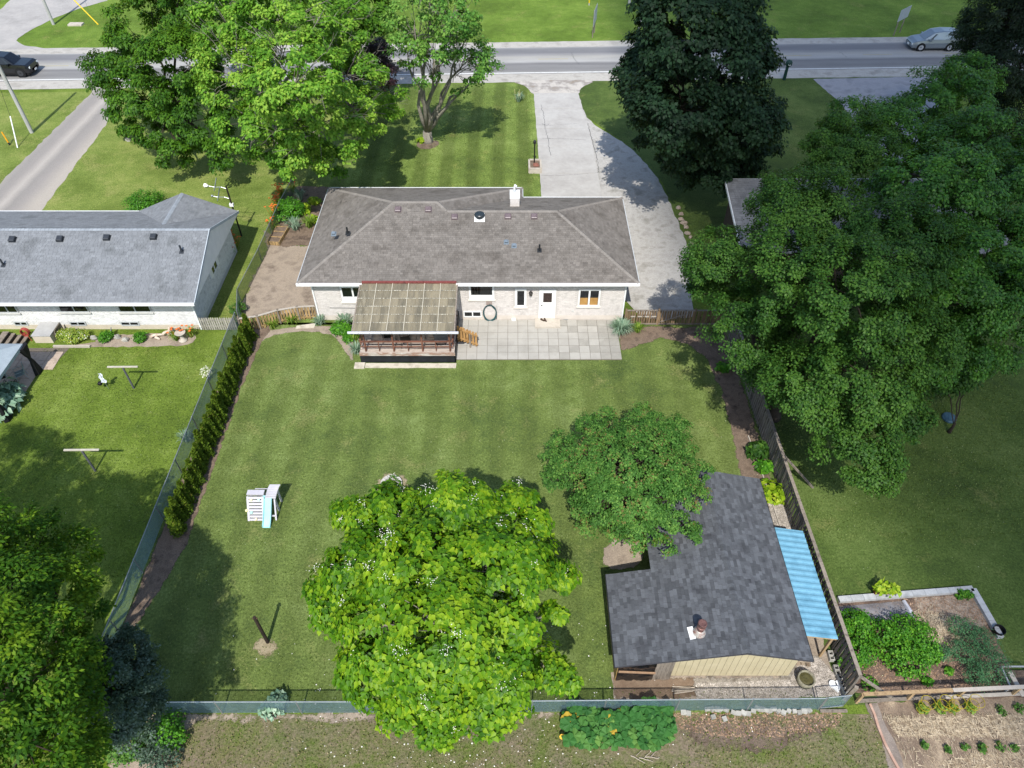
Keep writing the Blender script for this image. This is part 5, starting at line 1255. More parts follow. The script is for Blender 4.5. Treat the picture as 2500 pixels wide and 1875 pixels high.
tree('walnut_tree', 'mid green feathery tree beside the gravel drive', 'tree', (-27.5, 56.8), QL((255, 135, 6.5, 66), (330, 60, 9, 84), (385, 150, 8, 84), (300, 215, 5, 74), (415, 265, 4, 74), (475, 330, 2.8, 42), (350, 285, 3.4, 54), (440, 205, 6, 84), (385, 0, 11, 84), (240, 190, 5, 34), (380, 330, 2.6, 34)),
     L_wal, bark_dark, 70000, .23, spacing=1.25, cr=.58, trunk_r=.36, shape=NARROW * np.array([1.8, 1, 1]), twigs=.15, droop=.9)
tree('silver_maple', 'tall pale green silver maple with bare grey twigs at the front lawn', 'tree', (-18.6, 54.0), QL((515, 55, 12, 92), (615, 50, 13, 104), (720, 60, 11, 84), (520, 165, 10, 92), (640, 175, 12, 112), (755, 165, 9, 74), (560, 265, 8, 90), (700, 270, 8, 104), (795, 235, 6, 62), (645, 345, 5, 66), (715, 345, 3.6, 44), (845, 215, 4.5, 36), (600, 320, 6, 44)),
     L_silver, bark_grey, 78000, .20, spacing=1.3, cr=.5, trunk_r=.5, twigs=.4, bare=9, droop=.7)
tree('purple_leaf_tree', 'small dark purple-leaved tree beside the road behind the silver maple', 'tree', (-12.0, 66.3), QL((800, 115, 4, 44), (815, 160, 2.8, 40), (770, 145, 3, 40), (775, 230, 1.6, 26)), L_purple, bark_dark, 12000, .2, spacing=.8, cr=.5, trunk_r=.14, twigs=.2)
tree('roadside_tree', 'deep green tree rising behind the silver maple across from the road', 'tree', (-15.5, 65.0), QL((780, 35, 8, 62), (740, 20, 9, 60), (700, -20, 10, 70), (430, -10, 9, 60)), L_wal, bark_dark, 22000, .26, spacing=1., cr=.6, trunk_r=.25, twigs=.15)
tree('multi_trunk_tree', 'thin multi-trunked tree with sparse leaves on the striped front lawn', 'tree', (-7.0, 56.6), QL((895, 55, 10.5, 62), (975, 35, 11.5, 66), (940, 130, 8, 66), (1005, 125, 8, 62), (880, 105, 8, 40), (1040, 155, 6, 36), (1010, 185, 5.5, 30), (930, -10, 12.5, 56), (1010, 80, 9.5, 36)),
     L_pale, bark_grey, 9500, .22, spacing=1.15, cr=.5, trunk_r=.34, twigs=.5, bare=3, stems=2)
g = random.Random(17); crab = [(1355, 1010, 5.6, 66), (1320, 1050, 5, 50), (1395, 1060, 5, 50)]
for k in range(17):
    a = 2 * PI * k / 17 + g.uniform(-.12, .12); s = g.uniform(.86, 1.12)
    for t_ in (.42, .66, .88): crab.append((1355 + 168 * s * t_ * math.cos(a), 1022 - 152 * s * t_ * math.sin(a), 5.5 - 2.5 * t_ * t_, 50 * (1.22 - .8 * t_)))
crab += [(1500, 1150, 3, 20), (1435, 1178, 2.9, 22), (1208, 962, 3, 16)]
tree('crabapple_tree', 'round bushy crabapple tree hanging over the shed roof', 'tree', (5.6, 19.0), crab,
     L_plum, bark_dark, 56000, .10, spacing=.36, cr=.2, trunk_r=.16, twigs=.35, low=-.2, droop=.2, up=.7)
tree('locust_tree', 'yellow-green feathery locust tree at the corner of the neighbour\'s lawn', 'tree', (-17.5, 9.5), QL((60, 1165, 6.5, 66), (150, 1195, 5, 52), (25, 1275, 8, 92), (125, 1285, 6.8, 74), (55, 1385, 8.5, 104), (150, 1415, 6.5, 62), (40, 1495, 8.5, 104), (125, 1525, 6.5, 74), (55, 1615, 8, 96), (170, 1610, 5, 52), (195, 1470, 4.6, 34), (-70, 1400, 9.5, 120), (-70, 1230, 8, 100), (-60, 1550, 9, 120), (185, 1320, 4.6, 36), (-110, 1130, 9, 110), (120, 1690, 7, 90), (V((-22, 10.5, 10.5)), 3.3), (V((-26, 12, 10.5)), 4), (V((-20.3, 11.8, 9.4)), 2.2), (V((-20, 9, 11)), 2.6), (V((-29, 12, 9)), 4)),
     L_loc, bark_dark, 150000, .155, spacing=.62, cr=.38, trunk_r=.35, shape=NARROW * np.array([1.5, 1, 1]), twigs=.2, droop=.7, low=-.3)
tree('grey_leaved_shrub', 'dark grey-green silvery bush in the corner beneath the locust', 'shrub', (-15.0, 12.1), QL((265, 1415, 3.6, 52), (235, 1470, 4, 64), (300, 1470, 3.2, 50), (250, 1535, 3, 62), (305, 1525, 2.2, 40), (200, 1540, 3, 54)),
     L_olive, bark_dark, 26000, .12, spacing=.5, cr=.32, trunk_r=.12, shape=NARROW * np.array([1.6, 1, 1]), twigs=.2)
tree('spruce_tree', 'black-green spruce at the roadside beyond the silver car', 'tree', (38.0, 55.5), QL((2150, 60, 9, 74), (2205, 130, 8, 86), (2125, 120, 6, 46), (2215, 230, 4.5, 60), (2165, 200, 4.5, 52), (2190, 20, 11, 70), (2240, 60, 10, 80), (2200, 290, 2.5, 46), (2095, 90, 7, 30)),
     L_pine, bark_dark, 55000, .24, spacing=.85, cr=.55, trunk_r=.3, shape=NARROW, twigs=.2, droop=.8)
tree('small_maple', 'low dark-leaved sapling beside the blue lid on the shady lawn', 'tree', (23.0, 24.8), QL((2070, 805, 2.4, 40), (2040, 820, 1.8, 30), (2100, 790, 2, 28)), L_maple, bark_dark, 6000, .17, spacing=.6, cr=.4, trunk_r=.08, twigs=.2)
b_ = P(313, 342)
shrub('sapling', 'thin sapling with a guarded stem at the edge of the gravel drive', 'sapling', b_, .5, 1.6, L_wal, 500, .2)
B().blob((b_.x + .1, b_.y - .15, .12), .2, 3).build('stone', block_grey, label='small reddish stone at the foot of the thin sapling', cat='stone')

# ------------------------------------------------------------------ shrubs and border plants
def SH(u, v, *a, **k): return P(u, v)
shrub('round_shrub', 'clipped green shrub behind the blue-grey gabled roof', 'shrub', P(360, 515), 1.3, 1.3, L_shrub, 5000, .1)
shrub('leafy_shrub', 'bright green mounded shrub along the lily bed', 'shrub', P(708, 530), (.95, 1.1), 1.1, L_shrub, 4200, .1)
for k, (u, v, r, lab) in enumerate([(735, 488, .55, 'tall pale iris clump at the wall end of the mulch bed'), (722, 560, .8, 'grassy pale clump beside the raised planter'), (757, 555, .7, 'dark green grassy clump near the west eave')]):
    blade_plant('iris_clump', lab, 'iris', P(u, v), 120, .85, r, L_iris if k < 2 else L_lily, .035)
for k, (u, v, n, lab) in enumerate([(688, 482, 60, 'orange daylilies at the top end of the green fence'), (680, 508, 50, 'orange daylilies halfway down the green fence'), (672, 535, 45, 'orange daylilies just above the raised planter'), (668, 560, 24, 'few orange daylilies next to the planter corner'), (716, 470, 20, 'orange daylilies under the silver maple branches')]):
    blade_plant('daylily', lab, 'daylily', P(u, v), 90, .7, .55, L_lily, .03, flower=orange_petal, nf=n // 3, fh=1.35)
for u, v, lab in ((567, 592, 'orange daylilies at the gable corner by the mast'), (578, 605, 'orange daylilies on the lawn side of the gable bed'), (566, 622, 'orange daylilies low on the shaded gable wall')):
    blade_plant('daylily', lab, 'daylily', P(u, v), 90, .65, .5, L_lily, .03, flower=orange_petal, nf=9, fh=1.3)
for u, v, r, lab in ((770, 497, .4, 'yellow-green hosta by the west eave of the house'), (744, 516, .55, 'lime hosta trailing over the mulch bed'), (768, 540, .3, 'small lime hosta in the mulch beside the eave')):
    shrub('hosta', lab, 'hosta', P(u, v), r, .3, L_hosta, 220, .2, HEART)
for u, v, lab in ((667, 800, 'daylily clump below the curved fence nearest the cedars'), (713, 788, 'daylily clump in the middle of the curved fence bed'), (782, 792, 'pale striped grass clump by the slab at the house corner')):
    blade_plant('daylily', lab, 'daylily', P(u, v), 90, .55, .55, L_lily if u < 770 else L_iris, .035)
for u, v, r, m_, lab in ((843, 792, .75, L_iris, 'large iris clump against the house west of the deck'), (868, 830, .35, L_lily, 'pale yellow-green grass clump beside the deck post'), (872, 862, .6, L_iris, 'dry pale iris clump at the deck corner')):
    blade_plant('iris_clump', lab, 'iris', P(u, v), 130, .65, r, m_, .035)
shrub('peony', 'green leafy peony bush beside the deck', 'shrub', P(838, 812), .55, .55, L_shrub, 1400, .12); shrub('peony', 'second green peony bush, nearer the lawn edge by the deck', 'shrub', P(854, 828), .45, .5, L_shrub, 1100, .12)
blade_plant('iris_clump', 'blue-green iris clump at the patio end beside the wooden gate', 'iris', P(1515, 812), 260, .75, .85, L_iris, .035)
blade_plant('daylily', 'bright green daylily clump between the iris and the gate', 'daylily', P(1556, 810), 120, .6, .5, L_lily, .03)
blade_plant('yucca', 'blue-green yucca with flower spikes on the front lawn', 'yucca', P(1266, 248), 90, .7, .6, L_iris, .05)
b = B()
for k in range(4):
    q = P(1266, 248) + V((R.uniform(-.4, .4), 0, 0)); b.tube([q, q + V((R.uniform(-.12, .12), R.uniform(-.1, .1), R.uniform(.8, 1.15)))], [.012, .022], 5)
b.build('flower_spike', mat('pale_flower_spike', ['a09a6c', 'b8b27c'], 8, .8), bpy.data.objects['yucca'])
shrub('hosta', 'lime hosta beside the forked trunk on the front lawn', 'hosta', P(1028, 348), .35, .3, L_hosta, 150, .2, HEART)
blade_plant('iris_clump', 'blue-green iris leaning through the chain-link half way along the cedars', 'iris', P(458, 1078), 90, .7, .5, L_iris, .03)
shrub('white_flowering_shrub', 'white flowering spire at the neighbour\'s side of the chain-link', 'shrub', P(512, 928), .18, 1.3, leafmat('white_blossom_leaf', '8a9a60', 'd8d8c0', 'f0eee0', .2), 260, .07)
shrub('weedy_shrub', 'dusty green weeds at the chain-link corner near the picket fence', 'shrub', P(583, 765), .45, .8, L_plum, 900, .08)
shrub('hosta', 'blue-green leafy clump on the back chain-link fence line', 'hosta', P(672, 1728), .45, .6, L_hosta_b, 240, .16, HEART)
for u, v, r, h, lab in ((432, 1790, .7, .8, 'bright weeds at the corner path below the back fence'), (395, 1830, .8, .9, 'dark weeds lowest below the corner bush'), (330, 1815, .8, .8, 'reddish dry weeds under the corner bush')):
    shrub('weeds', lab, 'weeds', P(u, v), r, h, L_plum if u < 340 else L_shrub if u > 400 else L_olive, 1500, .1)
shrub('hosta', 'huge blue-green hosta at the gazebo corner', 'hosta', P(10, 992), 1.15, .8, L_hosta_b, 650, .32, HEART)
shrub('daisy_bed', 'bed of white and yellow daisies against the white brick wall', 'flowers', P(175, 832), (1.3, .55), .6, L_daisy, 4200, .07)
for u, v, lab in ((265, 832, 'round green shrub left of the driftwood bed'), (345, 834, 'round green shrub below the basement window')):
    shrub('round_shrub', lab.replace('left of the', 'nearer the daisies in the'), 'shrub', P(u, v), .42, .5, L_shrub, 1600, .08)
for u, v, lab in ((432, 830, 'orange daylilies beside the birdbath under the white wall'), (468, 822, 'orange daylilies by the downspout of the white house')):
    blade_plant('daylily', lab, 'daylily', P(u, v), 110, .65, .5, L_lily, .03, flower=orange_petal, nf=6, fh=1.2)
sheet('garden_bed', smoothpts(pg((130, 846), (235, 838), (230, 820), (460, 812), (478, 822), (470, 840), (420, 846), (225, 848)), 1), .012, soil, .3, .06, 31)
drift = mat('pale_driftwood', ['b8a494', 'cabaa8', '9a8676'], 4, .85)
dw = B(); q = P(400, 823)
for a, e in (((-.7, -.1, .1), (.1, .0, .2)), ((.0, .0, .2), (.55, .2, .4)), ((.3, .1, .2), (.7, -.1, .1)), ((.45, .1, .3), (.5, .1, .7)), ((-.4, -.15, .1), (-.1, -.3, .08))): bough(dw, q + V(a), q + V(e), .10, .05, .1, 4, 1)
dw.build('driftwood', drift, label='pale gnarled driftwood lying in the neighbour\'s wall bed', cat='driftwood', smooth=True)
bb = thing('birdbath', 'small grey birdbath with round base in the orange lily bed', 'birdbath', P(448, 832)); q = W[bb.name]
B().lathe(q, [(.24, 0), (.24, .1), (.12, .16), (.09, .5), (.12, .55)], 14).build('pedestal', concrete, bb, smooth=True); B().lathe(q + V((0, 0, .55)), [(.1, 0), (.3, .08), (.32, .12), (.27, .10), (.05, .05)], 16).build('basin', concrete, bb, smooth=True)
B().obox(P(440, 822) + V((0, 0, .45)), .5, .05, .8, .3, 0, .3).build('board_panel', mat('pale_board', ['a8a294', 'b8b2a4'], 4, .8), label='pale leaning board behind the birdbath', cat='board')
B().obox(P(276, 820) + V((0, 0, .3)), .04, .35, .5, .3, 0, .1, .3).build('shutter_panel', mat('grey_panel', ['6c6e70', '7a7c7e'], 4, .6), label='grey panel leaning on the white wall between basement windows', cat='panel')
for k, (u, v, lab) in enumerate(((307, 833, 'dark stone ornament between the two round shrubs'), (288, 826, 'tiny pale stone beside the first round shrub'), (232, 828, 'grey boulder at the end of the daisies'), (555, 642, 'pale boulder at the shaded foot of the gable wall'))):
    B().blob(P(u, v) + V((0, 0, .12)), (.2, .15, .16), k).build('garden_stone', block_grey, label=lab, cat='stone')
B().box(*(lambda a, e: (a.x, e.x, a.y - .06, a.y + .06, .01, .14))(P(132, 848), P(222, 847))).build('edging_timber', MATS['pale_edging'], label='pale timber edging along the daisy bed', cat='edging')
# raised planter with soil
rp = thing('raised_planter', 'narrow wooden raised planter in three sections on bare soil', 'planter', P(680, 580)); q = W[rp.name]
m_ = Matrix.Rotation(-.12, 3, 'Z'); qq = lambda a, e, z: q + m_ @ V((a, e, z))
for s in (-.42, .42): B().bar(qq(s, -.95, .16), qq(s, .95, .16), .05, .30).build('side_board', tan_b, rp)
for e in (-.95, -.33, .33, .95): B().bar(qq(-.42, e, .17), qq(.42, e, .17), .05, .28).build('cross_board', tan_b, rp)
B().hexa([qq(a, e, z) for z in (.02, .27) for a, e in ((-.4, -.92), (.4, -.92), (.4, .92), (-.4, .92))]).build('soil_fill', mulch, rp)
# ------------------------------------------------------------------ east bed, shed surroundings
for u, v, r, m_, lab in ((1853, 1102, .62, L_maple, 'dark green hosta at the top of the board fence'), (1862, 1146, .35, L_shrub, 'small green hosta between the dark one and the lime one'), (1886, 1208, .72, L_hosta, 'big lime hosta beside the shed corner'), (1762, 900, .3, L_shrub, 'small plant in the shaded bed near the gate')):
    shrub('hosta', lab, 'hosta', P(u, v), r, .42, m_, 330 if r > .5 else 130, .24, HEART)
pot = thing('stone_planter', 'round grey stone planter full of water weed on the pale gravel', 'planter', P(1963, 1665)); q = W[pot.name]
B().lathe(q, [(.30, 0), (.33, .16), (.34, .38), (.30, .40), (.28, .33), (.27, .30)], 20).build('bowl', mat('mossy_stone', ['6e6a5c', '86826f', '5a584a'], 5, .9, .005, 30), pot, smooth=True)
B().lathe(q, [(.285, .30), (.16, .33), (.02, .32)], 20).build('water_weed', mat('pond_weed', ['3c3a20', '504c2a', '2c2a1a'], 9, .6), pot)
def cinder(p, r, lab, m=block_grey):
    o = thing('cinder_block', lab, 'block', p, 'blocks along the wooden fence'); p = V(p)
    m_ = Matrix.Rotation(r, 3, 'Z'); b = B()
    for x0, x1, y0, y1 in ((-.10, -.07, -.2, .2), (.07, .10, -.2, .2), (-.07, .07, -.2, -.16), (-.07, .07, -.025, .025), (-.07, .07, .16, .2)):
        b.hexa([p + m_ @ V((a, e, z)) for z in (0, .2) for a, e in ((x0, y0), (x1, y0), (x1, y1), (x0, y1))])
    b.build('block_wall', m, o); B().hexa([p + m_ @ V((a, e, z)) for z in (.01, .06) for a, e in ((-.07, -.16), (.07, -.16), (.07, .16), (-.07, .16))]).build('core', dark_metal, o)
for k, (u, v, lab) in enumerate(((2026, 1605, 'hollow cinder block standing nearest the woodshed post'), (2040, 1640, 'cinder block second from the woodshed along the fence'), (2050, 1662, 'cinder block third from the woodshed along the fence'), (2058, 1684, 'cinder block farthest from the woodshed, by the fence corner'))):
    q = P(u, v); cinder((q.x, q.y, .02 + .0 * k), R.uniform(-.1, .1), lab)
b = B()
for s in (-.12, .12): b.lathe(P(2040, 1675) + V((s, .05, .02)), [(.15, 0), (.15, .09)], 14)
b.add([P(2040, 1675) + V(p_) for p_ in ((-.26, .04, .10), (.26, .04, .10), (0, -.28, .10), (-.26, .04, .02), (.26, .04, .02), (0, -.28, .02))], [(2, 1, 0), (0, 3, 5, 2), (2, 5, 4, 1)])
b.build('heart_stone', white_trim, label='white heart-shaped stone on the gravel by the fence', cat='stone')
stick = mat('bleached_stick', ['a09484', 'b4a898', '8a7e70'], 4, .85)
for k in range(11):
    a = P(1640 + R.uniform(0, 15), 1676 + k * 1.6 + R.uniform(-3, 3), .03 + .012 * k); e = a + V((R.uniform(.7, 1.15), R.uniform(-.05, .12), R.uniform(-.01, .03)))
    B().tube([a, a.lerp(e, .5) + V((0, 0, .012)), e], .02, 5).build('stick', stick, label='bleached stick, %s from the shed wall in the loose pile' % ORD[k], cat='stick', group='loose sticks below the cream shed wall', loc=a)
g = random.Random(12)
edge_px = [(1668, 1741), (1680, 1743), (1726, 1733), (1738, 1733), (1750, 1733), (1760, 1734), (1772, 1735), (1790, 1741), (1802, 1743), (1814, 1742), (1826, 1744), (1838, 1737), (1848, 1731), (1858, 1733), (1868, 1735), (1878, 1737), (1888, 1733), (1900, 1738), (1912, 1741), (1924, 1737), (1938, 1738), (1950, 1741), (1962, 1737), (1974, 1736), (1740, 1752), (1768, 1757)]
for k, (u, v) in enumerate(edge_px):
    q = P(u, v); b = B(); a = g.uniform(-.6, .6)
    b.obox(q + V((0, 0, .07)), g.uniform(.16, .23), g.uniform(.12, .18), .12, a, 0, g.uniform(-.12, .12), g.uniform(-.12, .12))
    far = 'edging row' if k < 24 else 'loose pair below'
    b.build('edging_stone', block_grey, label='pale block, %s from the squash in the %s' % (ORD[k] if k < 24 else ORD[k - 24], far), cat='stone', group='pale edging stones behind the shed', loc=q)
# gravel and chips as loose stuff
def scatter(name, n, fn, size, m, label=None, z=.012, flat=.6, seed=0):
    gg = np.random.default_rng(seed); vs, fs, tn = [], [], []
    pts = [fn(gg) for _ in range(n)]
    for i, p in enumerate(pts):
        s = size * gg.uniform(.5, 1.3); a = gg.uniform(0, 6.3); k = len(vs); el = gg.uniform(.5, 1.)
        for x, y, h in ((1, 0, .2), (0, el, .3), (-1, 0, .2), (0, -el, .3), (0, 0, 1)):
            vs.append((p[0] + s * (x * math.cos(a) - y * math.sin(a)), p[1] + s * (x * math.sin(a) + y * math.cos(a)), z + s * flat * h))
        fs += [(k, k + 1, k + 4), (k + 1, k + 2, k + 4), (k + 2, k + 3, k + 4), (k + 3, k, k + 4)]; tn += [float(gg.normal(0, .6))] * 4
    b = B(); b.v, b.f, b.t = vs, fs, tn
    o = b.build(name, m, kind='stuff'); 
    if label: o['label'] = label
    return o
def in_poly(uv):
    q = [P(u, v) for u, v in uv]; x0, x1 = min(p.x for p in q), max(p.x for p in q); y0, y1 = min(p.y for p in q), max(p.y for p in q)
    def f(gg):
        while True:
            x, y = gg.uniform(x0, x1), gg.uniform(y0, y1)
            if inside(x, y, q): return (x, y)
    return f
pstone = mat('pale_pebble', ['8a8278', 'a0988e', 'b4aca2'], 4, .85, tone=.4)
scatter('gravel', 9000, in_poly(((1700, 1668), (1930, 1660), (1960, 1600), (2005, 1610), (2075, 1690), (2060, 1700), (1700, 1706))), .028, pstone, 'pale loose gravel round the back of the shed', seed=1)
scatter('gravel', 1800, in_poly(((1872, 1222), (1912, 1215), (1940, 1300), (1895, 1300))), .028, pstone, 'pale gravel strip between shed and fence', seed=2)
chip = mat('bark_chip', ['6a5442', '8a705a', '9c8672'], 4, .9, tone=.35)
scatter('wood_chips', 1700, in_poly(((1640, 1740), (2060, 1738), (2040, 1780), (1900, 1800), (1750, 1800), (1660, 1780))), .035, chip, 'brown wood chips scattered below the edging stones', .012, .25, 3)
scatter('wood_chips', 5200, in_poly(((2228, 1455), (2375, 1447), (2500, 1700), (2110, 1690), (2060, 1500))), .035, chip, 'brown wood chips mulching the kitchen garden', .014, .3, 4)
pet = mat('fallen_petal', ['d8d4c8', 'e8e4da'], 8, .6)
def petal_at(gg):
    return (gg.normal(-1.2, 4.2), gg.uniform(6.2, 11.6) if gg.random() < .8 else gg.uniform(11, 15))
scatter('fallen_petals', 620, petal_at, .028, pet, 'white fallen blossom on the grass under the catalpa', .03, .4, 5)
scatter('clover_flowers', 700, lambda gg: (gg.uniform(-34, 24), gg.uniform(8, 33)), .018, mat('clover_white', ['a8ac84', 'c8c8a8'], 8, .7), 'tiny pale clover flowers dotted over the lawns', .03, .5, 6)
# straw
straw_m = mat('straw', ['84745f', 'a3937a', 'b8a990', '6c5d4a'], 6, .85, tone=.25)
def straws(name, n, fn, L, lab, seed, hgt=lambda x, y: .02, ang=None, m=None):
    gg = np.random.default_rng(seed); b = B()
    for i in range(n):
        x, y = fn(gg); a = gg.uniform(0, 6.3) if ang is None else ang + gg.normal(0, .45); l = L * gg.uniform(.4, 1.2); z = hgt(x, y) + gg.uniform(0, .03)
        dx, dy = math.cos(a) * l / 2, math.sin(a) * l / 2; w = .009
        b.add([(x - dx - w, y - dy + w, z), (x + dx - w, y + dy + w, z + gg.uniform(-.01, .03)), (x + dx + w, y + dy - w, z + .01), (x - dx + w, y - dy - w, z)], [(0, 1, 2, 3)], float(gg.normal(0, .6)))
    o = b.build(name, m or straw_m, kind='stuff'); o['label'] = lab; return o
straws('straw', 3600, in_poly(((2165, 1752), (2560, 1742), (2560, 1802), (2300, 1798), (2190, 1800))), .26, 'loose pale straw mulch over the vegetable bed', 7, ang=2.3)
straws('straw', 3600, in_poly(((2300, 1862), (2380, 1838), (2560, 1832), (2560, 1990), (2280, 1990))), .26, 'loose pale straw mulch low on the vegetable bed', 17, ang=2.3)
straws('straw', 1200, in_poly(((2150, 1745), (2560, 1735), (2560, 1990), (2240, 1990), (2210, 1850))), .24, 'thin straw scattered over dark vegetable soil', 18, ang=2.2)
hp = P(2290, 1545)
b = B(); b.lathe((hp.x, hp.y, .0), [(.66, .0), (.52, .14), (.34, .24), (.14, .29), (.0, .30)], 18); hpo = b.build('straw_heap', MATS['straw_mulch'], label='round heap of golden straw in the kitchen garden', cat='straw heap', smooth=True)
straws('straw', 4600, lambda gg: (hp.x + gg.normal(0, .36), hp.y + gg.normal(0, .36)), .22, 'golden loose straw lying over the heap', 8, lambda x, y: max(.02, .34 - .46 * ((x - hp.x) ** 2 + (y - hp.y) ** 2) ** .5))
# squash patch: every large leaf is a part
sqp = thing('squash_patch', 'patch of big dark green squash leaves below the chain-link fence', 'squash plants', P(1508, 1785)); g = random.Random(21)
sq_o = [P(u, v) for u, v in ((1378, 1765), (1385, 1822), (1440, 1830), (1520, 1822), (1600, 1832), (1640, 1800), (1632, 1740), (1575, 1728), (1500, 1752), (1400, 1732))]
k = 0; tries = 0; placed = []
x0, x1 = min(p.x for p in sq_o), max(p.x for p in sq_o); y0, y1 = min(p.y for p in sq_o), max(p.y for p in sq_o)
while k < 190 and tries < 6000:
    tries += 1; x, y = g.uniform(x0, x1), g.uniform(y0, y1)
    if not inside(x, y, sq_o) or any((x - a) ** 2 + (y - c) ** 2 < .15 ** 2 for a, c in placed): continue
    placed.append((x, y)); r = g.uniform(.17, .30); h = g.uniform(.3, .62); tl = V((g.uniform(-.45, .45), g.uniform(-.6, .2), 1)).normalized(); a0 = g.uniform(0, 6.3)
    ax = tl.cross(V((math.cos(a0), math.sin(a0), 0))).normalized(); ay = tl.cross(ax); vs = [V((x, y, h))]
    for t_ in range(15):
        th = .35 + (2 * PI - .7) * t_ / 14; rr = r * (1.0 + .13 * math.cos(5 * th)) * (1 - .15 * (t_ in (0, 14)))
        vs.append(V((x, y, h)) + ax * rr * math.cos(th) + ay * rr * math.sin(th) + tl * (.03 * math.cos(5 * th) - .04))
    tn = min(.9, max(0, g.gauss(.42, .2))) if g.random() < .95 else 1.0
    lb = B().add(vs, [(0, i, i + 1) for i in range(1, 15)], tn); lb.build('leaf', L_squash, sqp, (x, y, h)); k += 1
b = B()
for x, y in placed: b.tube([(x + g.uniform(-.1, .1), y + g.uniform(-.1, .1), 0), (x, y, .3)], .012, 4)
b.build('stalk', L_squash, sqp, kind='stuff')
b = B(); b.tube([P(1372, 1803) + V((0, 0, .3)), P(1372, 1803) + V((.0, -.05, .34))], [.02, .12], 8, 0)
b.build('flower', mat('squash_flower', ['c89a2c', 'd8ac3c'], 6, .6), sqp)
for k, (u, v) in enumerate(((1540, 1845), (1560, 1850), (1575, 1848))):
    a = P(u, v, .02); b = B(); bough(b, a, a + V((.5, R.uniform(-.3, .1), .05)), .02, .008, .05, 4, k); bough(b, a + V((.2, 0, .02)), a + V((.45, .18, .05)), .012, .005, .05, 3, k)
    b.build('fallen_branch', MATS['bleached_stick'], label=('forked bare twig below the squash, nearest the catalpa', 'bare twig in the middle of the fallen three below the squash', 'bare twig of the fallen three lying nearest the mulch')[k], cat='twig', group='fallen twigs below the squash patch', loc=a)
# kitchen garden: block edging, row cover, raspberries, asparagus, cold frame
edg = [(P(2045, 1467), P(2372, 1441), 11), (P(2372, 1441), P(2440, 1560), 6)]
k = 0; lblk = mat('pale_landscape_block', ['9a9c9c', 'a8aaaa', '8a8c8e'], 2, .9, .004, 40, obj=.06)
for a, e, n in edg:
    d = (e - a) / n
    for i in range(n):
        c = a + d * (i + .5); o = B().obox(c + V((0, 0, .09)), d.length - .012, .26, .18, math.atan2(d.y, d.x), 0)
        o.build('edging_block', lblk, label='pale block, %s from the board fence along the garden edge' % ORD[k], cat='block', group='landscape blocks edging the kitchen garden', loc=c); k += 1
cov = NT('row_cover_film'); f = cov.noise(cov.pos(), 3, 4)
bs = cov.n('ShaderNodeBsdfPrincipled', {'Base Color': cov.ramp(f, [(.3, '86868a'), (.7, 'a8a8ac')]), 'Roughness': .45}); tp = cov.n('ShaderNodeBsdfTransparent', {})
cov.t.links.new(cov.n('ShaderNodeMixShader', {0: cov.rng(f, .3, .7, .62, .40), 1: bs.outputs[0], 2: tp.outputs[0]}).outputs[0], cov.out.inputs[0])
cq = [P(2045, 1482), P(2205, 1468), P(2228, 1520), P(2062, 1520)]
b = B(); n1, n2 = 22, 12; vs = []; g = random.Random(2)
for i in range(n1 + 1):
    for j in range(n2 + 1):
        a = cq[0].lerp(cq[1], i / n1); e = cq[3].lerp(cq[2], i / n1); q = e.lerp(a, j / n2)
        vs.append(q + V((0, 0, .03 + .16 * math.sin(PI * j / n2) * (.85 + .15 * math.cos(i * PI / 2.5)) + g.uniform(0, .015))))
b.add(vs, [(i * (n2 + 1) + j, (i + 1) * (n2 + 1) + j, (i + 1) * (n2 + 1) + j + 1, i * (n2 + 1) + j + 1) for i in range(n1) for j in range(n2)])
rcv = b.build('row_cover', cov.m, label='translucent film row cover weighted with bricks in the kitchen garden', cat='row cover', smooth=True)
q1 = cq[1].lerp(cq[2], .5); b = B(); b.tube([cq[1] + V((0, 0, .05)), q1 + V((.05, 0, .08)), cq[2] + V((0, 0, .05))], [.08, .11, .08], 7); b.build('rolled_edge', mat('pale_film', ['a2a4ac', 'b6b8c0'], 4, .5), rcv)
for k, (u, v, lab) in enumerate(((2088, 1521, 'pinkish brick on the row cover edge nearest the fence'), (2112, 1522, 'pink brick second from the fence on the row cover edge'), (2148, 1523, 'pale brick at the middle of the row cover edge'), (2178, 1521, 'brown brick at the far half of the row cover edge'), (2216, 1518, 'brick at the rolled corner of the row cover'))):
    q = P(u, v); B().obox(q + V((0, 0, .06)), .26, .1, .08, .05, R.gauss(0, .5)).build('brick', mat('pink_brick', ['9c7c6c', 'ac8c7a', 'b8a898'], 3, .9, tone=.15), label=lab, cat='brick', group='bricks holding the row cover', loc=q)
g = random.Random(31)
for k, (u, v, r, h, lab) in enumerate(((2100, 1545, .75, 1.0, 'raspberry bush nearest the board fence'), (2090, 1610, .7, 1.0, 'raspberry bush low against the fence corner'), (2165, 1570, .85, 1.0, 'raspberry bush in the middle of the patch'), (2215, 1555, .9, 1.1, 'tall raspberry bush beside the straw heap'), (2205, 1605, .8, .9, 'raspberry bush at the open soil edge'), (2255, 1590, .55, .8, 'small raspberry bush below the straw heap'), (2050, 1540, .45, .8, 'raspberry shoots poking over the board fence'))):
    q = P(u, v, .3); shrub('raspberry_bush', lab, 'raspberry bush', (max(q.x, 13.75), q.y), r, h, L_rasp, int(2300 * r), .085, HEART, 'raspberry bushes')
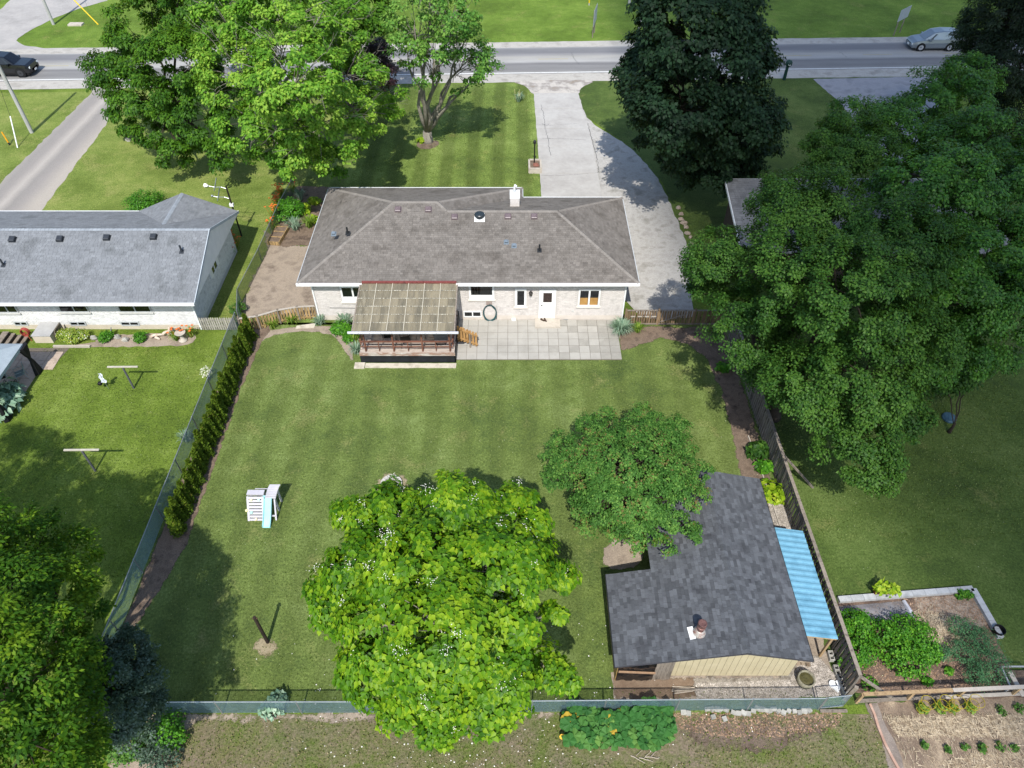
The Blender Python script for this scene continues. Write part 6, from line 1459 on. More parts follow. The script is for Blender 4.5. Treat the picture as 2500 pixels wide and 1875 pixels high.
for k, (u, v, r, lab) in enumerate(((2350, 1545, .55, 'feathery asparagus clump at the top of the garden edge'), (2395, 1570, .6, 'feathery asparagus clump against the pale edging'), (2345, 1600, .5, 'bluish feathery clump nearest the straw heap'), (2415, 1630, .75, 'widest feathery asparagus clump above the cold frame'), (2380, 1650, .5, 'lowest feathery asparagus clump beside the cold frame'), (2300, 1600, .3, 'small bluish feathery plant below the straw'))):
    q = P(u, v, .3); shrub('asparagus_plant', lab, 'asparagus', (q.x, q.y), r, .95, L_fern, int(2000 * r), .09, NARROW, 'asparagus plants')
for k, (u, v, r, lab) in enumerate(((2150, 1443, .35, 'upper lime leafy plant in a red pot'),)):
    pp_ = thing('flower_pot', 'long red planter with lime leafy plant on the garden edging', 'planter', P(2155, 1450)); q = W[pp_.name]
    B().box(q.x - .48, q.x + .48, q.y - .12, q.y + .12, .18, .36).build('pot', mat('red_plastic', ['5c241c', '702e24'], 4, .5), pp_)
    n = 150; pos = np.stack([q.x + rng.uniform(-.5, .5, n), q.y + rng.normal(0, .12, n), rng.uniform(.38, .58, n)], 1)
    pp_l = new('foliage', leaf_mesh('foliage', pos, np.tile([0, 0, 1.], (n, 1)) + rng.normal(size=(n, 3)) * .4, rng.normal(size=(n, 3)), rng.uniform(.14, .24, n), rng.random(n), HEART, L_hosta, q), pp_); pp_l['kind'] = 'stuff'
for u, v, r, lab in ((2345, 1457, .25, 'leafy seedling at the inner corner of the edging'), (2362, 1456, .22, 'leafy seedling right in the edging corner'), (2262, 1668, .18, 'small green seedling on the dark garden soil'), (2120, 1672, .3, 'green weed by the fence brace'), (2312, 1640, .15, 'tiny seedling below the feathery plants')):
    shrub('seedling', lab, 'seedling', P(u, v), r, .25, L_rasp, 130, .1, HEART)
cfm = thing('cold_frame', 'metal framed cold frame with dark soil at the garden corner', 'cold frame', P(2440, 1640)); fr_ = [P(2430, 1640), P(2500, 1640), P(2530, 1690), P(2452, 1690)]
for a, e in zip(fr_, fr_[1:] + fr_[:1]): B().bar(a + V((0, 0, .5)), e + V((0, 0, .5)), .05, .05).build('frame_bar', mat('grey_white_frame', ['9a9c9e', 'aaacae'], 4, .5), cfm); B().bar(a, a + V((0, 0, .5)), .05, .05).build('leg', MATS['grey_white_frame'], cfm)
B().bar(P(2465, 1640, .5), P(2500, 1700, .5), .18, .03).build('lid_board', MATS['pale_edging'], cfm)
B().prism([(p_.x, p_.y) for p_ in fr_][::-1], .02, .14).build('soil_fill', mulch, cfm)
B().lathe(P(2433, 1545) + V((0, 0, .02)), [(.0, 0), (.2, 0), (.24, .3), (.22, .3), (.2, .12), (.0, .12)], 12).build('black_pot', black_mat, label='black plastic pot at the end of the pale garden edging', cat='pot')
yw = mat('yellow_wire', ['8c7c1c', 'a08e24'], 4, .5)
for k, (u, v, ln) in enumerate(((2245, 1735, .7), (2290, 1733, .6), (2318, 1734, .75), (2362, 1732, .7))):
    o = thing('tomato_cage', 'yellow wire tomato cage, %s from the board fence corner' % ORD[k], 'tomato cage', P(u, v), 'yellow cages in the straw bed'); q = W[o.name]
    for z, r in ((.15, .17), (.5, .22), (.85, .26)): B().tube([q + V((r * math.cos(a * PI / 9), r * math.sin(a * PI / 9), z)) for a in range(19)], .011, 5, caps=False).build('ring', yw, o)
    for a in (0, 2.1, 4.2): B().tube([q + V((.12 * math.cos(a), .12 * math.sin(a), 0)), q + V((.26 * math.cos(a), .26 * math.sin(a), .87))], .009, 4).build('upright', yw, o)
    shrub('tomato_plant', 'young tomato plant inside the %s yellow cage from the corner' % ORD[k], 'tomato plant', (q.x, q.y), .16, .45, L_lily, 170, .09, HEART, 'tomato plants in cages')
for k, (u, v) in enumerate(((2312, 1832), (2354, 1827), (2397, 1829), (2440, 1822), (2474, 1828), (2255, 1822), (2440, 1737), (2483, 1731))):
    lab = 'green seedling, %s from the path in the row across the straw' % ORD[k] if k < 5 else ('weak seedling nearest the soil path in the straw', 'green seedling past the last yellow cage', 'green seedling at the far end of the cage row')[k - 5]
    shrub('seedling', lab, 'seedling', P(u, v), .12 + .02 * (k % 4), .2, L_plum, 70 + 15 * (k % 3), .08, HEART, 'seedlings in the straw bed')
ed2 = [P(2122, 1720), P(2133, 1745), P(2142, 1775), P(2158, 1815), P(2176, 1850), P(2196, 1885)]
for k, (a, e) in enumerate(zip(ed2[:-1], ed2[1:])): B().bar(a + V((0, 0, .05)), e + V((0, 0, .05)), .09, .10).build('edging_timber', MATS['pink_brick'], label='pinkish timber edging, %s piece from the garden fence' % ORD[k], cat='edging', group='timber edging of the straw bed', loc=a)

# ------------------------------------------------------------------ things on the lawns
lp = thing('lawn_post', 'lone dark round post on a bare patch of the back lawn', 'post', P(654, 1568)); q = W[lp.name]
B().tube([q - V((0, 0, .05)), q + V((.0, 0, 2.22))], [.075, .065], 10).build('shaft', mat('dark_post_wood', ['241d18', '362c24'], 3, .85), lp)
B().tube([q + V((-.1, 0, 2.12)), q + V((.1, 0, 2.12))], .03, 6).build('bracket', mat('rusty_iron', ['4a342a', '5c4236'], 4, .7), lp)
for k, (u, v, lab, hw_) in enumerate(((327, 948, 'T-shaped clothesline post nearer the white house', .82), (233, 1150, 'T-shaped clothesline post at the edge of the tree shade', .85))):
    o = thing('clothesline_post', lab, 'clothesline post', P(u, v), 'clothesline posts'); q = W[o.name]
    B().tube([q - V((0, 0, .05)), q + V((0, 0, 1.62))], .055, 8).build('upright', mat('slate_post_paint', ['4a4c50', '5a5c60'], 3, .7), o)
    B().bar(q + V((-hw_, 0, 1.66)), q + V((hw_, 0.02, 1.66)), .09, .06).build('crossbar', MATS['pale_board'], o)
fg = thing('garden_flag', 'white cloth and dark weight hanging from a thin garden stake', 'garden flag', P(266, 950)); q = W[fg.name]
B().tube([q, q + V((-.05, 0, 1.25))], .012, 5).build('stake', galv, fg)
b = B(); n = 8
b.add([q + V((-.05 + .16 * s * (1 - .5 * (1 - j / n)) + .05 * math.sin(j * 1.3), .02 * math.sin(j * 2 + s), 1.22 - .7 * j / n)) for j in range(n + 1) for s in (-1, 1)], [(2 * j, 2 * j + 1, 2 * j + 3, 2 * j + 2) for j in range(n)]); b.build('cloth', mat('white_cloth', ['b8c0d0', 'd8dce4'], 3, .8), fg)
B().blob(q + V((-.32, 0, .45)), .13, 3, 10, 6, .05).build('weight', black_mat, fg)
# fire ring of stones
fp = P(956, 1186)
fr = thing('fire_ring', 'pale round stone fire ring half hidden by the catalpa', 'fire ring', fp)
fm = mat('fire_ring_stone', ['a8a49c', 'b8b4ac', '8c887f'], 4, .9, .004, 30, obj=.08)
for k in range(18):
    a = 2 * PI * k / 18; p0 = .38; p1 = .54; a1 = a + 2 * PI / 18 - .03
    B().hexa([fp + V((r * math.cos(t_), r * math.sin(t_), z)) for z in (.01, .2) for r, t_ in ((p0, a), (p1, a), (p1, a1), (p0, a1))]).build('ring_stone', fm, fr, fp + V((.46 * math.cos(a), .46 * math.sin(a), .1)))
B().lathe(fp, [(.37, .02), (.2, .06), (0, .05)], 16).build('ash_bed', mat('ash', ['6c6a68', '8c8a88', '4c4a48'], 5, .95), fr)
sheet('bare_patch', [(fp.x + .85 * math.cos(a * PI / 8), fp.y + .8 * math.sin(a * PI / 8)) for a in range(16)], .009, MATS['dry_soil'], .15, .1, 41, .35)
# climber with slide
cl = thing('climber_slide', 'grey plastic toddler climber with slotted ladder and pale blue slide', 'play climber', P(645, 1270))
gp = mat('grey_white_plastic', ['b0aeb4', 'bcbac0'], 2, .45, fine=.03); bp = mat('pale_blue_plastic', ['8cc4c8', '9cd0d4'], 2, .4, fine=.03, spec=.4)
x0, yb = P(606, 1272).x, P(606, 1272).y
wl_, hh = .80, 1.05
def lad(t_): return V((0, yb + .76 * t_, hh * t_ + .02))
for s0, s1 in ((0, .10), (wl_ - .10, wl_)):
    a, e = lad(0), lad(.93); B().bar(V((x0 + (s0 + s1) / 2, a.y, a.z)), V((x0 + (s0 + s1) / 2, e.y, e.z)), s1 - s0, .07).build('ladder_side', gp, cl)
for k in range(8):
    t0 = .01 + k * .118; a, e = lad(t0), lad(t0 + .082); B().bar(V((x0 + wl_ / 2, a.y, a.z)), V((x0 + wl_ / 2, e.y, e.z)), wl_ - .201, .05).build('rung', gp, cl)
B().box(x0, x0 + wl_, yb + .76, yb + 1.02, hh - .06, hh + .03).build('platform', gp, cl)
B().box(x0 + .02, x0 + .1, yb + .95, yb + 1.02, .0, hh - .065).build('leg', gp, cl); B().box(x0 + wl_ - .1, x0 + wl_ - .02, yb + .95, yb + 1.02, .0, hh - .065).build('leg', gp, cl)
# roofed east panel and slide
for k in range(9):
    t0 = k / 9; z = hh - .02 + .26 * math.sin(t0 * PI * .6); y = yb + .56 + t0 * .60
    B().obox((x0 + wl_ + .36 + .16 * t0, y + .04, z), .50, .066, .04, 0, 0, .10).build('canopy_slat', gp, cl)
for y in (yb + .60, yb + 1.12):
    B().box(x0 + wl_ + .50, x0 + wl_ + .57, y - .04, y + .04, 0, hh - .05).build('canopy_post', gp, cl)
B().bar((x0 + wl_ + .3, yb + .12, .25), (x0 + wl_ + .54, yb + .12, .25), .06, .06).build('brace', gp, cl); B().bar((x0 + wl_ + .54, yb + .02, .05), (x0 + wl_ + .54, yb + .56, hh - .1), .07, .06).build('brace', gp, cl)
B().bar((x0 + .3, yb + 1.14, 1.0), (x0 + wl_ + .54, yb + 1.14, 1.0), .03, .03).build('net_rail', gp, cl)
rg = []
for t_ in range(13):
    s = t_ / 12; y = yb + .60 - 1.0 * s; z = hh * .86 * (1 - s) ** 1.2 + .05
    xx = x0 + wl_ + .22 - .05 * s; w_ = .19; rg.append([V((xx + i * w_, y, z + j)) for i, j in ((-1, .10), (-.82, .12), (-.78, .02), (.78, .02), (.82, .12), (1, .10), (1, -.02), (-1, -.02))])
B().loft(rg).build('slide', bp, cl, smooth=False)
B().box(x0 + wl_ - .0, x0 + wl_ + .12, yb + .64, yb + .68, .3, hh + .05).build('slide_arch', bp, cl)
for (dx, t_), m_ in zip(((.22, .80), (.58, .80), (.2, .32), (.4, .07), (-.02, .4)), ('e0c040', '5cc8a8', '5cc8a8', 'e0b040', 'e0d070')):
    q = lad(t_) + V((x0 + dx, -.04, .04)); B().blob(q, .07, 3, 8, 5, .1).build('climbing_hold', mat('hold_' + {'e0c040': 'yellow', '5cc8a8': 'mint', 'e0b040': 'amber', 'e0d070': 'lemon'}[m_], [m_], 3, .5), cl)
for u, v, lab in ((2316, 1022, 'round blue lid lying alone on the shady lawn'), (2283, 940, 'round blue lid partly under the dark sapling')):
    q = P(u, v); B().lathe(q, [(.36, .0), (.37, .10), (.33, .15), (.1, .17), (0, .17)], 22).build('septic_lid', mat('slate_blue_lid', ['36505e', '42606e'], 3, .5), label=lab, cat='lid', group='blue lids on the shady lawn', loc=q)
B().blob(P(503, 457) + V((0, 0, .14)), (.18, .16, .17), 5).build('white_stone', white_trim, label='small white stone ornament alone on the dry lawn', cat='stone')
# planter with lamp post by the drive
pl = thing('lamp_planter', 'square concrete planter with dry plants beside the pale drive', 'planter', P(1306, 415)); q = W[pl.name]
for k, (a, e) in enumerate((((-.45, -.5), (.45, -.5)), ((.45, -.5), (.45, .9)), ((.45, .9), (-.45, .9)), ((-.45, .9), (-.45, -.5)))): B().bar(q + V((*a, .22)), q + V((*e, .22)), .14, .44 if k == 0 else .43).build('planter_wall', concrete, pl)
B().box(q.x - .38, q.x + .38, q.y - .43, q.y + .83, .05, .36).build('soil_fill', mulch, pl)
B().blob(q + V((.1, .1, .4)), (.25, .25, .15), 2).build('dry_plant', mat('dry_red_plant', ['6c4038', '84584c', '5c4a38'], 8, .9), pl)
lmp = thing('lamp_post', 'short black lamp post standing in the concrete planter', 'lamp post', q + V((-.05, .5, .36)))
b = B(); b.tube([q + V((-.05, .5, .3)), q + V((-.05, .5, 1.9))], .05, 8); b.build('post', black_mat, lmp); B().lathe(q + V((-.05, .5, 1.9)), [(.06, 0), (.12, .08), (.12, .26), (.05, .36)], 8).build('lantern', dark_metal, lmp)
for k, (u, v) in enumerate(((1655, 510), (1660, 522), (1665, 533), (1670, 545), (1674, 558), (1678, 570), (1683, 583), (1688, 596))):
    q = P(u + R.uniform(-3, 3), v + R.uniform(-4, 4)); B().blob(q + V((0, 0, .08)), (R.uniform(.12, .26), R.uniform(.12, .2), .13), k).build('edge_stone', mat('tan_field_stone', ['8f8274', 'a8998a', '7c7064'], 4, .9), label='tan field stone, %s from the road in the line edging the drive' % ORD[k], cat='stone', group='field stones along the drive edge', loc=q)
for u, v, lab in ((1420, 382, 'two pale bricks lying in the shade of the blackish maple'),):
    q = P(1619, 386); B().obox(q + V((0, 0, .05)), .3, .14, .1, .1).build('paving_brick', MATS['pink_brick'], label='pale brick lying on the grass under the blackish maple', cat='brick')

# ------------------------------------------------------------------ east neighbour's house under the maples
en = thing('neighbour_house', 'grey shingled house mostly hidden beneath the green maples', 'house', (21, 42.5, 0))
ez, rz_ = 2.7, 4.1; c0 = P(1770, 437, rz_); ex0, ex1, eyr, eys = c0.x, c0.x + 17, c0.y, c0.y - 6.5; ept = (rz_ - ez) / 6.5
B().hexa([(ex0 + .5, eys + .6, 0), (ex1 - .5, eys + .6, 0), (ex1 - .5, eyr - .3, 0), (ex0 + .5, eyr - .3, 0), (ex0 + .5, eys + .6, ez), (ex1 - .5, eys + .6, ez), (ex1 - .5, eyr - .3, rz_ - .12), (ex0 + .5, eyr - .3, rz_ - .12)]).build('wall', mat('east_house_siding', ['3c342e', '463e38'], 3, .9), en)
b = B(); b.add([(ex0, eys, ez), (ex1, eys, ez), (ex1, eyr, rz_), (ex0, eyr, rz_)], [(0, 1, 2, 3)]); b.build('roof', under, en)
sh_e = mat('light_grey_shingle', ['747474', '828282', '6a6a6a'], 1, .95, tone=.15)
es = math.hypot(6.5, rz_ - ez)
lay(shingle_slope((ex0, eys, ez), (1, 0, 0), (0, 1, ept), [(0, 0), (17, 0), (17, es), (0, es)], .2, (.3, .4), seed=41), sh_e, en)
b = B(); b.bar((ex0 - .02, eys, ez - .03), (ex0 - .02, eyr, rz_ - .03), .06, .16); b.build('rake_board', white_trim, en)
B().box(ex0, ex1, eyr, eyr + .06, rz_ - .16, rz_ + .0).build('ridge_board', white_trim, en)

# ------------------------------------------------------------------ road side: poles, signs, boxes, cars
pole_m = mat('silver_pole', ['989894', 'aaaaa6'], 2, .8, st=(1, 1, .2))
for k, (u, v, h, lab) in enumerate(((78, 324, 10, 'pale utility pole on the lawn beside the gravel drive'), (131, 60, 10, 'grey utility pole across the road by the far driveway'))):
    o = thing('utility_pole', lab, 'utility pole', P(u, v), 'utility poles'); q = W[o.name]
    B().tube([q - V((0, 0, .1)), q + V((0, 0, h))], [.16, .12], 10).build('shaft', pole_m, o); B().tube([q + V((.15, -.06, 0)), q + V((.13, -.05, 6))], .03, 5).build('conduit', galv, o)
gy = thing('guy_wire', 'white guarded guy wire with a yellow marker near the pole', 'guy wire', P(43, 361)); q = W[gy.name]
B().tube([q, q + V((-.35, 1.5, 2.0))], .045, 6).build('guard', white_trim, gy); B().tube([q + V((-.35, 1.5, 2.0)), P(78, 324) + V((0, 0, 9))], .012, 4).build('cable', dark_metal, gy)
mk = thing('marker_post', 'short leaning yellow marker post on the verge lawn', 'marker post', P(24, 354)); q = W[mk.name]
B().tube([q, q + V((-.25, .2, 1.05))], .06, 8).build('shaft', mat('orange_yellow_paint', ['c88c14', 'd89c1c'], 4, .5), mk); B().tube([q, q + V((-.05, .04, .2))], .065, 8).build('base', black_mat, mk)
g2 = thing('guy_wire', 'yellow guarded guy wire across the road', 'guy wire', P(240, 60)); q = W[g2.name]
B().tube([q, q + V((-1.9, .5, 2.4))], .06, 6).build('guard', yellow_paint, g2); B().tube([q + V((-1.9, .5, 2.4)), P(131, 60) + V((0, 0, 9.5))], .012, 4).build('cable', dark_metal, g2)
B().obox(P(186, 61) + V((0, 0, .08)), 1.5, .75, .16).build('utility_box', concrete, label='pale rectangular utility box lid in the far grass', cat='utility box')
m2 = thing('marker_post', 'yellow marker post at the top edge across the road', 'marker post', P(1438, 13)); q = W[m2.name]; B().tube([q, q + V((0, 0, 1.2))], .07, 8).build('shaft', yellow_paint, m2); B().tube([q, q + V((0, 0, .25))], .08, 8).build('base', block_grey, m2)
m3 = thing('utility_pole', 'foot of a grey pole in the far field', 'utility pole', P(1536, 10), 'utility poles'); q = W[m3.name]; B().tube([q, q + V((0, 0, 8))], .16, 10).build('shaft', pole_m, m3)
sign_back = mat('sign_back', ['9aa0a4', 'a8aeb2'], 3, .5, metal=.2)
def road_sign(px, w, h, zb, r, lab):
    o = thing('road_sign', lab, 'road sign', px); q = W[o.name]; m_ = Matrix.Rotation(r, 3, 'Z'); f = lambda a, e, z: q + m_ @ V((a, e, z))
    for s in (-.3, .3): B().bar(f(s * w, .06, 0), f(s * w, .06, zb + h * .95), .09, .06).build('post', old_wood, o)
    B().hexa([f(a, e, z) for z in (zb, zb + h) for a, e in ((-w / 2, -.012), (w / 2, -.012), (w / 2, .012), (-w / 2, .012))]).build('panel', sign_back, o)
    return o
road_sign(P(1450, 86), 2.4, 1.6, 1.2, 1.35, 'tall blank white road sign turned edge-on across the road')
road_sign(P(2190, 84), 2.3, 1.15, 1.5, .75, 'grey-backed road sign on two wooden legs across from the spruce')
wp = thing('road_post', 'white wooden post with an arm beside the blackish maple', 'post', P(1558, 88)); q = W[wp.name]
B().bar(q, q + V((0, 0, 2.3)), .22, .22).build('upright', white_trim, wp); B().bar(q + V((0, 0, 2.1)), q + V((.6, -.1, 2.1)), .08, .1).build('arm', white_trim, wp); B().bar(q + V((.5, -.1, 2.1)), q + V((.05, 0, 1.4)), .06, .06).build('brace', white_trim, wp)
mb = thing('mailbox', 'black mailbox on a post at the mouth of the pale drive', 'mailbox', P(1517, 202)); q = W[mb.name]
B().bar(q, q + V((0, 0, 1.0)), .1, .1).build('post', old_wood, mb)
B().loft([[q + V((i * .11, y, z)) for i, z in ((-1, 1.0), (1, 1.0), (1, 1.12), (.7, 1.22), (0, 1.26), (-.7, 1.22), (-1, 1.12))] for y in (-.25, .28)]).build('box', dark_metal, mb)
mg = thing('mailbox', 'dark green tube mailbox post beside the road verge', 'mailbox', P(1914, 195)); q = W[mg.name]
gm = mat('dark_green_plastic', ['12302a', '1a3c34'], 3, .5)
B().tube([q, q + V((0, 0, 1.3))], [.16, .14], 8).build('post', gm, mg)
B().lathe(q + V((.05, 0, 1.25)), [(.14, 0), (.30, .15), (.32, .4), (.2, .58), (0, .62)], 14).build('box', gm, mg, smooth=True); B().box(q.x - .05, q.x + .15, q.y - .30, q.y - .27, 1.45, 1.62).build('plate', white_trim, mg)
def car(name, label, cat, p, L, hw_, zt, st, gh, paint, dirn, wheels, wr, rimm, roofm=None):
    """st: stations (t, half width, z low, z belt); gh: stations (t, half width at belt, z belt, half width at roof, z roof); t runs nose 0 to tail L."""
    o = thing(name, label, cat, p); c = V(p); f = lambda t, y, z: c + V((dirn * (L / 2 - t), y * dirn, z))
    def ring(t, w_, z0, z1): return [f(t, a * w_, z) for a, z in ((-.92, z0), (-1, z0 + .12), (-1.0, z0 + (z1 - z0) * .62), (-.95, z1 - .03), (-.86, z1), (.86, z1), (.95, z1 - .03), (1.0, z0 + (z1 - z0) * .62), (1, z0 + .12), (.92, z0))]
    bo = B().loft([ring(*s) for s in st]).build('body', paint, o, smooth=False)
    ca = B().loft([[f(t, a, z) for a, z in ((-wb_, zb_), (-wr_, zr_), (-wr_ * .8, zr_ + .03), (wr_ * .8, zr_ + .03), (wr_, zr_), (wb_, zb_))] for t, wb_, zb_, wr_, zr_ in gh]).build('cabin', paint, o)
    gl = mat('car_glass', ['0b0f14', '121920'], 2, .05, spec=.7, fine=0)
    # windscreen, rear window and side glass set just proud of the cabin
    a, e = gh[0], gh[1]
    def q4(pts, nm):
        n = (pts[1] - pts[0]).cross(pts[3] - pts[0]).normalized(); mid = sum(pts, V()) / 4
        if n.dot(mid - (c + V((0, 0, .9)))) < 0: n = -n
        B().add([p_ + n * .012 for p_ in pts] + [p_ - n * .01 for p_ in pts], [(0, 1, 2, 3), (7, 6, 5, 4), (0, 4, 5, 1), (1, 5, 6, 2), (2, 6, 7, 3), (3, 7, 4, 0)]).build(nm, gl, o)
    mixp = lambda p_, q_, s: p_ + (q_ - p_) * s
    w0, w1 = [f(a[0], s * a[1], a[2]) for s in (-1, 1)], [f(e[0], s * e[3], e[4]) for s in (-1, 1)]
    q4([mixp(mixp(w0[0], w0[1], .06), mixp(w1[0], w1[1], .06), .06), mixp(mixp(w0[0], w0[1], .94), mixp(w1[0], w1[1], .94), .06), mixp(mixp(w0[0], w0[1], .92), mixp(w1[0], w1[1], .92), .92), mixp(mixp(w0[0], w0[1], .08), mixp(w1[0], w1[1], .08), .92)], 'windscreen')
    y_, z_ = gh[-1], gh[-2]
    w0, w1 = [f(y_[0], s * y_[1], y_[2]) for s in (-1, 1)], [f(z_[0], s * z_[3], z_[4]) for s in (-1, 1)]
    q4([mixp(mixp(w0[0], w0[1], .1), mixp(w1[0], w1[1], .1), .1), mixp(mixp(w0[0], w0[1], .9), mixp(w1[0], w1[1], .9), .1), mixp(mixp(w0[0], w0[1], .9), mixp(w1[0], w1[1], .9), .9), mixp(mixp(w0[0], w0[1], .1), mixp(w1[0], w1[1], .1), .9)], 'rear_window')
    zb_ = a[2]; zr_ = e[4]; wb_, wr_ = gh[1][1], gh[1][3]
    t0, t1 = gh[1][0], gh[-2][0]
    cuts = [(t0 - .35, t0 + .05, t0 + .95)] + [(t0 + 1.03, t0 + 1.03, t0 + 1.9)] + [(t0 + 1.98, t0 + 1.98, t1 + .15)]
    for s in (-1, 1):
        for lo, lo2, hi in cuts:
            if hi - lo < .25: continue
            k0, k1 = .10, .86
            wy = lambda k: wb_ + (wr_ - wb_) * k
            q4([f(lo, s * wy(k0), zb_ + (zr_ - zb_) * k0), f(hi, s * wy(k0), zb_ + (zr_ - zb_) * k0), f(hi - .05, s * wy(k1), zb_ + (zr_ - zb_) * k1), f(lo2 + .05, s * wy(k1), zb_ + (zr_ - zb_) * k1)], 'side_window')
    for t in wheels:
        for s in (-1, 1):
            q = f(t, s * (hw_ - .11), wr)
            b = B(); b.lathe(f(t, s * (hw_ - .03), wr), [(wr + .07, -.05), (wr + .07, .045)], 20, axis='y'); b.build('wheel_arch', black_mat, o)
            b = B(); b.lathe(q, [(wr * .62, -.13), (wr * .93, -.125), (wr, -.08), (wr, .08), (wr * .93, .125), (wr * .62, .13)], 22, axis='y'); wh = b.build('wheel', black_mat, o)
            b = B(); yo = s * dirn * .135
            for k in range(5):
                an = k * 2 * PI / 5 + .3; b.bar(q + V((0, yo, 0)), q + V((wr * .62 * math.cos(an), yo, wr * .62 * math.sin(an))), .09, .03, up=(0, 1, 0))
            b.lathe(q + V((0, yo, 0)), [(wr * .66, -.01), (wr * .58, .012)], 20, axis='y'); b.build('rim', rimm, wh)
    s0 = st[1]
    for s in (-1, 1):
        B().obox(f(s0[0] + .12, s * s0[1] * .76, s0[3] - .14), .34, .38, .15, -s * .35 * 1, 0).build('headlight', mat('headlight_glass', ['b8c0c4', 'd0d6d8'], 4, .15, spec=.6), o)
        B().obox(f(L - .10, s * st[-1][1] * .86, .95), .2, .2, .28).build('tail_light', mat('tail_light_red', ['6c1014', '84181c'], 4, .2), o)
        B().obox(f(gh[0][0] + .45, s * (hw_ + .10), gh[0][2] + .06), .18, .22, .16).build('mirror', paint, o)
    B().obox(f(.03, 0, .55), .06, 1.1, .22).build('grille', black_mat, o)
    B().obox(f(-.02, .0, .45), .03, .36, .14).build('licence_plate', white_trim, o)
    B().box(c.x - L / 2 + .25, c.x + L / 2 - .25, c.y - hw_ * .9, c.y + hw_ * .9, .2, .32).build('underbody', black_mat, o)
    return o
silver = mat('silver_paint', ['7d868c', '8a9399'], .6, .28, metal=.55, spec=.5, fine=.02)
blackp = mat('blue_black_paint', ['0a0c11', '10131a'], .6, .18, spec=.6, fine=.02)
alloy = mat('alloy', ['b0b2b4', 'c2c4c6'], 4, .3, metal=.5, fine=.02)
st_ = [(0, .70, .38, .62), (.10, .84, .26, .78), (.45, .93, .24, .93), (1.3, .95, .24, 1.06), (2.2, .95, .24, 1.10), (3.8, .95, .26, 1.14), (4.55, .93, .28, 1.16), (4.95, .86, .34, 1.12), (5.05, .74, .45, .95)]
gh_ = [(1.15, .80, 1.02, .70, 1.03), (2.0, .84, 1.08, .66, 1.66), (2.9, .86, 1.10, .68, 1.78), (4.1, .85, 1.12, .66, 1.76), (4.7, .83, 1.13, .64, 1.68), (5.0, .80, 1.10, .72, 1.2)]
sv = P(2222 + 52, 126); car('crossover', 'silver crossover driving west on the road beside the spruce', 'car', (sv.x + .35, sv.y + .95, .03), 5.05, .95, 1.7, st_, gh_, silver, -1, (.95, 3.85), .37, alloy)
for x_ in (0,):
    q = V((sv.x + .35, sv.y + .95, 0)); 
bl_ = P(45, 182)
st2 = [(0, .78, .42, .70), (.08, .93, .34, .98), (.35, .99, .32, 1.10), (1.3, 1.0, .32, 1.16), (3.0, 1.0, .32, 1.20), (4.6, 1.0, .34, 1.22), (5.1, .96, .36, 1.2), (5.2, .88, .42, 1.1)]
gh2 = [(1.35, .88, 1.12, .78, 1.13), (2.1, .90, 1.18, .72, 1.74), (3.0, .92, 1.20, .73, 1.82), (4.5, .92, 1.21, .72, 1.80), (4.9, .90, 1.2, .70, 1.72), (5.1, .86, 1.18, .80, 1.25)]
nose = P(103, 170)
car('black_suv', 'glossy black sport utility vehicle driving east at the road edge line', 'car', (nose.x - 2.6, P(60, 190).y + 1.0, .03), 5.2, 1.0, 1.82, st2, gh2, blackp, 1, (1.0, 4.1), .41, mat('dark_alloy', ['3a3c40', '4a4c50'], 4, .3, metal=.5))

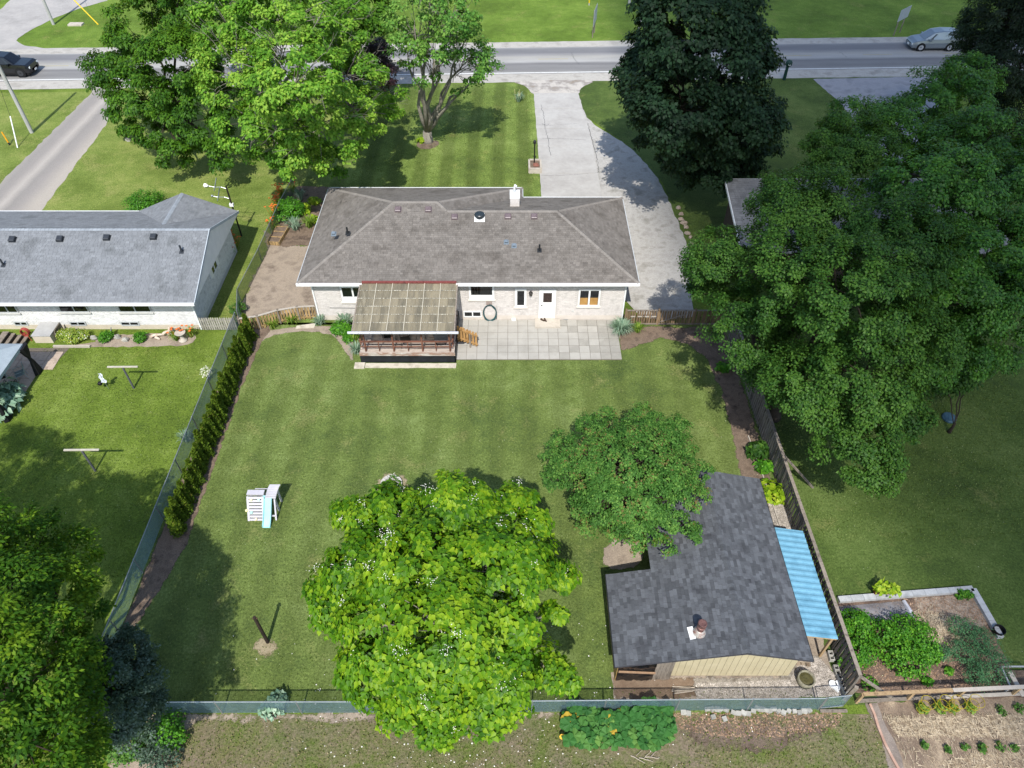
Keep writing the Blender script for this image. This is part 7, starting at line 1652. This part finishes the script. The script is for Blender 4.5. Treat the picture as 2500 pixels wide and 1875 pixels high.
# ------------------------------------------------------------------ tufts standing up out of the mown lawns
def tufts(x0, x1, y0, y1, n, h, m, lab, skip=()):
    p = np.stack([rng.uniform(x0, x1, n), rng.uniform(y0, y1, n), np.full(n, .004)], 1)
    for a0, a1, b0, b1 in skip: p = p[~((p[:, 0] > a0) & (p[:, 0] < a1) & (p[:, 1] > b0) & (p[:, 1] < b1))]
    k = len(p); ang = rng.uniform(0, 2 * PI, k)
    nrm = np.stack([np.cos(ang), np.sin(ang), np.full(k, .5)], 1); tip = np.stack([rng.normal(0, .5, k), rng.normal(0, .5, k), np.ones(k)], 1)
    o = new('grass_tufts', leaf_mesh('grass_tufts', p, nrm, tip, h * rng.uniform(.5, 1.3, k), rng.random(k), KITE, m, (0, 0, 0))); o['kind'] = 'stuff'; o['label'] = lab
L_grass = leafmat('grass_blade', '41541f', '5d6e30', '84905a', .25, .7, .1); L_dryg = leafmat('dry_grass_blade', '4a6020', '6c6c40', '96886a', .2, .7, .1)
tufts(-14.8, 11.2, 10.8, 30.2, 38000, .055, L_grass, 'short grass tufts all over the fenced back lawn', [(3.9, 11.5, 11.4, 20.3), (-9.3, -3.1, 29.4, 31), (-15, -12, 29, 31)])
tufts(-30, -16.7, 6, 31.4, 26000, .06, L_grass, 'short grass tufts over the lawn of the white brick house', [(-31, -27.5, 25, 32)])
tufts(-12.5, 1.8, 44.2, 66.5, 24000, .06, L_grass, 'short grass tufts over the striped front lawn')
tufts(13.6, 28, 18.2, 36, 22000, .06, L_grass, 'short grass tufts over the shady lawn')
tufts(-13, 13.9, 4.5, 10.3, 16000, .075, L_dryg, 'mixed green and dry tufts behind the chain-link fence', [(2.2, 6.6, 8.7, 10.3)])

# ------------------------------------------------------------------ the cloud that shades the east side
cm = NT('cloud_vapour')
cm.t.links.new(cm.n('ShaderNodeVolumePrincipled', {'Color': (.95, .95, .97, 1), 'Density': .058}).outputs[0], cm.out.inputs['Volume'])
ctr = V((45, 58, 0)) + sun_dir * (330 / sun_dir.z)
b = B(); g = random.Random(8)
prof = []
n, m_ = 40, 18; vs = []
for i in range(m_ + 1):
    th = PI * i / m_
    for k in range(n):
        a = 2 * PI * k / n; j = 1 + .10 * math.sin(3 * a + 1) + .06 * math.sin(7 * a + 2 * th) + .05 * math.cos(5 * th)
        vs.append((ctr.x + 38 * j * math.sin(th) * math.cos(a), ctr.y + 70 * j * math.sin(th) * math.sin(a), ctr.z + 22 * j * math.cos(th)))
b.add(vs, [(i * n + k, (i + 1) * n + k, (i + 1) * n + (k + 1) % n, i * n + (k + 1) % n) for i in range(m_) for k in range(n)])
b.build('cloud', cm.m, kind='structure')
